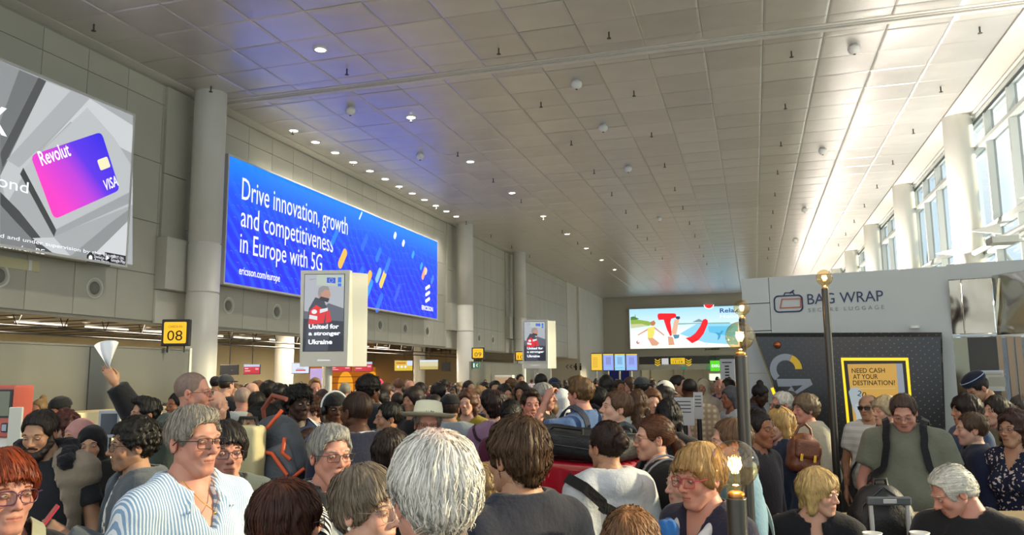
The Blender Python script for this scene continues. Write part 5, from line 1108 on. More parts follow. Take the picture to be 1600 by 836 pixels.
def garment_f(kind, P):
    j = pose_pts(P); tight = P.get('loose', .016); seed = P.get('seed', 1); amp = P.get('fold', .0055)
    L3 = legs_j(P)
    def f(X):
        Q = X.copy(); Q[:, 0] = np.abs(Q[:, 0])
        w = amp * (ns(X * V3(1, 1, .55), 26, seed) * .65 + .35 * ns(X, 55, seed + 3))
        if kind in ('top', 'coat', 'tee', 'vest', 'gown', 'cape'):
            g = {'top': tight, 'tee': tight * .75, 'coat': tight + .016, 'vest': tight + .012, 'gown': tight + .015, 'cape': tight + .02}[kind]; d = torso(Q, g, P)
            lower = {'coat': .80, 'top': .885, 'tee': .885, 'vest': .86, 'gown': .05, 'cape': .8}[kind] - P.get('longer', 0)
            if kind == 'gown': d = mn(d, rc(X, (0, .02, .90), (0, .02, .10), .16 + g, .24), .06)
            hemz = X[:, 2] - lower
            for s in (1, -1):
                sh_, el_, wr = j[s]; rr = (.060 + g * .9, .050 + g, .034 + g * .9)
                if kind == 'vest': a = rc(X, sh_, (np.array(sh_) * .9 + np.array(el_) * .1), .062 + g * .9); d = mn(d, a, .03); continue
                if kind == 'tee':
                    e2 = np.array(sh_) * .42 + np.array(el_) * .58; a = rc(X, sh_, e2, .058 + g, .060 + g); ax_ = (np.array(el_) - np.array(sh_)); ax_ = ax_ / np.linalg.norm(ax_)
                    a = mx(a, (X - e2.astype(F32)) @ ax_.astype(F32) - .005, .006)
                else:
                    a = mn(rc(X, sh_, el_, rr[0], rr[1]), rc(X, el_, wr, rr[1], rr[2]), .015); ax_ = np.array(wr) - np.array(el_); ax_ = ax_ / np.linalg.norm(ax_); a = mx(a, (X - V3(*wr)) @ ax_.astype(F32) + .004, .005)
                d = mn(d, a, .035)
            d = d + w
            d = mx(d, -hemz, .006) if kind != 'gown' else d
            nk = P.get('neck', 'crew'); r_ = {'crew': .066, 'open': .070, 'high': .058, 'hood': .066}.get(nk, .066) + (.012 if kind in ('coat', 'vest') else 0)
            d = mx(d, -rc(X, (0, .030, 1.44), (0, -.01, 1.75), r_, r_ + .02), .008); d = mx(d, -mx((1.545 if nk != 'high' else 1.575) - X[:, 2], np.abs(X[:, 0]) - .15, .01), .01)
            if nk == 'open': # v opening at the front
                vw = (.066 - (1.50 - X[:, 2]) * .42); vee = mx(np.abs(X[:, 0]) - vw, X[:, 1] + .0, .004); d = mx(d, -mx(vee, 1.36 - X[:, 2], .004), .004)
            if P.get('opened') and kind in ('coat', 'vest'):
                ow = P['opened'] * (.03 + np.clip((1.50 - X[:, 2]), 0, .3) * .18 + np.clip(1.2 - X[:, 2], 0, 1) * .05); d = mx(d, -mx(np.abs(X[:, 0]) - ow, X[:, 1] + .01, .004), .006)
            if P.get('collar') and kind != 'cape': # stand and fold collar
                for s in (1, -1):
                    c1 = rc(X, (s * .000, .088, 1.520), (s * .066, .035, 1.515), .014); c1 = mn(c1, rc(X, (s * .066, .035, 1.515), (s * .050, -.055, 1.475), .014, .013), .006)
                    c1 = mn(c1, rc(X, (s * .050, -.055, 1.475), (s * .085, -.105, 1.425), .013, .006), .006); d = mn(d, c1, .006)
            if P.get('hood'):
                hd = el(X, (0, .10, 1.47), (.125, .075, .085)); hd = mx(hd, -el(X, (0, .065, 1.52), (.085, .065, .09)), .012); hd = mn(hd, rc(Q, (.09, .05, 1.50), (.055, -.07, 1.44), .028, .018), .02); d = mn(d, hd + .8 * w, .015)
            if P.get('quilt') and kind in ('coat', 'vest'): d = d - .007 * np.abs(np.sin(X[:, 2] * 40))
        else: # trousers
            h_, k_, a_ = [V3(*q) for q in L3]; g = .014 + P.get('legw', 0)
            d = el(Q, (0, .025, .93), (.150 * P['hip'] + .03 * P['belly'] + .008, .114 + .02 * P['belly'] + .008, .125))
            for s in (1, -1):
                m_ = V3(s, 1, 1); d = mn(d, rc(X, h_ * m_, k_ * m_, .080 + g, .056 + g), .03); d = mn(d, rc(X, k_ * m_, a_ * m_, .056 + g, .042 + g), .02)
            d = d + w * .8; d = mx(d, X[:, 2] - (1.0 - 0), .006)
        return d
    return f
def skin_body_f(P):
    j = pose_pts(P); L3 = legs_j(P)
    def f(X):
        Q = X.copy(); Q[:, 0] = np.abs(Q[:, 0]); d = torso(Q, -.004, P)
        d = mn(d, rc(X, (0, .035, 1.44), (0, .015, 1.56), .060, .055), .03)
        for s in (1, -1):
            a, b, c = j[s]; d = mn(d, mn(rc(X, a, b, .054, .042), rc(X, b, c, .042, .027), .015), .03); m_ = V3(s, 1, 1); h_, k_, an = [V3(*q) for q in L3]; d = mn(d, mn(rc(X, h_ * m_, k_ * m_, .078, .054), rc(X, k_ * m_, an * m_, .054, .038), .02), .03)
        return d
    return f
def rotz(a): c, s = math.cos(a), math.sin(a); return np.array([[c, -s, 0], [s, c, 0], [0, 0, 1]])
def rotx(a): c, s = math.cos(a), math.sin(a); return np.array([[1, 0, 0], [0, c, -s], [0, s, c]])
def roty(a): c, s = math.cos(a), math.sin(a); return np.array([[c, 0, s], [0, 1, 0], [-s, 0, c]])
def fabric(name, col, rough=.85, kind=None, col2=None, scale=60):
    key = 'cloth_%s_%s_%s' % (name, kind, col)
    if key in _mats: return _mats[key]
    m = mat(key, col, rough=rough, spec=.2, noise=.09, nscale=9, bump=.35, bscale=55, sheen=.15 if kind is None else 0)
    if kind:
        nt = m.node_tree; N = nt.nodes; L = nt.links; p = N['Principled BSDF']; tc = [n for n in N if n.type == 'TEX_COORD'][0]; mxn = N.new('ShaderNodeMix'); mxn.data_type = 'RGBA'
        mxn.inputs['A'].default_value = srgb(col); mxn.inputs['B'].default_value = srgb(col2)
        if kind in ('vstripe', 'hstripe', 'dstripe'):
            wv = N.new('ShaderNodeTexWave'); wv.wave_type = 'BANDS'; wv.bands_direction = {'vstripe': 'X', 'hstripe': 'Z', 'dstripe': 'DIAGONAL'}[kind]; wv.inputs['Scale'].default_value = scale; wv.inputs['Distortion'].default_value = .35; wv.inputs['Detail'].default_value = 0
            L.new(tc.outputs['Object'], wv.inputs['Vector']); gt = N.new('ShaderNodeMath'); gt.operation = 'GREATER_THAN'; gt.inputs[1].default_value = .55; L.new(wv.outputs['Fac'], gt.inputs[0]); L.new(gt.outputs[0], mxn.inputs['Factor'])
        elif kind == 'check':
            w1 = N.new('ShaderNodeTexWave'); w1.bands_direction = 'X'; w2 = N.new('ShaderNodeTexWave'); w2.bands_direction = 'Z'
            for w_ in (w1, w2): w_.inputs['Scale'].default_value = scale; L.new(tc.outputs['Object'], w_.inputs['Vector'])
            ml = N.new('ShaderNodeMath'); ml.operation = 'MULTIPLY'; L.new(w1.outputs['Fac'], ml.inputs[0]); L.new(w2.outputs['Fac'], ml.inputs[1]); L.new(ml.outputs[0], mxn.inputs['Factor'])
        else:
            vo = N.new('ShaderNodeTexNoise'); vo.inputs['Scale'].default_value = scale; L.new(tc.outputs['Object'], vo.inputs['Vector']); gt = N.new('ShaderNodeMath'); gt.operation = 'GREATER_THAN'; gt.inputs[1].default_value = .60; L.new(vo.outputs['Fac'], gt.inputs[0]); L.new(gt.outputs[0], mxn.inputs['Factor'])
        L.new(mxn.outputs['Result'], p.inputs['Base Color'])
    return m
# ------------------------------------------------------------------ small head pieces
def eye_mesh():
    V, Fc, T = [], [], []; n, m = 16, 9
    for i in range(m + 1):
        a = .001 + i / m * 1.25
        for k in range(n): b = 2 * PI * k / n; V.append((math.sin(a) * math.cos(b), -math.cos(a), math.sin(a) * math.sin(b))); T.append(a)
    for i in range(m):
        for k in range(n): Fc.append((i * n + k, i * n + (k + 1) % n, (i + 1) * n + (k + 1) % n, (i + 1) * n + k))
    V = np.array(V); T = np.array(T); c = np.where(T[:, None] < .20, .015, np.where(T[:, None] < .50, np.array([.16, .11, .07]), np.array([.52, .49, .46])))
    return V, np.array(Fc), c
_EY = eye_mesh(); M_eye = tinted('eye_surface', 'ffffff', rough=.12, bump=0, spec=.6)
def lens_outline(cx, w, h, r, z0, n=5, wrap=.0):
    return [(x, -.104 + abs(x) ** 2 * 3.2, z + z0) for x, z in [(a, b) for a, b in rrect(cx - w / 2, -h / 2, w, h, r, n)]]
def glasses(par, col='1e1a1a', w=.050, h=.036, r=.012, thick=.0013, M=None, lens=None, rim=True, label=None):
    fr = MB()
    for s in (1, -1):
        o = [Vector(q) for q in lens_outline(s * .0315, w, h, min(r, h * .49), -.002)]
        fr.tube(o + [o[0]], thick, 5, cap=False)
        fr.tube([(s * (.0315 + w / 2), -.097, .008), (s * .078, -.075, .008), (s * .083, -.01, .006), (s * .082, .012, -.008)], thick * 1.1, 5)
    fr.tube([(-.009, -.106, .004), (0, -.109, .007), (.009, -.106, .004)], thick, 5)
    g = fr.obj('glasses', mat('frame_' + col, col, rough=.3), par, M)
    lm = lens or glass_mat('lens_glass', (.93, .95, .95), .05)
    for s in (1, -1):
        o = lens_outline(s * .0315, w, h, min(r, h * .49), -.002); me = bpy.data.meshes.new('lens'); me.from_pydata(o, [], [tuple(range(len(o)))]); me.materials.append(lm); link('lens', me, g)
    if label: g['label'] = label
    return g
def tris_ok(): pass
# ------------------------------------------------------------------ one person
PEOPLE = []
def build_box(P, kind):
    j = pose_pts(P); xs_ = [abs(q[0]) for s in j for q in j[s]]; ys_ = [q[1] for s in j for q in j[s]]; zs_ = [q[2] for s in j for q in j[s]]; m = .13
    X_ = max(max(xs_) + m, .30 + .06 * P['belly']); ylo = min(min(ys_) - m, -.24 - .08 * P['belly']); yhi = max(max(ys_) + m, .26)
    if kind == 'trousers': return (-.32, -.55 if P.get('sit') else -.24, .03), (.32, .26, 1.06)
    if kind == 'gown': return (-X_ - .1, ylo - .1, .02), (X_ + .1, yhi + .1, 1.65)
    if kind == 'skin': return (-X_, min(ylo, -.55 if P.get('sit') else 0), .03), (X_, yhi, max(1.66, max(zs_) + .08))
    return (-X_, ylo, .74 - P.get('longer', 0)), (X_, yhi, max(1.66, max(zs_) + .08))
def head_matrix(P):
    R = rotz(P.get('hyaw', 0)) @ rotx(P.get('pitch', 0)) @ roty(P.get('tilt', 0)); hs = P.get('hs', 1.0)
    piv = np.array([0, .035, 1.52]); off = np.array([0, -.035, .115 - .0]); return R * hs, piv + R @ off * 1.0
def to44(R, t): return Matrix(((R[0][0], R[0][1], R[0][2], t[0]), (R[1][0], R[1][1], R[1][2], t[1]), (R[2][0], R[2][1], R[2][2], t[2]), (0, 0, 0, 1)))
def make_parts(P, lod):
    """meshes of one person (canonical space): list of (name, mesh, material, matrix or None)"""
    R, t = head_matrix(P); k = P.get('head', 'man'); out = []; j = pose_pts(P)
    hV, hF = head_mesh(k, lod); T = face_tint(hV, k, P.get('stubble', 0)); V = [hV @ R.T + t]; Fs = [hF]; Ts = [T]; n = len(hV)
    key = ('skin', P['sh'], P['belly'], P['hip'], str(P.get('al')), str(P.get('ar')), P.get('sit', 0), P.get('bust', 0), lod)
    lo, hi = build_box(P, 'skin'); bV, bF = cached(key, lambda: nets(skin_body_f(P), lo, hi, {0: .03, 1: .032, 2: .036, 3: .045}[lod]))
    V.append(bV); Fs.append(bF + n); Ts.append(np.ones((len(bV), 3), F32)); n += len(bV)
    for s in (1, -1):
        a, b, c = [np.array(q) for q in j[s]]; d = (c - b) / np.linalg.norm(c - b); cu = P.get('curl_l' if s == 1 else 'curl_r', .38); mV, mF = hand_mesh(cu, lod)
        zax = -d; ref = np.array(P.get('palm_l' if s == 1 else 'palm_r', (-s, 0, 0)), float); xax = ref - zax * (ref @ zax); xax /= np.linalg.norm(xax) + 1e-9; yax = np.cross(zax, xax)
        Mh = np.stack([xax, yax, zax], 1); q = mV.copy()
        if s == -1: q = q * np.array([1, -1, 1]); mF = mF[:, ::-1]
        V.append(q @ Mh.T + c + d * .012); Fs.append(mF + n); Tt = np.ones((len(q), 3), F32); Tt *= (1 - .12 * np.clip((-mV[:, 2] - .15) / .03, 0, 1))[:, None]; Ts.append(Tt); n += len(q)
    out.append(('body', mesh_np('body', np.concatenate(V), np.concatenate(Fs), SKIN[P.get('skin', 'fair')], np.concatenate(Ts)), None, None))
    HM = to44(R, t)
    w = HV[k]['w']
    if lod < 3:
        ez = P.get('gaze', 0); em = cached(('eyem', P.get('eye', 1)), lambda: mesh_np('eye', _EY[0] * .0128, _EY[1], M_eye, _EY[2]))
        sq = P.get('squint', .43)
        for s in (1, -1): out.append(('eye', em, None, HM @ Matrix.Translation((s * .0315, -.0784, .0035)) @ Matrix.Rotation(s * -.12 + ez, 4, 'Z') @ Matrix.Diagonal((1.0, 1.0, sq, 1))))
        bc = P.get('browc', P.get('hairc', '4a3a30'))
        bm = cached(('brow', bc, HV[k]['brow']), lambda: MB().tube([(-.016, .002, -.003), (-.006, -.001, .0015), (.006, .0015, .0025), (.017, .011, -.002)], [.0016, .0030, .0026, .0010], 6).mesh('eyebrow', mat('brow_' + bc, bc, rough=.8)))
        for s in (1, -1): out.append(('eyebrow', bm, None, HM @ Matrix.Translation((s * .030, -.0875, .0235)) @ Matrix.Diagonal((s, 1, 1, 1))))
    st = P.get('hair')
    if st:
        V_, F_ = hair_mesh(st, w, lod); hc = P.get('hairc', '3a2c22'); T_ = np.ones((len(V_), 3), F32)
        if P.get('hlight'): T_ *= (1 + P['hlight'] * np.clip(ns(V_ * V3(1, .6, .25), 70, 4), 0, 1))[:, None] * np.array((1, .92, .8), F32)
        if P.get('thin'): g = np.exp(-(((V_[:, 0]) / .035) ** 2 + ((V_[:, 1] - .035) / .05) ** 2)) * (V_[:, 2] > .08) * P['thin']; T_ = T_ * (1 - g[:, None]) + g[:, None] * np.array((1.05, .70, .64), F32)
        hm_ = mesh_np('hair', V_, F_, hair_mat(hc), T_); out.append(('hair', hm_, None, HM))
        if lod <= 2 and P.get('strands', 1):
            n_ = int(.75 * (P.get('strands') or 1600) * (1, .75, .4)[lod]); sV, sF, sT = strands(st, w, n_, P.get('slen', .055 if st in ('short', 'crop', 'fringe') else .085), 1, P.get('swid', .0013) * (1, 1.15, 1.6)[lod])
            if P.get('thin'): g = np.exp(-(((sV[:, 0]) / .035) ** 2 + ((sV[:, 1] - .035) / .05) ** 2)) * (sV[:, 2] > .08) * P['thin'] * .8; sT = sT * (1 - g[:, None]) + g[:, None] * np.array((1.05, .70, .64), F32)
            if P.get('hlight'): sT = sT * (1 + P['hlight'] * .8 * np.clip(ns(sV * V3(1, .6, .25), 70, 4), 0, 1))[:, None] * np.array((1, .92, .8), F32)
            sm_ = mesh_np('hair_strands', sV, sF, hair_mat(hc), sT); out.append(('hair_strands', sm_, 'hair', None))
    if P.get('beard'):
        def bf(Pp):
            Q = Pp.copy(); Q[:, 0] = np.abs(Q[:, 0]); d = mn(rc(Q, (.050, -.012, -.045), (.020, -.062, -.100), .030, .030), rc(Q, (0, -.070, -.103), (.01, -.070, -.103), .029), .02); d = mn(d, rc(Q, (0, -.092, -.052), (.024, -.082, -.058), .0075, .007), .008); d = mn(d, rc(Q, (.064, -.004, -.01), (.054, -.012, -.045), .012, .022), .02)
            d = mx(d - .003 * ns(Pp, 140, 2), -mn(rc(Q, (0, -.110, -.0655), (.017, -.104, -.0655), .013), el(Q, (.036, -.085, -.02), (.030, .05, .034)), .004), .006); return d
        bV_, bF_ = cached(('beard', lod), lambda: nets(bf, (-.11, -.13, -.15), (.11, .05, .03), {0: .005, 1: .0055, 2: .008, 3: .013}[lod])); out.append(('beard', mesh_np('beard', bV_, bF_, hair_mat(P.get('beardc', P.get('hairc', '2a2020'))), np.ones((len(bV_), 3), F32)), None, HM))
    res = {0: .0140, 1: .0175, 2: .0215, 3: .030}[lod]
    for nm, kind, cm, ex in P['wear']:
        PP = dict(P); PP.update(ex or {}); lo, hi = build_box(PP, kind)
        ck = ('g', kind, lod) + tuple(str(PP.get(q)) for q in ('sh', 'belly', 'hip', 'al', 'ar', 'sit', 'bust', 'loose', 'seed', 'fold', 'neck', 'opened', 'collar', 'hood', 'quilt', 'legw', 'longer'))
        gV, gF = cached(ck, lambda: nets(garment_f(kind, PP), lo, hi, res if kind != 'trousers' else res * 1.7 + .006)); out.append((nm, mesh_np(nm, gV, gF, cm), None, None))
    if not P.get('noshoes') :
        L3 = legs_j(P); sm_ = cached(('shoe', lod), lambda: nets(lambda X: mx(mn(rc(X, (0, .03, .045), (0, -.13, .035), .044, .038), rc(X, (0, .04, .06), (0, .045, .10), .045, .042), .02), -X[:, 2] + .0, .008), (-.07, -.20, -.02), (.07, .11, .17), .018))
        sme = cached(('shoem', P.get('shoec', '1c1a1a'), lod), lambda: mesh_np('shoe', sm_[0], sm_[1], mat('shoe_' + P.get('shoec', '1c1a1a'), P.get('shoec', '1c1a1a'), rough=.5)))
        z = L3[2][2] - .09
        for s in (1, -1): out.append(('shoe', sme, None, Matrix.Translation((s * L3[2][0], L3[2][1] - .01, z))))
    return out, HM
DEF = dict(sh=1.0, belly=0, hip=1.0)
def person(label, px, py, D, turn=0, lod=1, group=None, hyaw=0, zfix=None, **P):
    """stand a person so that the middle of the head meets photo pixel (px, py) at camera depth D"""
    Q = dict(DEF); Q.update(P); Q['hyaw'] = math.radians(hyaw); Q['pitch'] = math.radians(P.get('pitch', 0)); Q['tilt'] = math.radians(P.get('tilt', 0))
    lod = 0 if D < 3.3 else 1 if D < 5.0 else 2 if D < 7.3 else 3; c = atD(px, py, D); R, t = head_matrix(Q); s = c.z / t[2] if not Q.get('sit') else P.get('scale', 1.0)
    if P.get('scale'): s = P['scale']
    hs = Q.get('hs', 1.0) / max(min(s, 1.25), .5); Q['hs'] = hs * (P.get('hk', 1.0)) * .94; R, t = head_matrix(Q)
    rz = math.radians(turn) + math.atan2(-c.x, c.y)
    o = rotz(rz) @ np.array([t[0], t[1], 0]) * s
    z0 = 0 if not Q.get('sit') else c.z - t[2] * s
    root = thing('person', label, 'person', (c.x - o[0], c.y - o[1], z0), group, rz=rz); root.scale = (s, s, s)
    parts, HM = make_parts(Q, lod); made = {}
    for nm, me, par, M in parts:
        ob = link(nm, me, made.get(par, root) if par else root, M); made[nm] = ob
    root['_s'] = s; PEOPLE.append((root, c.x - o[0], c.y - o[1], s, label)); root_info[root.name] = (HM, Q, s); return root
root_info = {}
# ================================================================== things worn and carried
def solid(name, f, lo, hi, res, m, par=None, M=None, tint=False):
    V, Q = nets(f, lo, hi, res); return link(name, mesh_np(name, V, Q, m, np.ones((len(V), 3), F32) if tint else None), par, M)
def cl(n, c, **k): return fabric(n, c, **k)
def hijab(root, col, lod=1, drape=True, name='headscarf'):
    HM, Q, s = root_info[root.name]
    def f(P):
        d = el(P, (0, .022, .034), (.092, .112, .105)); d = mn(d, rc(P, (0, .02, -.05), (0, .035, -.16), .082, .092), .05)
        if drape: d = mn(d, el(P, (0, .03, -.27), (.19, .135, .13)), .10)
        d = d - .004 * ns(P, 42, 3) - .006 * np.abs(ns(P * V3(1, 1, .4), 60, 5)) * (P[:, 2] < -.05)
        return mx(d, -el(P, (0, -.105, -.028), (.060, .075, .084)), .010)
    V, F_ = cached(('hijab', lod, drape), lambda: nets(f, (-.25, -.16, -.42), (.25, .20, .16), .006 if lod == 0 else .010)); link(name, mesh_np(name, V, F_, cl('scarf', col, rough=.9)), root, HM)
def cap(root, col, brim=0, beanie=False, name='cap', tall=0, label=None):
    HM, Q, s = root_info[root.name]
    if not beanie and brim is not None:
        def f(P):
            d = mx(shell(P, .020 + tall), .052 - P[:, 2] - .25 * P[:, 1] * 0, .006); R = rotz(math.radians(brim)).astype(F32); q = P @ R
            return mn(d, mx(el(q, (0, -.105, .052 + .0), (.072, .075, .012)), q[:, 1] + .045, .006), .008)
    else:
        f = lambda P: mx(shell(P, .020) - .002 * ns(P, 120, 1), .030 - P[:, 2], .010)
    V, F_ = cached(('cap', brim, beanie, tall), lambda: nets(f, (-.20, -.21, .0), (.20, .21, .19), .007)); o = link(name, mesh_np(name, V, F_, cl('cap', col, rough=.8)), root, HM)
    if label: o['label'] = label
    return o
def project(Pp, pts, g, it=6):
    X = np.array(pts, F32)
    def f(p): Q = p.copy(); Q[:, 0] = np.abs(Q[:, 0]); return torso(Q, 0, Pp)
    for _ in range(it):
        e = .004; G = np.stack([f(X + V3(e, 0, 0)) - f(X - V3(e, 0, 0)), f(X + V3(0, e, 0)) - f(X - V3(0, e, 0)), f(X + V3(0, 0, e)) - f(X - V3(0, 0, e))], 1); G /= np.linalg.norm(G, axis=1, keepdims=True) + 1e-9
        X = X - G * (f(X) - g)[:, None]
    return X, G
def strap(root, pts, width, col, g=.045, name='strap', n=26, thick=.004, par=None, mt=None):
    """band following the body between the given body points"""
    HM, Q, s = root_info[root.name]; pts = np.array(pts, float); t = np.linspace(0, len(pts) - 1, n); P_ = np.stack([np.interp(t, range(len(pts)), pts[:, i]) for i in range(3)], 1)
    X, G = project(Q, P_, g); T = np.gradient(X, axis=0); S = np.cross(T, G); S /= np.linalg.norm(S, axis=1, keepdims=True) + 1e-9
    rings = [[Vector(x - sd * width / 2), Vector(x - sd * width / 2 + gg * thick), Vector(x + sd * width / 2 + gg * thick), Vector(x + sd * width / 2)] for x, sd, gg in zip(X, S, G)]
    return MB().loft(rings, smooth=False).obj(name, mt or cl('strap', col, rough=.7), par or root)
def backpack(root, label, col, w=.30, h=.44, d=.15, z=1.18, y=.235, trim=None, look=None, straps=True, g=.05, pocket=True):
    """backpack worn on the back of `root`: its own thing"""
    HM, Q, s = root_info[root.name]; M = root.matrix_basis @ Matrix.Translation((0, y + .03, z)) if False else (Matrix.Translation(root.location) @ Matrix.Rotation(root.rotation_euler[2], 4, 'Z') @ Matrix.Scale(s, 4))
    t = thing('backpack', label, 'backpack', M=M)
    def f(P):
        k = rb(P, (0, y, z), (w / 2, d / 2, h / 2), .06); k = mn(k, el(P, (0, y - .01, z + h * .36), (w * .42, d * .5, h * .18)), .03)
        return k + .003 * ns(P, 40, 2)
    solid('pack_body', f, (-w / 2 - .05, y - d / 2 - .05, z - h / 2 - .04), (w / 2 + .05, y + d / 2 + .09, z + h / 2 + .09), .009, look or cl('pack', col, rough=.75), t)
    if pocket: solid('front_pocket', lambda P: rb(P, (0, y + d / 2 + .008, z - h * .14), (w * .36, .032, h * .27), .03) + .002 * ns(P, 50, 4), (-w / 2, y + d / 2 - .05, z - h / 2), (w / 2, y + d / 2 + .07, z + h * .25), .008, look or cl('pack', col, rough=.75), t)
    b = MB(); yy = y + d / 2 + .042; b.tube([(-w * .3, yy, z + .03), (-w * .1, yy + .004, z + h * .14), (w * .1, yy + .004, z + h * .14), (w * .3, yy, z + .03)], .004, 5)
    b.tube([(-w * .44, y + .05, z - .05), (-w * .40, y + .06, z + h * .36), (0, y + .05, z + h * .50), (w * .40, y + .06, z + h * .36), (w * .44, y + .05, z - .05)], .005, 5); b.obj('piping', mat('trim_' + (trim or '5a5c60'), trim or '5a5c60', rough=.5), t)
    MB().tube([(-.03, y - .04, z + h / 2 + .01), (-.02, y - .04, z + h / 2 + .05), (.02, y - .04, z + h / 2 + .05), (.03, y - .04, z + h / 2 + .01)], .007, 6).obj('grab_handle', M_black, t)
    if straps:
        for sx in (1, -1): strap(root, [(sx * .10, .16, 1.38), (sx * .095, .03, 1.52), (sx * .105, -.12, 1.40), (sx * .13, -.14, 1.25), (sx * .20, .0, 1.10)], .045, col, g=g, name='shoulder_strap', thick=.008, par=t, mt=look or cl('pack', trim if False else col, rough=.75))
    return t
def on_body(root, x, y, z): HM, Q, s = root_info[root.name]; return (Matrix.Translation(root.location) @ Matrix.Rotation(root.rotation_euler[2], 4, 'Z') @ Matrix.Scale(s, 4)) @ Matrix.Translation((x, y, z))
def phone(root, label, s_=1, col='15151a', tilt=.6):
    HM, Q, s = root_info[root.name]; w = np.array(pose_pts(Q)[s_][2]); e = np.array(pose_pts(Q)[s_][1]); d = (w - e) / np.linalg.norm(w - e); p = w + d * .11
    t = thing('phone', label, 'phone', M=on_body(root, p[0], p[1], p[2] + .02) @ Matrix.Rotation(-tilt, 4, 'X')); MB().rbox(-.036, .036, -.004, .004, -.075, .075, .003).obj('shell', mat('phone_' + col, col, rough=.3), t); MB().box(-.033, .033, .0042, .0048, -.07, .07).obj('screen', screen_ink('5a6a80', .8), t); return t
JEAN = cl('denim', '2c3448'); BLKT = cl('black_trousers', '1d1d20'); GRYT = cl('grey_trousers', '6b6c66'); KHK = cl('khaki_trousers', '8a806a')
def outfit(top, kind='top', tr=None, nm=None, ex=None, under=None, uk='tee'):
    nm = nm or {'top': 'shirt', 'tee': 't_shirt', 'coat': 'jacket', 'vest': 'padded_vest', 'gown': 'dress'}[kind]; w = [(nm, kind, top, ex or {})]
    if under: w.append(('shirt' if nm != 'shirt' else 'undershirt', uk, under, dict(neck='crew')))
    if kind != 'gown': w.append(('trousers', 'trousers', tr or BLKT, {}))
    return w
# ================================================================== the people nearest the viewer
n1 = person('grey haired man in glasses and a light blue striped shirt, looking right', 304, 690, 2.72, 38, 0, head='oldman', skin='pink', hair='side', hairc='8d857a', slen=.07, browc='8a7a68', eye=2, sh=1.02, hip=1.0, belly=.35,
    wear=[('shirt', 'top', cl('striped_shirt', '86a3c4', kind='vstripe', col2='e2e9ee', scale=34), dict(neck='open', collar=1, loose=.022, fold=.008, seed=4)), ('trousers', 'trousers', JEAN, {})])
glasses(n1, '241d1c', .054, .034, .008, .0017, M=root_info[n1.name][0])
MB().tube([(.055, -.02, 1.515), (.035, -.085, 1.455), (.0, -.110, 1.42), (-.035, -.085, 1.455), (-.055, -.02, 1.515)], .0014, 5).lathe([(.0001, -.012), (.006, -.006), (.0001, 0)], 8, (0, -.113, 1.42)).obj('necklace', mat('gold', 'd8a440', rough=.25, metal=1), n1)
n2 = person('woman with red hair and purple glasses in the bottom left corner', 6, 772, 2.3, 22, 0, head='oldwoman', skin='pink', hair='pixie', hairc='7a3418', hlight=.5, slen=.09, pitch=0, bust=1, sh=.9, wear=outfit(cl('black_top', '17171a'), 'top', ex=dict(neck='open', seed=3)))
glasses(n2, '4a2444', .052, .040, .016, .0020, M=root_info[n2.name][0])
strap(n2, [(.10, .10, 1.44), (.09, .02, 1.52), (.05, -.12, 1.40), (-.05, -.16, 1.2), (-.18, -.10, .98)], .045, 'a8a68c', g=.028)
n3 = person('man with a full black beard in a taupe padded vest, looking down', 62, 678, 4.2, -12, 0, hyaw=-16, head='man', skin='tan', hair='short', hairc='241d1a', slen=.04, beard=1, pitch=16, ar='front', sh=1.1, belly=.2,
    wear=[('padded_vest', 'vest', cl('taupe_padding', '8d8070'), dict(opened=1.7, quilt=1, seed=2)), ('t_shirt', 'tee', cl('charcoal_tee', '26262b'), dict(seed=5)), ('trousers', 'trousers', BLKT, {})])
def fur(P): Q = P.copy(); Q[:, 0] = np.abs(Q[:, 0]); a = rc(Q, (0, .11, 1.54), (.11, .07, 1.535), .052); a = mn(a, rc(Q, (.11, .07, 1.535), (.120, -.07, 1.475), .052, .042), .02); return a - .007 * ns(P, 85, 3) - .004 * ns(P, 170, 5)
solid('fur_collar', fur, (-.22, -.20, 1.36), (.22, .20, 1.64), .008, cl('dark_fur', '1e1d22', rough=.95), n3)
n4 = person('smiling woman in a black headscarf and long black dress', 143, 697, 5.0, -12, 0, head='woman', skin='tan', hair=None, browc='2a2220', tilt=-6, sh=.9, belly=.15, ar='front', wear=[('dress', 'gown', cl('black_dress', '0f0f12'), dict(loose=.03, seed=6))]); hijab(n4, '121216', 0)
n5 = person('man with curly black hair and glasses in profile, grey jacket, holding a phone', 207, 697, 3.65, -78, 0, head='man', skin='olive', hair='curly', hairc='16130f', slen=.05, ar='front', al=((.22, -.08, 1.16), (.10, -.26, 1.27)), curl_l=.7, stubble=.5,
    wear=[('jacket', 'coat', cl('slate_jacket', '4b5158'), dict(opened=1.0, hood=1, seed=7)), ('shirt', 'tee', cl('white_print', 'd6d6d2', kind='spots', col2='222222', scale=22), {}), ('trousers', 'trousers', JEAN, {})])
glasses(n5, '1a1a1e', .052, .036, .010, .0016, M=root_info[n5.name][0]); phone(n5, 'red phone held up by the curly haired man in the grey jacket', 1, 'b02a3a')
n6 = person('woman in a dusty pink headscarf and white top, in profile', 122, 683, 5.6, -62, 1, head='woman', skin='tan', sh=.88, wear=outfit(cl('white_top', 'cfd0cc'), 'top')); hijab(n6, 'b0807c', 1)
n7 = person('woman with long auburn hair turned left behind the bearded man', 98, 665, 6.3, -80, 1, head='woman', skin='fair', hair='longwavy', hairc='42201a', sh=.88, wear=outfit(cl('grey_coat', '4c4a4c'), 'coat'))
n8 = person('man in a black cap facing left near the satin partition', 92, 641, 7.6, -70, 1, head='man', skin='brown', hair='crop', hairc='1a1614', pitch=10, wear=outfit(cl('orange_check', '9a6a44', kind='check', col2='d8c0a0', scale=9), 'top')); cap(n8, '19191c', beanie=True)
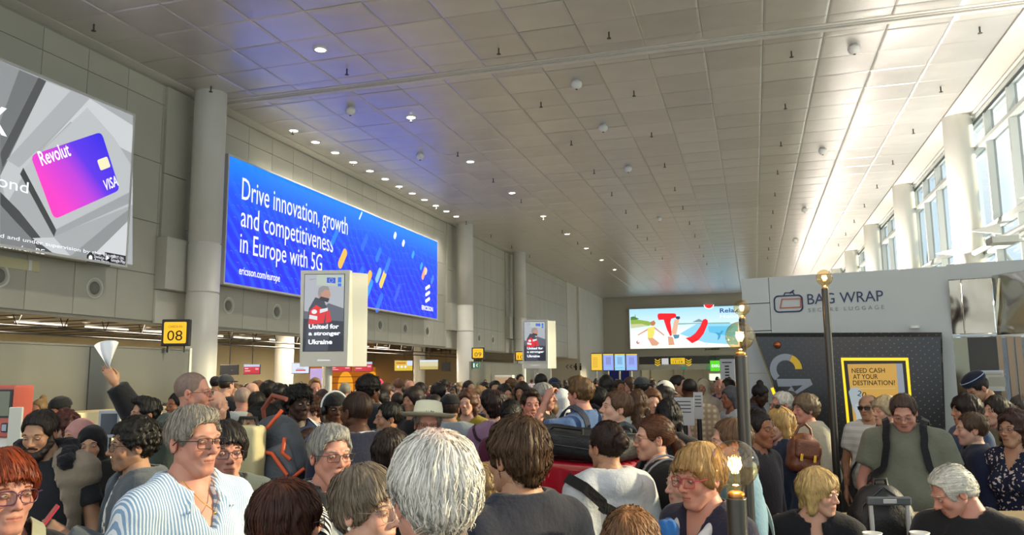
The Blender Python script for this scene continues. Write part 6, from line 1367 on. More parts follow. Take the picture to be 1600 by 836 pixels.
n9 = person('woman with blond streaked braids behind the bearded man', 60, 642, 8.2, -40, 1, head='woman', skin='brown', hair='topbun', hairc='6a5230', wear=outfit(cl('brown_coat', '5c5040'), 'coat'))
n10 = person('black haired man raising a folded paper high with one arm', 226, 648, 5.6, -72, 0, head='man', skin='tan', hair='tuft', hairc='191614', slen=.04, ar=((.32, .05, 1.60), (.33, -.10, 1.84)), curl_r=.25, palm_r=(-1, .2, 0), wear=outfit(cl('black_puffer', '1b1b20'), 'coat', ex=dict(quilt=0, seed=8, loose=.03)))
HMm, Qm, sm_s = root_info[n10.name]; w_ = pose_pts(Qm)[-1][2]
pp = thing('folded_paper', 'white folded paper held up in front of the satin partition', 'paper', M=on_body(n10, w_[0], w_[1] - .06, w_[2] + .20))
b = MB(); nn = 8
V_ = []
for i in range(nn + 1):
    a = -.35 + 1.0 * i / nn
    for r_ in (0.0, .08, .15, .20): V_.append((.0 + .03 * math.sin(i * .9), -math.sin(a) * r_ * .9, math.cos(a) * r_ * 1.0 - .08))
b.add(V_, [(i * 4 + k, i * 4 + k + 1, (i + 1) * 4 + k + 1, (i + 1) * 4 + k) for i in range(nn) for k in range(3)], 0, True); o = b.obj('sheet', mat('paper_white', 'dcdfe6', rough=.7), pp); sd_ = o.modifiers.new('t', 'SOLIDIFY'); sd_.thickness = .002
n11 = person('tall man with a shaved head and thin glasses in a dark green hooded jacket', 303, 615, 4.35, 72, 0, head='lean', skin='pink', hair='buzz', hairc='7c685e', stubble=.4, strands=1, sh=1.05, al='strap', hyaw=0,
    wear=outfit(cl('dark_green_jacket', '353c37'), 'coat', ex=dict(hood=1, seed=9, loose=.026)))
glasses(n11, '2a2522', .050, .030, .008, .0012, M=root_info[n11.name][0])
n12 = person('woman with short dark hair and glasses behind the striped shirt man', 352, 707, 3.25, 12, 0, head='oldwoman', skin='pink', hair='pixie', hairc='2a2422', bust=1, sh=.98, belly=.4, wear=[('jacket', 'coat', cl('grey_green_jacket', '566060'), dict(opened=1.0, collar=1, seed=3)), ('shirt', 'tee', cl('teal_tee', '4a7f8e'), {}), ('trousers', 'trousers', JEAN, {})])
glasses(n12, '3a3034', .050, .032, .010, .0015, M=root_info[n12.name][0])
n13 = person('bald man seen from behind in a slate shirt next to the first pillar', 338, 633, 6.4, 120, 1, head='heavy', skin='fair', hair=None, wear=outfit(cl('slate_shirt', '565a62'), 'top'))
n14 = person('man with thinning hair in a pale grey hooded top, seen from behind', 379, 624, 7.4, 178, 1, head='oldman', skin='pink', hair='fringe', hairc='9a8678', wear=outfit(cl('pale_grey_hoodie', 'b4b6b2'), 'coat', ex=dict(hood=1)))
backpack(n14, 'small black backpack on the pale grey hooded top', '17191f', .30, .42, .14, y=.24, z=1.20)
n15 = person('woman with dark hair gathered low, in profile, wearing thin glasses and black', 405, 660, 4.9, -75, 0, head='woman', skin='tan', hair='bun', hairc='16120f', hk=1.0, wear=outfit(cl('black_top2', '1a1a1c'), 'top'))
glasses(n15, '8a8070', .048, .034, .016, .0010, M=root_info[n15.name][0])
n16 = person('man half hidden between the woman in profile and the young man in the tracksuit', 437, 650, 6.1, -60, 1, head='man', skin='tan', hair='short', hairc='1c1816', wear=outfit(cl('grey_top', '5a5550'), 'top'))
n17 = person('young man in a navy and white tracksuit top holding a backpack strap', 466, 632, 5.45, 30, 0, head='man', skin='deep', hair='dreads', hairc='120f0d', sh=1.05, ar='strap', al=((.24, -.08, 1.18), (.08, -.24, 1.30)), curl_l=1.1,
    wear=outfit(cl('navy_tracksuit', '1f2a48'), 'top', ex=dict(neck='high', collar=1, seed=11), nm='tracksuit_top'))
for sx in (1, -1):
    for q in (-.022, 0, .022): strap(n17, [(sx * .06, .02, 1.52), (sx * .12, -.02 + q, 1.495), (sx * .19, q * 1.2, 1.43), (sx * .225, q * 1.2 + .01, 1.30)], .008, 'dfe2e6', g=.022, name='stripe', thick=.002)
strap(n17, [(.16, -.10, 1.36), (.02, -.15, 1.16), (-.10, -.14, 1.05)], .045, 'dfe2e6', g=.022, name='white_panel', thick=.003)
strap(n17, [(-.02, -.15, 1.30), (-.14, -.12, 1.16)], .03, 'dfe2e6', g=.022, name='white_panel', thick=.003)
n18 = person('man in white rimmed black headphones and a black jacket', 523, 640, 6.1, 14, 0, head='man', skin='dark', hair='buzz', hairc='15110f', wear=[('jacket', 'coat', cl('black_jacket', '18181b'), dict(opened=.8, seed=5)), ('shirt', 'tee', cl('white_tee', 'd8d8d6'), {}), ('trousers', 'trousers', BLKT, {})])
glasses(n18, '141414', .05, .034, .010, .0018, M=root_info[n18.name][0]); cap(n18, '17171a', beanie=True, name='beanie')
hp = thing('headphones', 'over ear headphones with a white band on the man in the black jacket', 'headphones', M=on_body(n18, 0, 0, 0) @ root_info[n18.name][0])
MB().tube([(math.cos(a) * .108, .005, .02 + math.sin(a) * .128) for a in np.linspace(0, PI, 15)], .009, 8).obj('band', mat('white_band', 'e2e2e2', rough=.4), hp)
for sx in (1, -1): MB().lathe([(.0001, 0), (.036, 0), (.042, .012), (.036, .03), (.0001, .03)], 18, M=Matrix.Translation((sx * .076, .008, -.004)) @ Matrix.Rotation(sx * PI / 2, 4, 'Y')).obj('ear_cup', M_black, hp)
n19 = person('bald man in a dark navy suit with a pale collar, seen from behind', 556, 645, 4.35, -140, 0, head='man', skin='dark', hair='buzz', hairc='3a281f', sh=1.18, belly=.4, stubble=.6, ar='front', wear=[('suit_jacket', 'coat', cl('navy_suit', '1b1f33'), dict(seed=12, loose=.024)), ('shirt', 'top', cl('pale_shirt', 'c8ccd6'), dict(collar=1, neck='crew')), ('trousers', 'trousers', BLKT, {})])
MB().tube([(math.cos(a) * .072, .028 + math.sin(a) * .076, 1.520 + .012 * math.sin(a)) for a in np.linspace(-.4, PI + .4, 16)], .013, 8).obj('shirt_collar', cl('pale_shirt', 'c8ccd6'), n19)
pbk = thing('passport', 'pale booklet in a dark cover held in front of the navy suit', 'booklet', M=on_body(n19, -.16, .19, 1.13) @ Matrix.Rotation(.5, 4, 'Y')); MB().rbox(-.05, .05, 0, .008, -.06, .06, .004).obj('cover', M_black, pbk); MB().box(-.038, .038, .008, .010, -.045, .045).obj('page', mat('paper_grey', 'b8bcc0'), pbk)
n20 = person('woman with short grey hair and half rimmed glasses, black and white scarf', 517, 712, 3.12, 24, 0, head='oldwoman', skin='pink', hair='side', hairc='94918b', slen=.08, bust=1, sh=.95, eye=3, wear=[('jacket', 'coat', cl('black_cardigan', '1d1e24'), dict(opened=1.1, seed=6)), ('shirt', 'tee', cl('heather_tee', '9aa0a4'), {}), ('trousers', 'trousers', JEAN, {})])
glasses(n20, '38302e', .050, .030, .008, .0014, M=root_info[n20.name][0])
def scarf(root, m, w=1.0, drop=1.12, name='scarf'):
    def f(P): Q = P.copy(); Q[:, 0] = np.abs(Q[:, 0]); a = rc(Q, (0, .085, 1.515), (.085, .03, 1.500), .034 * w); a = mn(a, rc(Q, (.085, .03, 1.50), (.080, -.115, 1.40), .036 * w, .032 * w), .02); a = mn(a, rc(Q, (.080, -.115, 1.40), (.070, -.155, drop), .032 * w, .026 * w), .02); return a + .005 * ns(P * V3(1, 1, .5), 70, 4)
    solid(name, f, (-.18, -.24, drop - .05), (.18, .15, 1.58), .0075, m, root)
scarf(n20, cl('striped_scarf', '16161a', kind='dstripe', col2='dcdcda', scale=24))
n21 = person('woman with chestnut hair with copper highlights, seen from behind at the bottom', 452, 818, 2.4, 118, 0, head='woman', skin='fair', hair='bob', hairc='3c2119', hlight=1.3, slen=.10, strands=3000, wear=outfit(cl('grey_top3', '6a6464'), 'top'))
glasses(n21, '2a2a3a', .052, .038, .012, .0018, M=root_info[n21.name][0])
n22 = person('woman with wavy ash brown hair and rimless glasses in profile, pearl earring', 576, 798, 2.25, 52, 0, head='oldwoman', skin='fair', hair='pixie', hairc='6e655c', hlight=.5, slen=.09, wear=outfit(cl('pale_blouse', 'c0bcb4'), 'top', ex=dict(neck='open')))
glasses(n22, '8a7a70', .052, .042, .018, .0009, M=root_info[n22.name][0])
HM = root_info[n22.name][0]; MB().lathe([(.0001, -.006), (.0055, -.003), (.0055, .003), (.0001, .006)], 12).obj('earring', mat('pearl', 'e8e4dc', rough=.2), n22, HM @ Matrix.Translation((-.082, .006, -.040)))
n23 = person('white haired man seen from behind, pink scalp showing through, very close', 676, 775, 1.56, -158, 0, head='oldman', skin='pink', hair='full', hairc='dcd8d0', thin=.75, slen=.085, strands=9000, swid=.0011, wear=outfit(cl('white_shirt', 'd9d9dc'), 'top', ex=dict(collar=1, seed=2)))
glasses(n23, '3a3236', .050, .032, .010, .0012, M=root_info[n23.name][0])
n24 = person('man in a cream brimmed sun hat with a patterned band, glasses below it', 668, 664, 4.8, 4, 0, head='oldman', skin='pink', hair='short', hairc='9a9084', wear=outfit(cl('beige_jacket', '9a8c78'), 'coat'), tilt=4)
glasses(n24, '4a3430', .050, .030, .010, .0012, M=root_info[n24.name][0])
HM = root_info[n24.name][0]; M_hat = mat('cream_straw', 'd9d5bc', rough=.8, bump=.3, bscale=180)
hatm = Matrix.Translation((0, .018, .048)) @ Matrix.Rotation(-.10, 4, 'X'); ht = MB().lathe([(.088, .0), (.165, .004), (.182, .020), (.184, .022), (.165, .008), (.097, .006), (.093, .060), (.082, .098), (.055, .108), (.0001, .094)], 40).obj('sun_hat', M_hat, n24, HM @ hatm)
MB().lathe([(.0965, .010), (.0955, .032)], 40).obj('hat_band', cl('band', 'c8c49a', kind='spots', col2='3a5a78', scale=60), ht)
n25 = person('man with tousled brown hair in a navy top, seen from behind at the centre', 806, 715, 2.42, -138, 0, head='man', skin='tan', hair='wavy', hairc='4c3a2c', slen=.075, strands=5200, hlight=.25, thin=.35, sh=1.12, wear=outfit(cl('navy_top', '1e2230'), 'top', ex=dict(collar=1, seed=4, loose=.022)))
n26 = person('woman with a dark bun in a pale grey hooded sweatshirt, seen from behind', 947, 699, 3.72, -142, 0, head='woman', skin='tan', hair='bun', hairc='2a1c17', slen=.06, sh=1.02, bust=1, belly=.3, wear=outfit(cl('pale_sweatshirt', 'b6bcc4'), 'top', ex=dict(hood=1, seed=5, loose=.035), tr=JEAN))
strap(n26, [(.17, .02, 1.44), (.08, .16, 1.34), (-.08, .16, 1.12), (-.20, .08, .95)], .05, '141416', g=.078)
n27 = person('woman with a brown ponytail and thin glasses in profile, black jacket', 1020, 686, 4.1, -74, 0, head='woman', skin='fair', hair='pony', hairc='4e3020', hlight=.3, sh=.95, wear=[('jacket', 'coat', cl('black_fleece', '16161a'), dict(opened=1.0, seed=9)), ('shirt', 'tee', cl('pale_pink_tee', 'c4a4ac'), {}), ('trousers', 'trousers', BLKT, {})])
glasses(n27, '6a4a40', .050, .034, .010, .0011, M=root_info[n27.name][0])
for q in (-.02, .02): strap(n27, [(.10, .12, 1.45), (.11 + q, .03, 1.51), (.13 + q, -.12, 1.38), (.16 + q, -.12, 1.18)], .012, '8e9298', g=.052, name='strap')
n28 = person('older woman with short blond hair and red rimmed glasses, white collar, navy top', 1092, 746, 3.0, -42, 0, head='oldwoman', skin='pink', hair='pixie', hairc='a58a60', hlight=.3, slen=.09, bust=1, sh=.98, pitch=6, wear=outfit(cl('navy_cardigan', '252438'), 'top', ex=dict(neck='open', seed=8)))
glasses(n28, 'b03a4a', .056, .038, .012, .0019, M=root_info[n28.name][0])
scarf(n28, cl('white_collar', 'c4c4c8'), w=.62, drop=1.36, name='white_collar')
solid('blue_scarf', lambda P: rc(P, (-.03, -.17, 1.44), (-.06, -.20, 1.05), .045, .07) + .010 * ns(P * V3(1, 1, .4), 75, 2), (-.17, -.30, .95), (.09, -.08, 1.52), .009, cl('blue_scarf', '2a64a8'), n28)
n28b = person('person in a sage green jacket hidden behind the woman with red rimmed glasses', 1072, 756, 3.65, -60, 0, head='woman', skin='fair', hair='short', hairc='8a7458', wear=outfit(cl('sage_jacket', '6f9078'), 'coat'), sh=.85)
n29 = person('man in a blue grey sweatshirt with a pale cross strap, behind the near lamp post', 1141, 692, 3.95, -82, 0, head='man', skin='fair', hair='short', hairc='5a4636', sh=1.15, belly=.5, wear=outfit(cl('blue_grey_sweatshirt', '6f8fa2'), 'top', ex=dict(seed=3, loose=.03), tr=JEAN))
strap(n29, [(-.18, .02, 1.40), (-.02, .17, 1.22), (.17, .12, .98)], .055, 'b9c4c0', g=.055)
n30 = person('woman with a dark loose bun and scrunchie, looking towards the navy jacket', 1186, 672, 4.9, 60, 0, head='woman', skin='brown', hair='bun', hairc='1e1512', wear=outfit(cl('black_red_top', '201a20'), 'top'))
n31 = person('blond woman with sunglasses on her head in a dark navy jacket', 1217, 664, 5.75, -62, 0, head='woman', skin='fair', hair='long', hairc='a88c5c', hlight=.3, wear=outfit(cl('navy_jacket', '20293e'), 'coat', tr=cl('sage_trousers', '6f7868')), sh=.95)
glasses(n31, '2a2422', .050, .034, .012, .0018, M=root_info[n31.name][0] @ Matrix.Translation((0, .055, .075)) @ Matrix.Rotation(-.75, 4, 'X'), lens=mat('dark_lens', '241f1c', rough=.2), label='dark sunglasses pushed up on the hair')
n32 = person('white haired old man in glasses in front of the slanted silver letter', 1221, 633, 7.2, -66, 1, head='oldman', skin='pink', hair='short', hairc='c9c7c0', wear=outfit(cl('navy_shirt', '2a3348'), 'top'))
glasses(n32, '4a4038', .050, .032, .010, .0012, M=root_info[n32.name][0])
n33 = person('older woman with short grey brown hair in a cream jacket', 1258, 640, 6.5, -64, 0, head='oldwoman', skin='pink', hair='pixie', hairc='6c6256', hlight=.3, sh=1.0, ar='front', wear=outfit(cl('cream_jacket', 'b9b3a0'), 'coat', tr=cl('navy_slacks', '2a3044'), ex=dict(collar=1, seed=7, loose=.03)))
n34 = person('woman with a dark topknot in a navy top bending over, beside the slanted edge', 1188, 618, 8.8, 74, 1, head='woman', skin='deep', hair='topbun', hairc='151110', pitch=25, wear=outfit(cl('midnight_top', '1f2236'), 'top'))
n35 = person('man in dark glasses and white t shirt before the yellow lit poster', 1356, 637, 7.2, -10, 0, head='oldman', skin='tan', hair='fringe', hairc='6a5a50', belly=.5, hyaw=-12, wear=outfit(cl('white_ribbed_tee', 'cfd0ce', kind='hstripe', col2='bdbfc0', scale=5), 'tee', tr=cl('navy_shorts', '20242e')), al='handle')
glasses(n35, '1a1614', .054, .034, .010, .0018, M=root_info[n35.name][0], lens=mat('dark_lens', '241f1c', rough=.2))
strap(n35, [(.09, .02, 1.52), (.03, -.15, 1.36), (-.12, -.20, 1.18), (-.20, -.08, 1.0)], .022, '17171a', g=.03)
n36 = person('woman with short blond hair in dusty red beside the big man in the polo', 1383, 643, 6.4, -55, 1, head='oldwoman', skin='fair', hair='pixie', hairc='b8a888', sh=.9, wear=outfit(cl('dusty_red_top', '7a3a40'), 'top'))
n37 = person('big man in a grey green polo shirt looking down, backpack on', 1412, 645, 5.35, -4, 0, head='heavy', skin='pink', hair='short', hairc='4a3a30', slen=.045, pitch=24, belly=.85, sh=1.22, hip=1.15, al='handle', ar='handle', wear=outfit(cl('grey_green_polo', '6c6e60'), 'tee', tr=cl('navy_trousers', '20242e'), ex=dict(collar=1, neck='crew', seed=6, loose=.026), nm='polo_shirt'))
glasses(n37, 'b0a090', .050, .030, .010, .0010, M=root_info[n37.name][0])
backpack(n37, 'black backpack worn by the big man in the polo shirt', '15171b', .32, .46, .16, y=.29, g=.046)
n38 = person('uniformed officer in a dark side cap with pale piping, head lowered', 1528, 608, 7.0, -58, 1, head='lean', skin='tan', hair='crop', hairc='1c1816', pitch=30, sh=1.15, wear=outfit(cl('officer_uniform', '14161c'), 'coat'))
glasses(n38, '2a2a2a', .050, .030, .008, .0012, M=root_info[n38.name][0])
def sidecap(P): d = el(P, (0, .01, .095), (.078, .125, .075)); d = mx(d, .055 - P[:, 2] + .0 * P[:, 1], .006); return mx(d, np.abs(P[:, 0]) - .070 - .02 * (P[:, 2] < .1), .02)
sc = solid('side_cap', sidecap, (-.1, -.14, .03), (.1, .16, .19), .007, cl('cap_cloth', '1c2030'), n38, root_info[n38.name][0])
MB().tube([(math.sin(a) * .083, .01 - math.cos(a) * .122, .112 + .0) for a in np.linspace(-2.6, 2.6, 22)], .0045, 5).obj('piping', mat('pale_blue_piping', '8fa4c4'), sc)
MB().box(.13, .19, -.035, .035, 1.492, 1.503).obj('shoulder_badge', mat('badge_silver', 'b8bfc0', rough=.4), n38)
n39 = person('teenager with brown mushroom cut hair in a dark navy top, in profile', 1517, 672, 5.5, -78, 0, head='lean', skin='fair', hair='short', hairc='4e3a2a', slen=.05, sh=.88, wear=outfit(cl('dark_navy_top', '1b2238'), 'top', ex=dict(seed=4, loose=.028), tr=JEAN), hk=1.0)
def mush(P): d = mn(shell(P, .022), el(P, (0, .01, .02), (.092, .108, .055)), .02); return mx(d - .003 * ns(P, 60, 1), -mn(el(P, (0, -.092, -.055), (.070, .062, .088)), rb(P, (0, 0, -.10), (.2, .2, .085), .01), .02), .008)
n40 = person('woman with curly dark hair and glasses in a navy floral blouse at the right edge', 1583, 671, 5.15, -34, 0, head='oldwoman', skin='tan', hair='longwavy', hairc='3a2420', hlight=.2, sh=.95, bust=1, wear=outfit(cl('floral_blouse', '1e2236', kind='spots', col2='c9b8b0', scale=42), 'top', ex=dict(neck='open')))
glasses(n40, '5a4a44', .050, .032, .010, .0012, M=root_info[n40.name][0])
n41 = person('woman with dark brown hair behind the teenager', 1508, 642, 6.1, -66, 1, head='woman', skin='tan', hair='bob', hairc='261a18', wear=outfit(cl('steel_blue_coat', '3a4a66'), 'coat'))
n42 = person('seated blond woman in a black jacket, facing right', 1281, 771, 4.15, 6, 0, hyaw=52, head='woman', skin='fair', hair='bob', hairc='c2ab7c', hlight=.4, slen=.10, strands=3000, sit=1, pitch=4, wear=outfit(cl('black_blazer', '14151b'), 'coat', ex=dict(opened=.7, seed=5)), bust=1)
n43 = person('seated man with swept back white hair in a dark shirt, looking down', 1487, 770, 3.85, -14, 0, hyaw=-48, head='oldman', skin='pink', hair='swept', hairc='cac7bd', slen=.10, strands=3000, sit=1, pitch=26, belly=.4, al='table', ar='table', sh=1.1, wear=outfit(cl('charcoal_shirt', '1d1c1f'), 'top', ex=dict(collar=1, loose=.024)))
n44 = person('head of tousled light brown hair at the bottom, below the pale sweatshirt', 987, 862, 2.3, 170, 0, head='woman', skin='fair', hair='wavy', hairc='6b523c', hlight=.5, strands=4200, slen=.07, wear=outfit(cl('olive_top', '55523e'), 'top'))
n45 = person('curly blond child in a green striped top behind the navy top', 764, 772, 3.3, 150, 0, head='child', skin='fair', hair='curly', hairc='8e7450', hk=.92, slen=.05, sh=.85, wear=outfit(cl('green_striped_top', '8f9a8c', kind='hstripe', col2='3f4c48', scale=9), 'top'))
n46 = person('dark haired person bent forward behind the woman in profile', 612, 712, 3.7, 160, 1, head='woman', skin='tan', hair='wavy', hairc='2c211c', wear=outfit(cl('black_top4', '202024'), 'top'))
# ================================================================== the crowd further back, one by one where the photo shows them
def mid(px, py, D, turn, sex, hair, hc, skin, col, label, kind='top', kd=None, **k):
    head = {'m': 'man', 'w': 'woman', 'o': 'oldman', 'q': 'oldwoman', 'h': 'heavy', 'c': 'child'}[sex]
    d = dict(sh=1.04 if sex in 'moh' else .92, hip=1.0, seed=int(px) % 7, browc='3a2c24'); d.update(k); nm = {'top': 'shirt', 'tee': 't_shirt', 'coat': 'jacket', 'gown': 'dress'}[kind]; kd = kd or {}
    for o_ in (0, .2, -.2, .35, -.35, .5, -.5, .7, -.7, .9, 1.1, 1.4):
        q_ = atD(px, py, D + o_)
        if not label or all((q_.x - a) ** 2 + (q_.y - b) ** 2 > .185 for _, a, b, _, _ in PEOPLE): D += o_; break
    return person(label, px, py, D, turn, 1, head=head, hair=hair, hairc=hc, skin=skin, wear=[(nm, kind, cl('c' + col, col, **kd), {}), ('trousers', 'trousers', (BLKT, JEAN, GRYT)[int(px) % 3], {})], **d)
mid(492, 607, 9.5, 10, 'm', 'tuft', '8a6a44', 'pink', 'd4d6d8', 'smiling young blond man in a white t shirt under the near standing screen', 'tee')
mid(487, 613, 10.6, 170, 'o', 'curly', 'a09a8e', 'fair', '6a665e', 'person with curly grey hair right of the young man in the tracksuit')
mid(504, 628, 8.2, 175, 'w', 'long', '2e2019', 'tan', '2c2c30', 'woman with very long straight dark hair, seen from behind')
mid(487, 643, 6.9, -70, 'q', 'curly', '4c3020', 'fair', 'b08a96', 'woman with curly brown hair in a dusty pink top')
mid(540, 611, 11.2, 160, 'o', 'short', '8d8778', 'fair', '55534e', 'grey haired person between the blond young man and the big dark haired man')
mid(578, 610, 6.7, 130, 'm', 'curly', '1a1513', 'dark', '1c1e26', 'big man with curly dark hair right of the near standing screen post', 'coat', sh=1.15)
pc = mid(592, 602, 15.5, 20, 'w', None, '3a2a22', 'tan', 'c0b8b0', 'small far figure in a bright pink beanie'); cap(pc, 'c03058', beanie=True, name='beanie')
mid(604, 613, 10.0, 150, 'm', 'short', '4a3424', 'fair', '4c4238', 'brown haired man behind the bald man in the suit')
mid(622, 603, 13.0, -160, 'm', 'short', '6a4a38', 'pink', 'c8c8c6', 'reddish haired man in white near the yellow monitor')
mid(641, 606, 12.2, 150, 'o', None, '9a8070', 'pink', '7a6e66', 'bald pink headed man under the yellow monitor')
mid(655, 613, 8.9, -30, 'm', 'buzz', '161210', 'dark', '26282a', 'man in a dark coat looking left, above the sun hat', 'coat')
mid(683, 616, 9.4, -150, 'w', 'curly', '1c1614', 'tan', '2c2a2e', 'person with dark curls near the second pillar')
mid(692, 603, 14.5, -60, 'm', 'short', '1a1614', 'brown', 'c8b2b0', 'man in a pale pink shirt before the second pillar')
pc = mid(703, 640, 6.6, 178, 'm', 'crop', '3a2c24', 'tan', '8d949a', 'person in a black cap and light grey jacket, seen from behind', 'coat'); cap(pc, '15151a', brim=0)
n_asian = mid(606, 654, 6.3, -76, 'm', 'short', '15120f', 'tan', '4e6484', 'middle aged man in a steel blue t shirt with a dark collar band, in profile', 'tee'); scarf(n_asian, cl('dark_band', '1a1a1e'), drop=1.3)
mid(593, 628, 7.9, -30, 'w', 'bob', '16110f', 'tan', '3a3438', 'woman with black hair left of the man in the steel blue t shirt')
mid(621, 629, 9.3, 175, 'm', 'crop', '241a15', 'tan', '2e4a3c', 'man in a dark green top with a red collar seen from behind')
mid(645, 626, 7.4, -50, 'w', 'bob', '231a17', 'tan', '1f2024', 'woman in black half hidden before the man in the dark coat')
mid(730, 630, 7.3, -18, 'w', 'longwavy', '4a2c1c', 'fair', '8a7a28', 'woman with big curly brown hair in a mustard top')
mid(748, 622, 8.7, -30, 'w', 'longwavy', '8a6c48', 'fair', '2440a8', 'woman with wavy blond hair in a bright blue top')
mid(733, 608, 11.0, 40, 'm', 'crop', '1c1714', 'tan', 'c4c4c0', 'man in white with a dark cap near the second pillar')
nm_ = mid(777, 636, 6.1, 160, 'q', 'wavy', '2e1f1c', 'fair', '8a6a84', 'woman with short dark hair in a mauve top with a thin strap, seen from behind'); strap(nm_, [(.15, .02, 1.46), (.03, .16, 1.34), (-.16, .12, 1.0)], .022, '3a2030', g=.03)
mid(799, 652, 5.45, 170, 'w', 'bun', '15110f', 'tan', '57203a', 'woman with black hair up left of the man with his hand on his mouth')
mid(774, 610, 9.9, 4, 'm', 'short', '17130f', 'tan', '4a4a50', 'young man with short black hair facing the viewer')
mid(757, 610, 12.2, 15, 'w', 'bob', '1a1512', 'tan', '8a8480', 'woman with black hair facing the viewer in front of the white pylon')
mid(764, 628, 7.6, 170, 'w', 'wavy', '14110f', 'tan', '2a2a2e', 'dark haired person seen from behind in front of the young man')
mid(789, 617, 8.9, 30, 'w', 'long', '1b1512', 'tan', '33262a', 'woman with long black hair right of the mauve top')
n_hf = mid(830, 633, 6.1, 10, 'm', 'tuft', '33261c', 'pink', '3a4048', 'man in a slate t shirt pressing a hand to his mouth', 'tee', al=((.24, -.10, 1.17), (.045, -.165, 1.44)), curl_l=.25, palm_l=(0, 1, .2), hyaw=0)
mid(815, 613, 9.2, -20, 'w', 'bob', '2a1e18', 'tan', '2f4038', 'woman in dark green looking down, left of the grey haired man')
n_gr = mid(851, 620, 6.9, 72, 'o', 'short', '9c9890', 'pink', '17181c', 'grey haired man in black, looking right')
mid(846, 599, 9.6, 160, 'm', 'short', '15120f', 'brown', '6c7072', 'tall black haired man seen from behind by the further standing screen')
nmk = mid(866, 604, 11.6, 6, 'm', 'crop', '1a1512', 'tan', '202228', 'man in a navy cap and pale face mask'); cap(nmk, '232c48', brim=0)
HM = root_info[nmk.name][0]; solid('face_mask', lambda P: mx(el(P, (0, -.062, -.055), (.060, .055, .052)), -el(P, (0, -.02, -.05), (.055, .06, .06)), .004), (-.08, -.13, -.12), (.08, .02, .01), .008, M_plast, nmk, HM)
hj = mid(879, 627, 8.1, 165, 'w', None, '222222', 'tan', '1b1b20', 'woman in a small white headscarf seen from behind'); hijab(hj, 'c8ccd2', 1, drape=False)
mid(813, 594, 16.0, 20, 'm', 'short', '17130f', 'tan', '3c4450', 'young man in a slate blazer standing out above the far crowd', 'coat')
mid(797, 603, 13.0, -40, 'w', 'longwavy', '5a4028', 'brown', '5c5040', 'woman with brown hair left of the young man in the blazer')
n_bl = mid(906, 616, 5.7, -128, 'm', 'tuft', '6e5236', 'pink', '46608c', 'man in a blue polo raising his hand to his forehead, backpack on', 'tee', sh=1.12, al=((.34, -.10, 1.40), (.13, -.18, 1.60)), curl_l=.9, palm_l=(-1, 0, 0), collar=1)
backpack(n_bl, 'navy backpack with pale stripes on the man in the blue polo', '262d42', .32, .44, .15, y=.25, z=1.20, trim='b8bcc0', g=.040)
n_ym = mid(962, 639, 5.15, -70, 'm', 'short', '5c4230', 'fair', '2a2f38', 'young man with light brown hair looking up left, backpack straps on', 'tee', pitch=-10, sh=1.0)
backpack(n_ym, 'dark grey backpack with pale straps on the young man looking up', '3c4248', .30, .42, .14, trim='8a8f94', g=.040)
mid(934, 629, 6.6, 175, 'm', 'afro', '14110f', 'deep', 'b8a42c', 'person with short dark hair in a yellow top, seen from behind', hk=.9)
mid(948, 603, 9.2, 165, 'w', 'long', '17130f', 'tan', '1e1e24', 'woman with long black hair seen from behind beside the blue polo')
mid(968, 607, 11.0, 30, 'm', 'short', '221914', 'brown', '54362e', 'man in brown before the blue banner')
mid(983, 602, 12.6, -60, 'w', 'bob', '4a3528', 'fair', '9a8a8a', 'woman in pale mauve before the bank of monitors')
n_c = mid(1004, 608, 8.4, 160, 'm', 'crop', '1a1614', 'dark', 'b4a8a8', 'man in a dark grey cap seen from behind near the end wall'); cap(n_c, '34383c', brim=0)
mid(998, 632, 6.7, 170, 'w', 'long', '4a3426', 'fair', 'bcc4c4', 'woman with straight brown hair in a white top, seen from behind')
mid(1020, 630, 7.3, 10, 'w', 'curly', '5a3c28', 'fair', '55504c', 'woman with curly brown hair peering over the black haired woman')
mid(1045, 652, 5.5, 172, 'w', 'long', '0f0d0e', 'tan', '1c1c20', 'woman with long straight black hair, seen from behind')
n_c = mid(1040, 616, 7.9, 150, 'w', 'long', '1a1614', 'brown', 'b8969c', 'person in a white cap and pale pink hooded top bending forward', 'coat', pitch=20, hood=1); cap(n_c, 'd4cfc6', brim=0)
mid(1061, 603, 9.0, 70, 'm', 'short', '17130f', 'tan', '202024', 'man with dark hair in a black jacket, in profile by the trolleys', 'coat')
mid(1078, 609, 7.5, 172, 'h', 'buzz', '1a1210', 'dark', '9a8670', 'broad man in a beige plaid shirt, seen from behind', 'top', kd=dict(kind='check', col2='c8bca4', scale=6), sh=1.15, belly=.3)
hj = mid(1099, 606, 11.4, -20, 'w', None, '222222', 'tan', 'b8a898', 'woman in a cream headscarf near the end wall'); hijab(hj, 'c4b89c', 1)
mid(1124, 604, 12.6, -40, 'o', None, '9a8070', 'pink', '2c4068', 'bald ruddy man in a blue top near the notice board')
mid(1136, 606, 10.6, -70, 'm', 'short', '2a1e18', 'tan', 'a8988a', 'man in a beige top behind the girl with long grey black hair')
mid(1141, 622, 8.3, -60, 'w', 'long', '4a4a50', 'brown', 'b4b8be', 'girl with straight dark hair in a pale top left of the lamp posts')
mid(1236, 630, 8.0, 60, 'm', 'short', '3a3230', 'brown', '303036', 'man partly hidden between the white haired man and the woman in cream')
mid(337, 600, 12.5, 150, 'm', 'short', '17130f', 'tan', '2c2c32', 'man with black hair at the edge of the first pillar')
n_c = mid(354, 603, 9.2, 140, 'm', 'crop', '2a201a', 'fair', '2c2c30', 'man in a dark grey cap right of the bald man by the first pillar'); cap(n_c, '33363c', brim=0)
mid(366, 614, 9.8, -10, 'w', 'bun', '5c4430', 'tan', '4a4238', 'woman facing the viewer left of the pale grey hooded top')
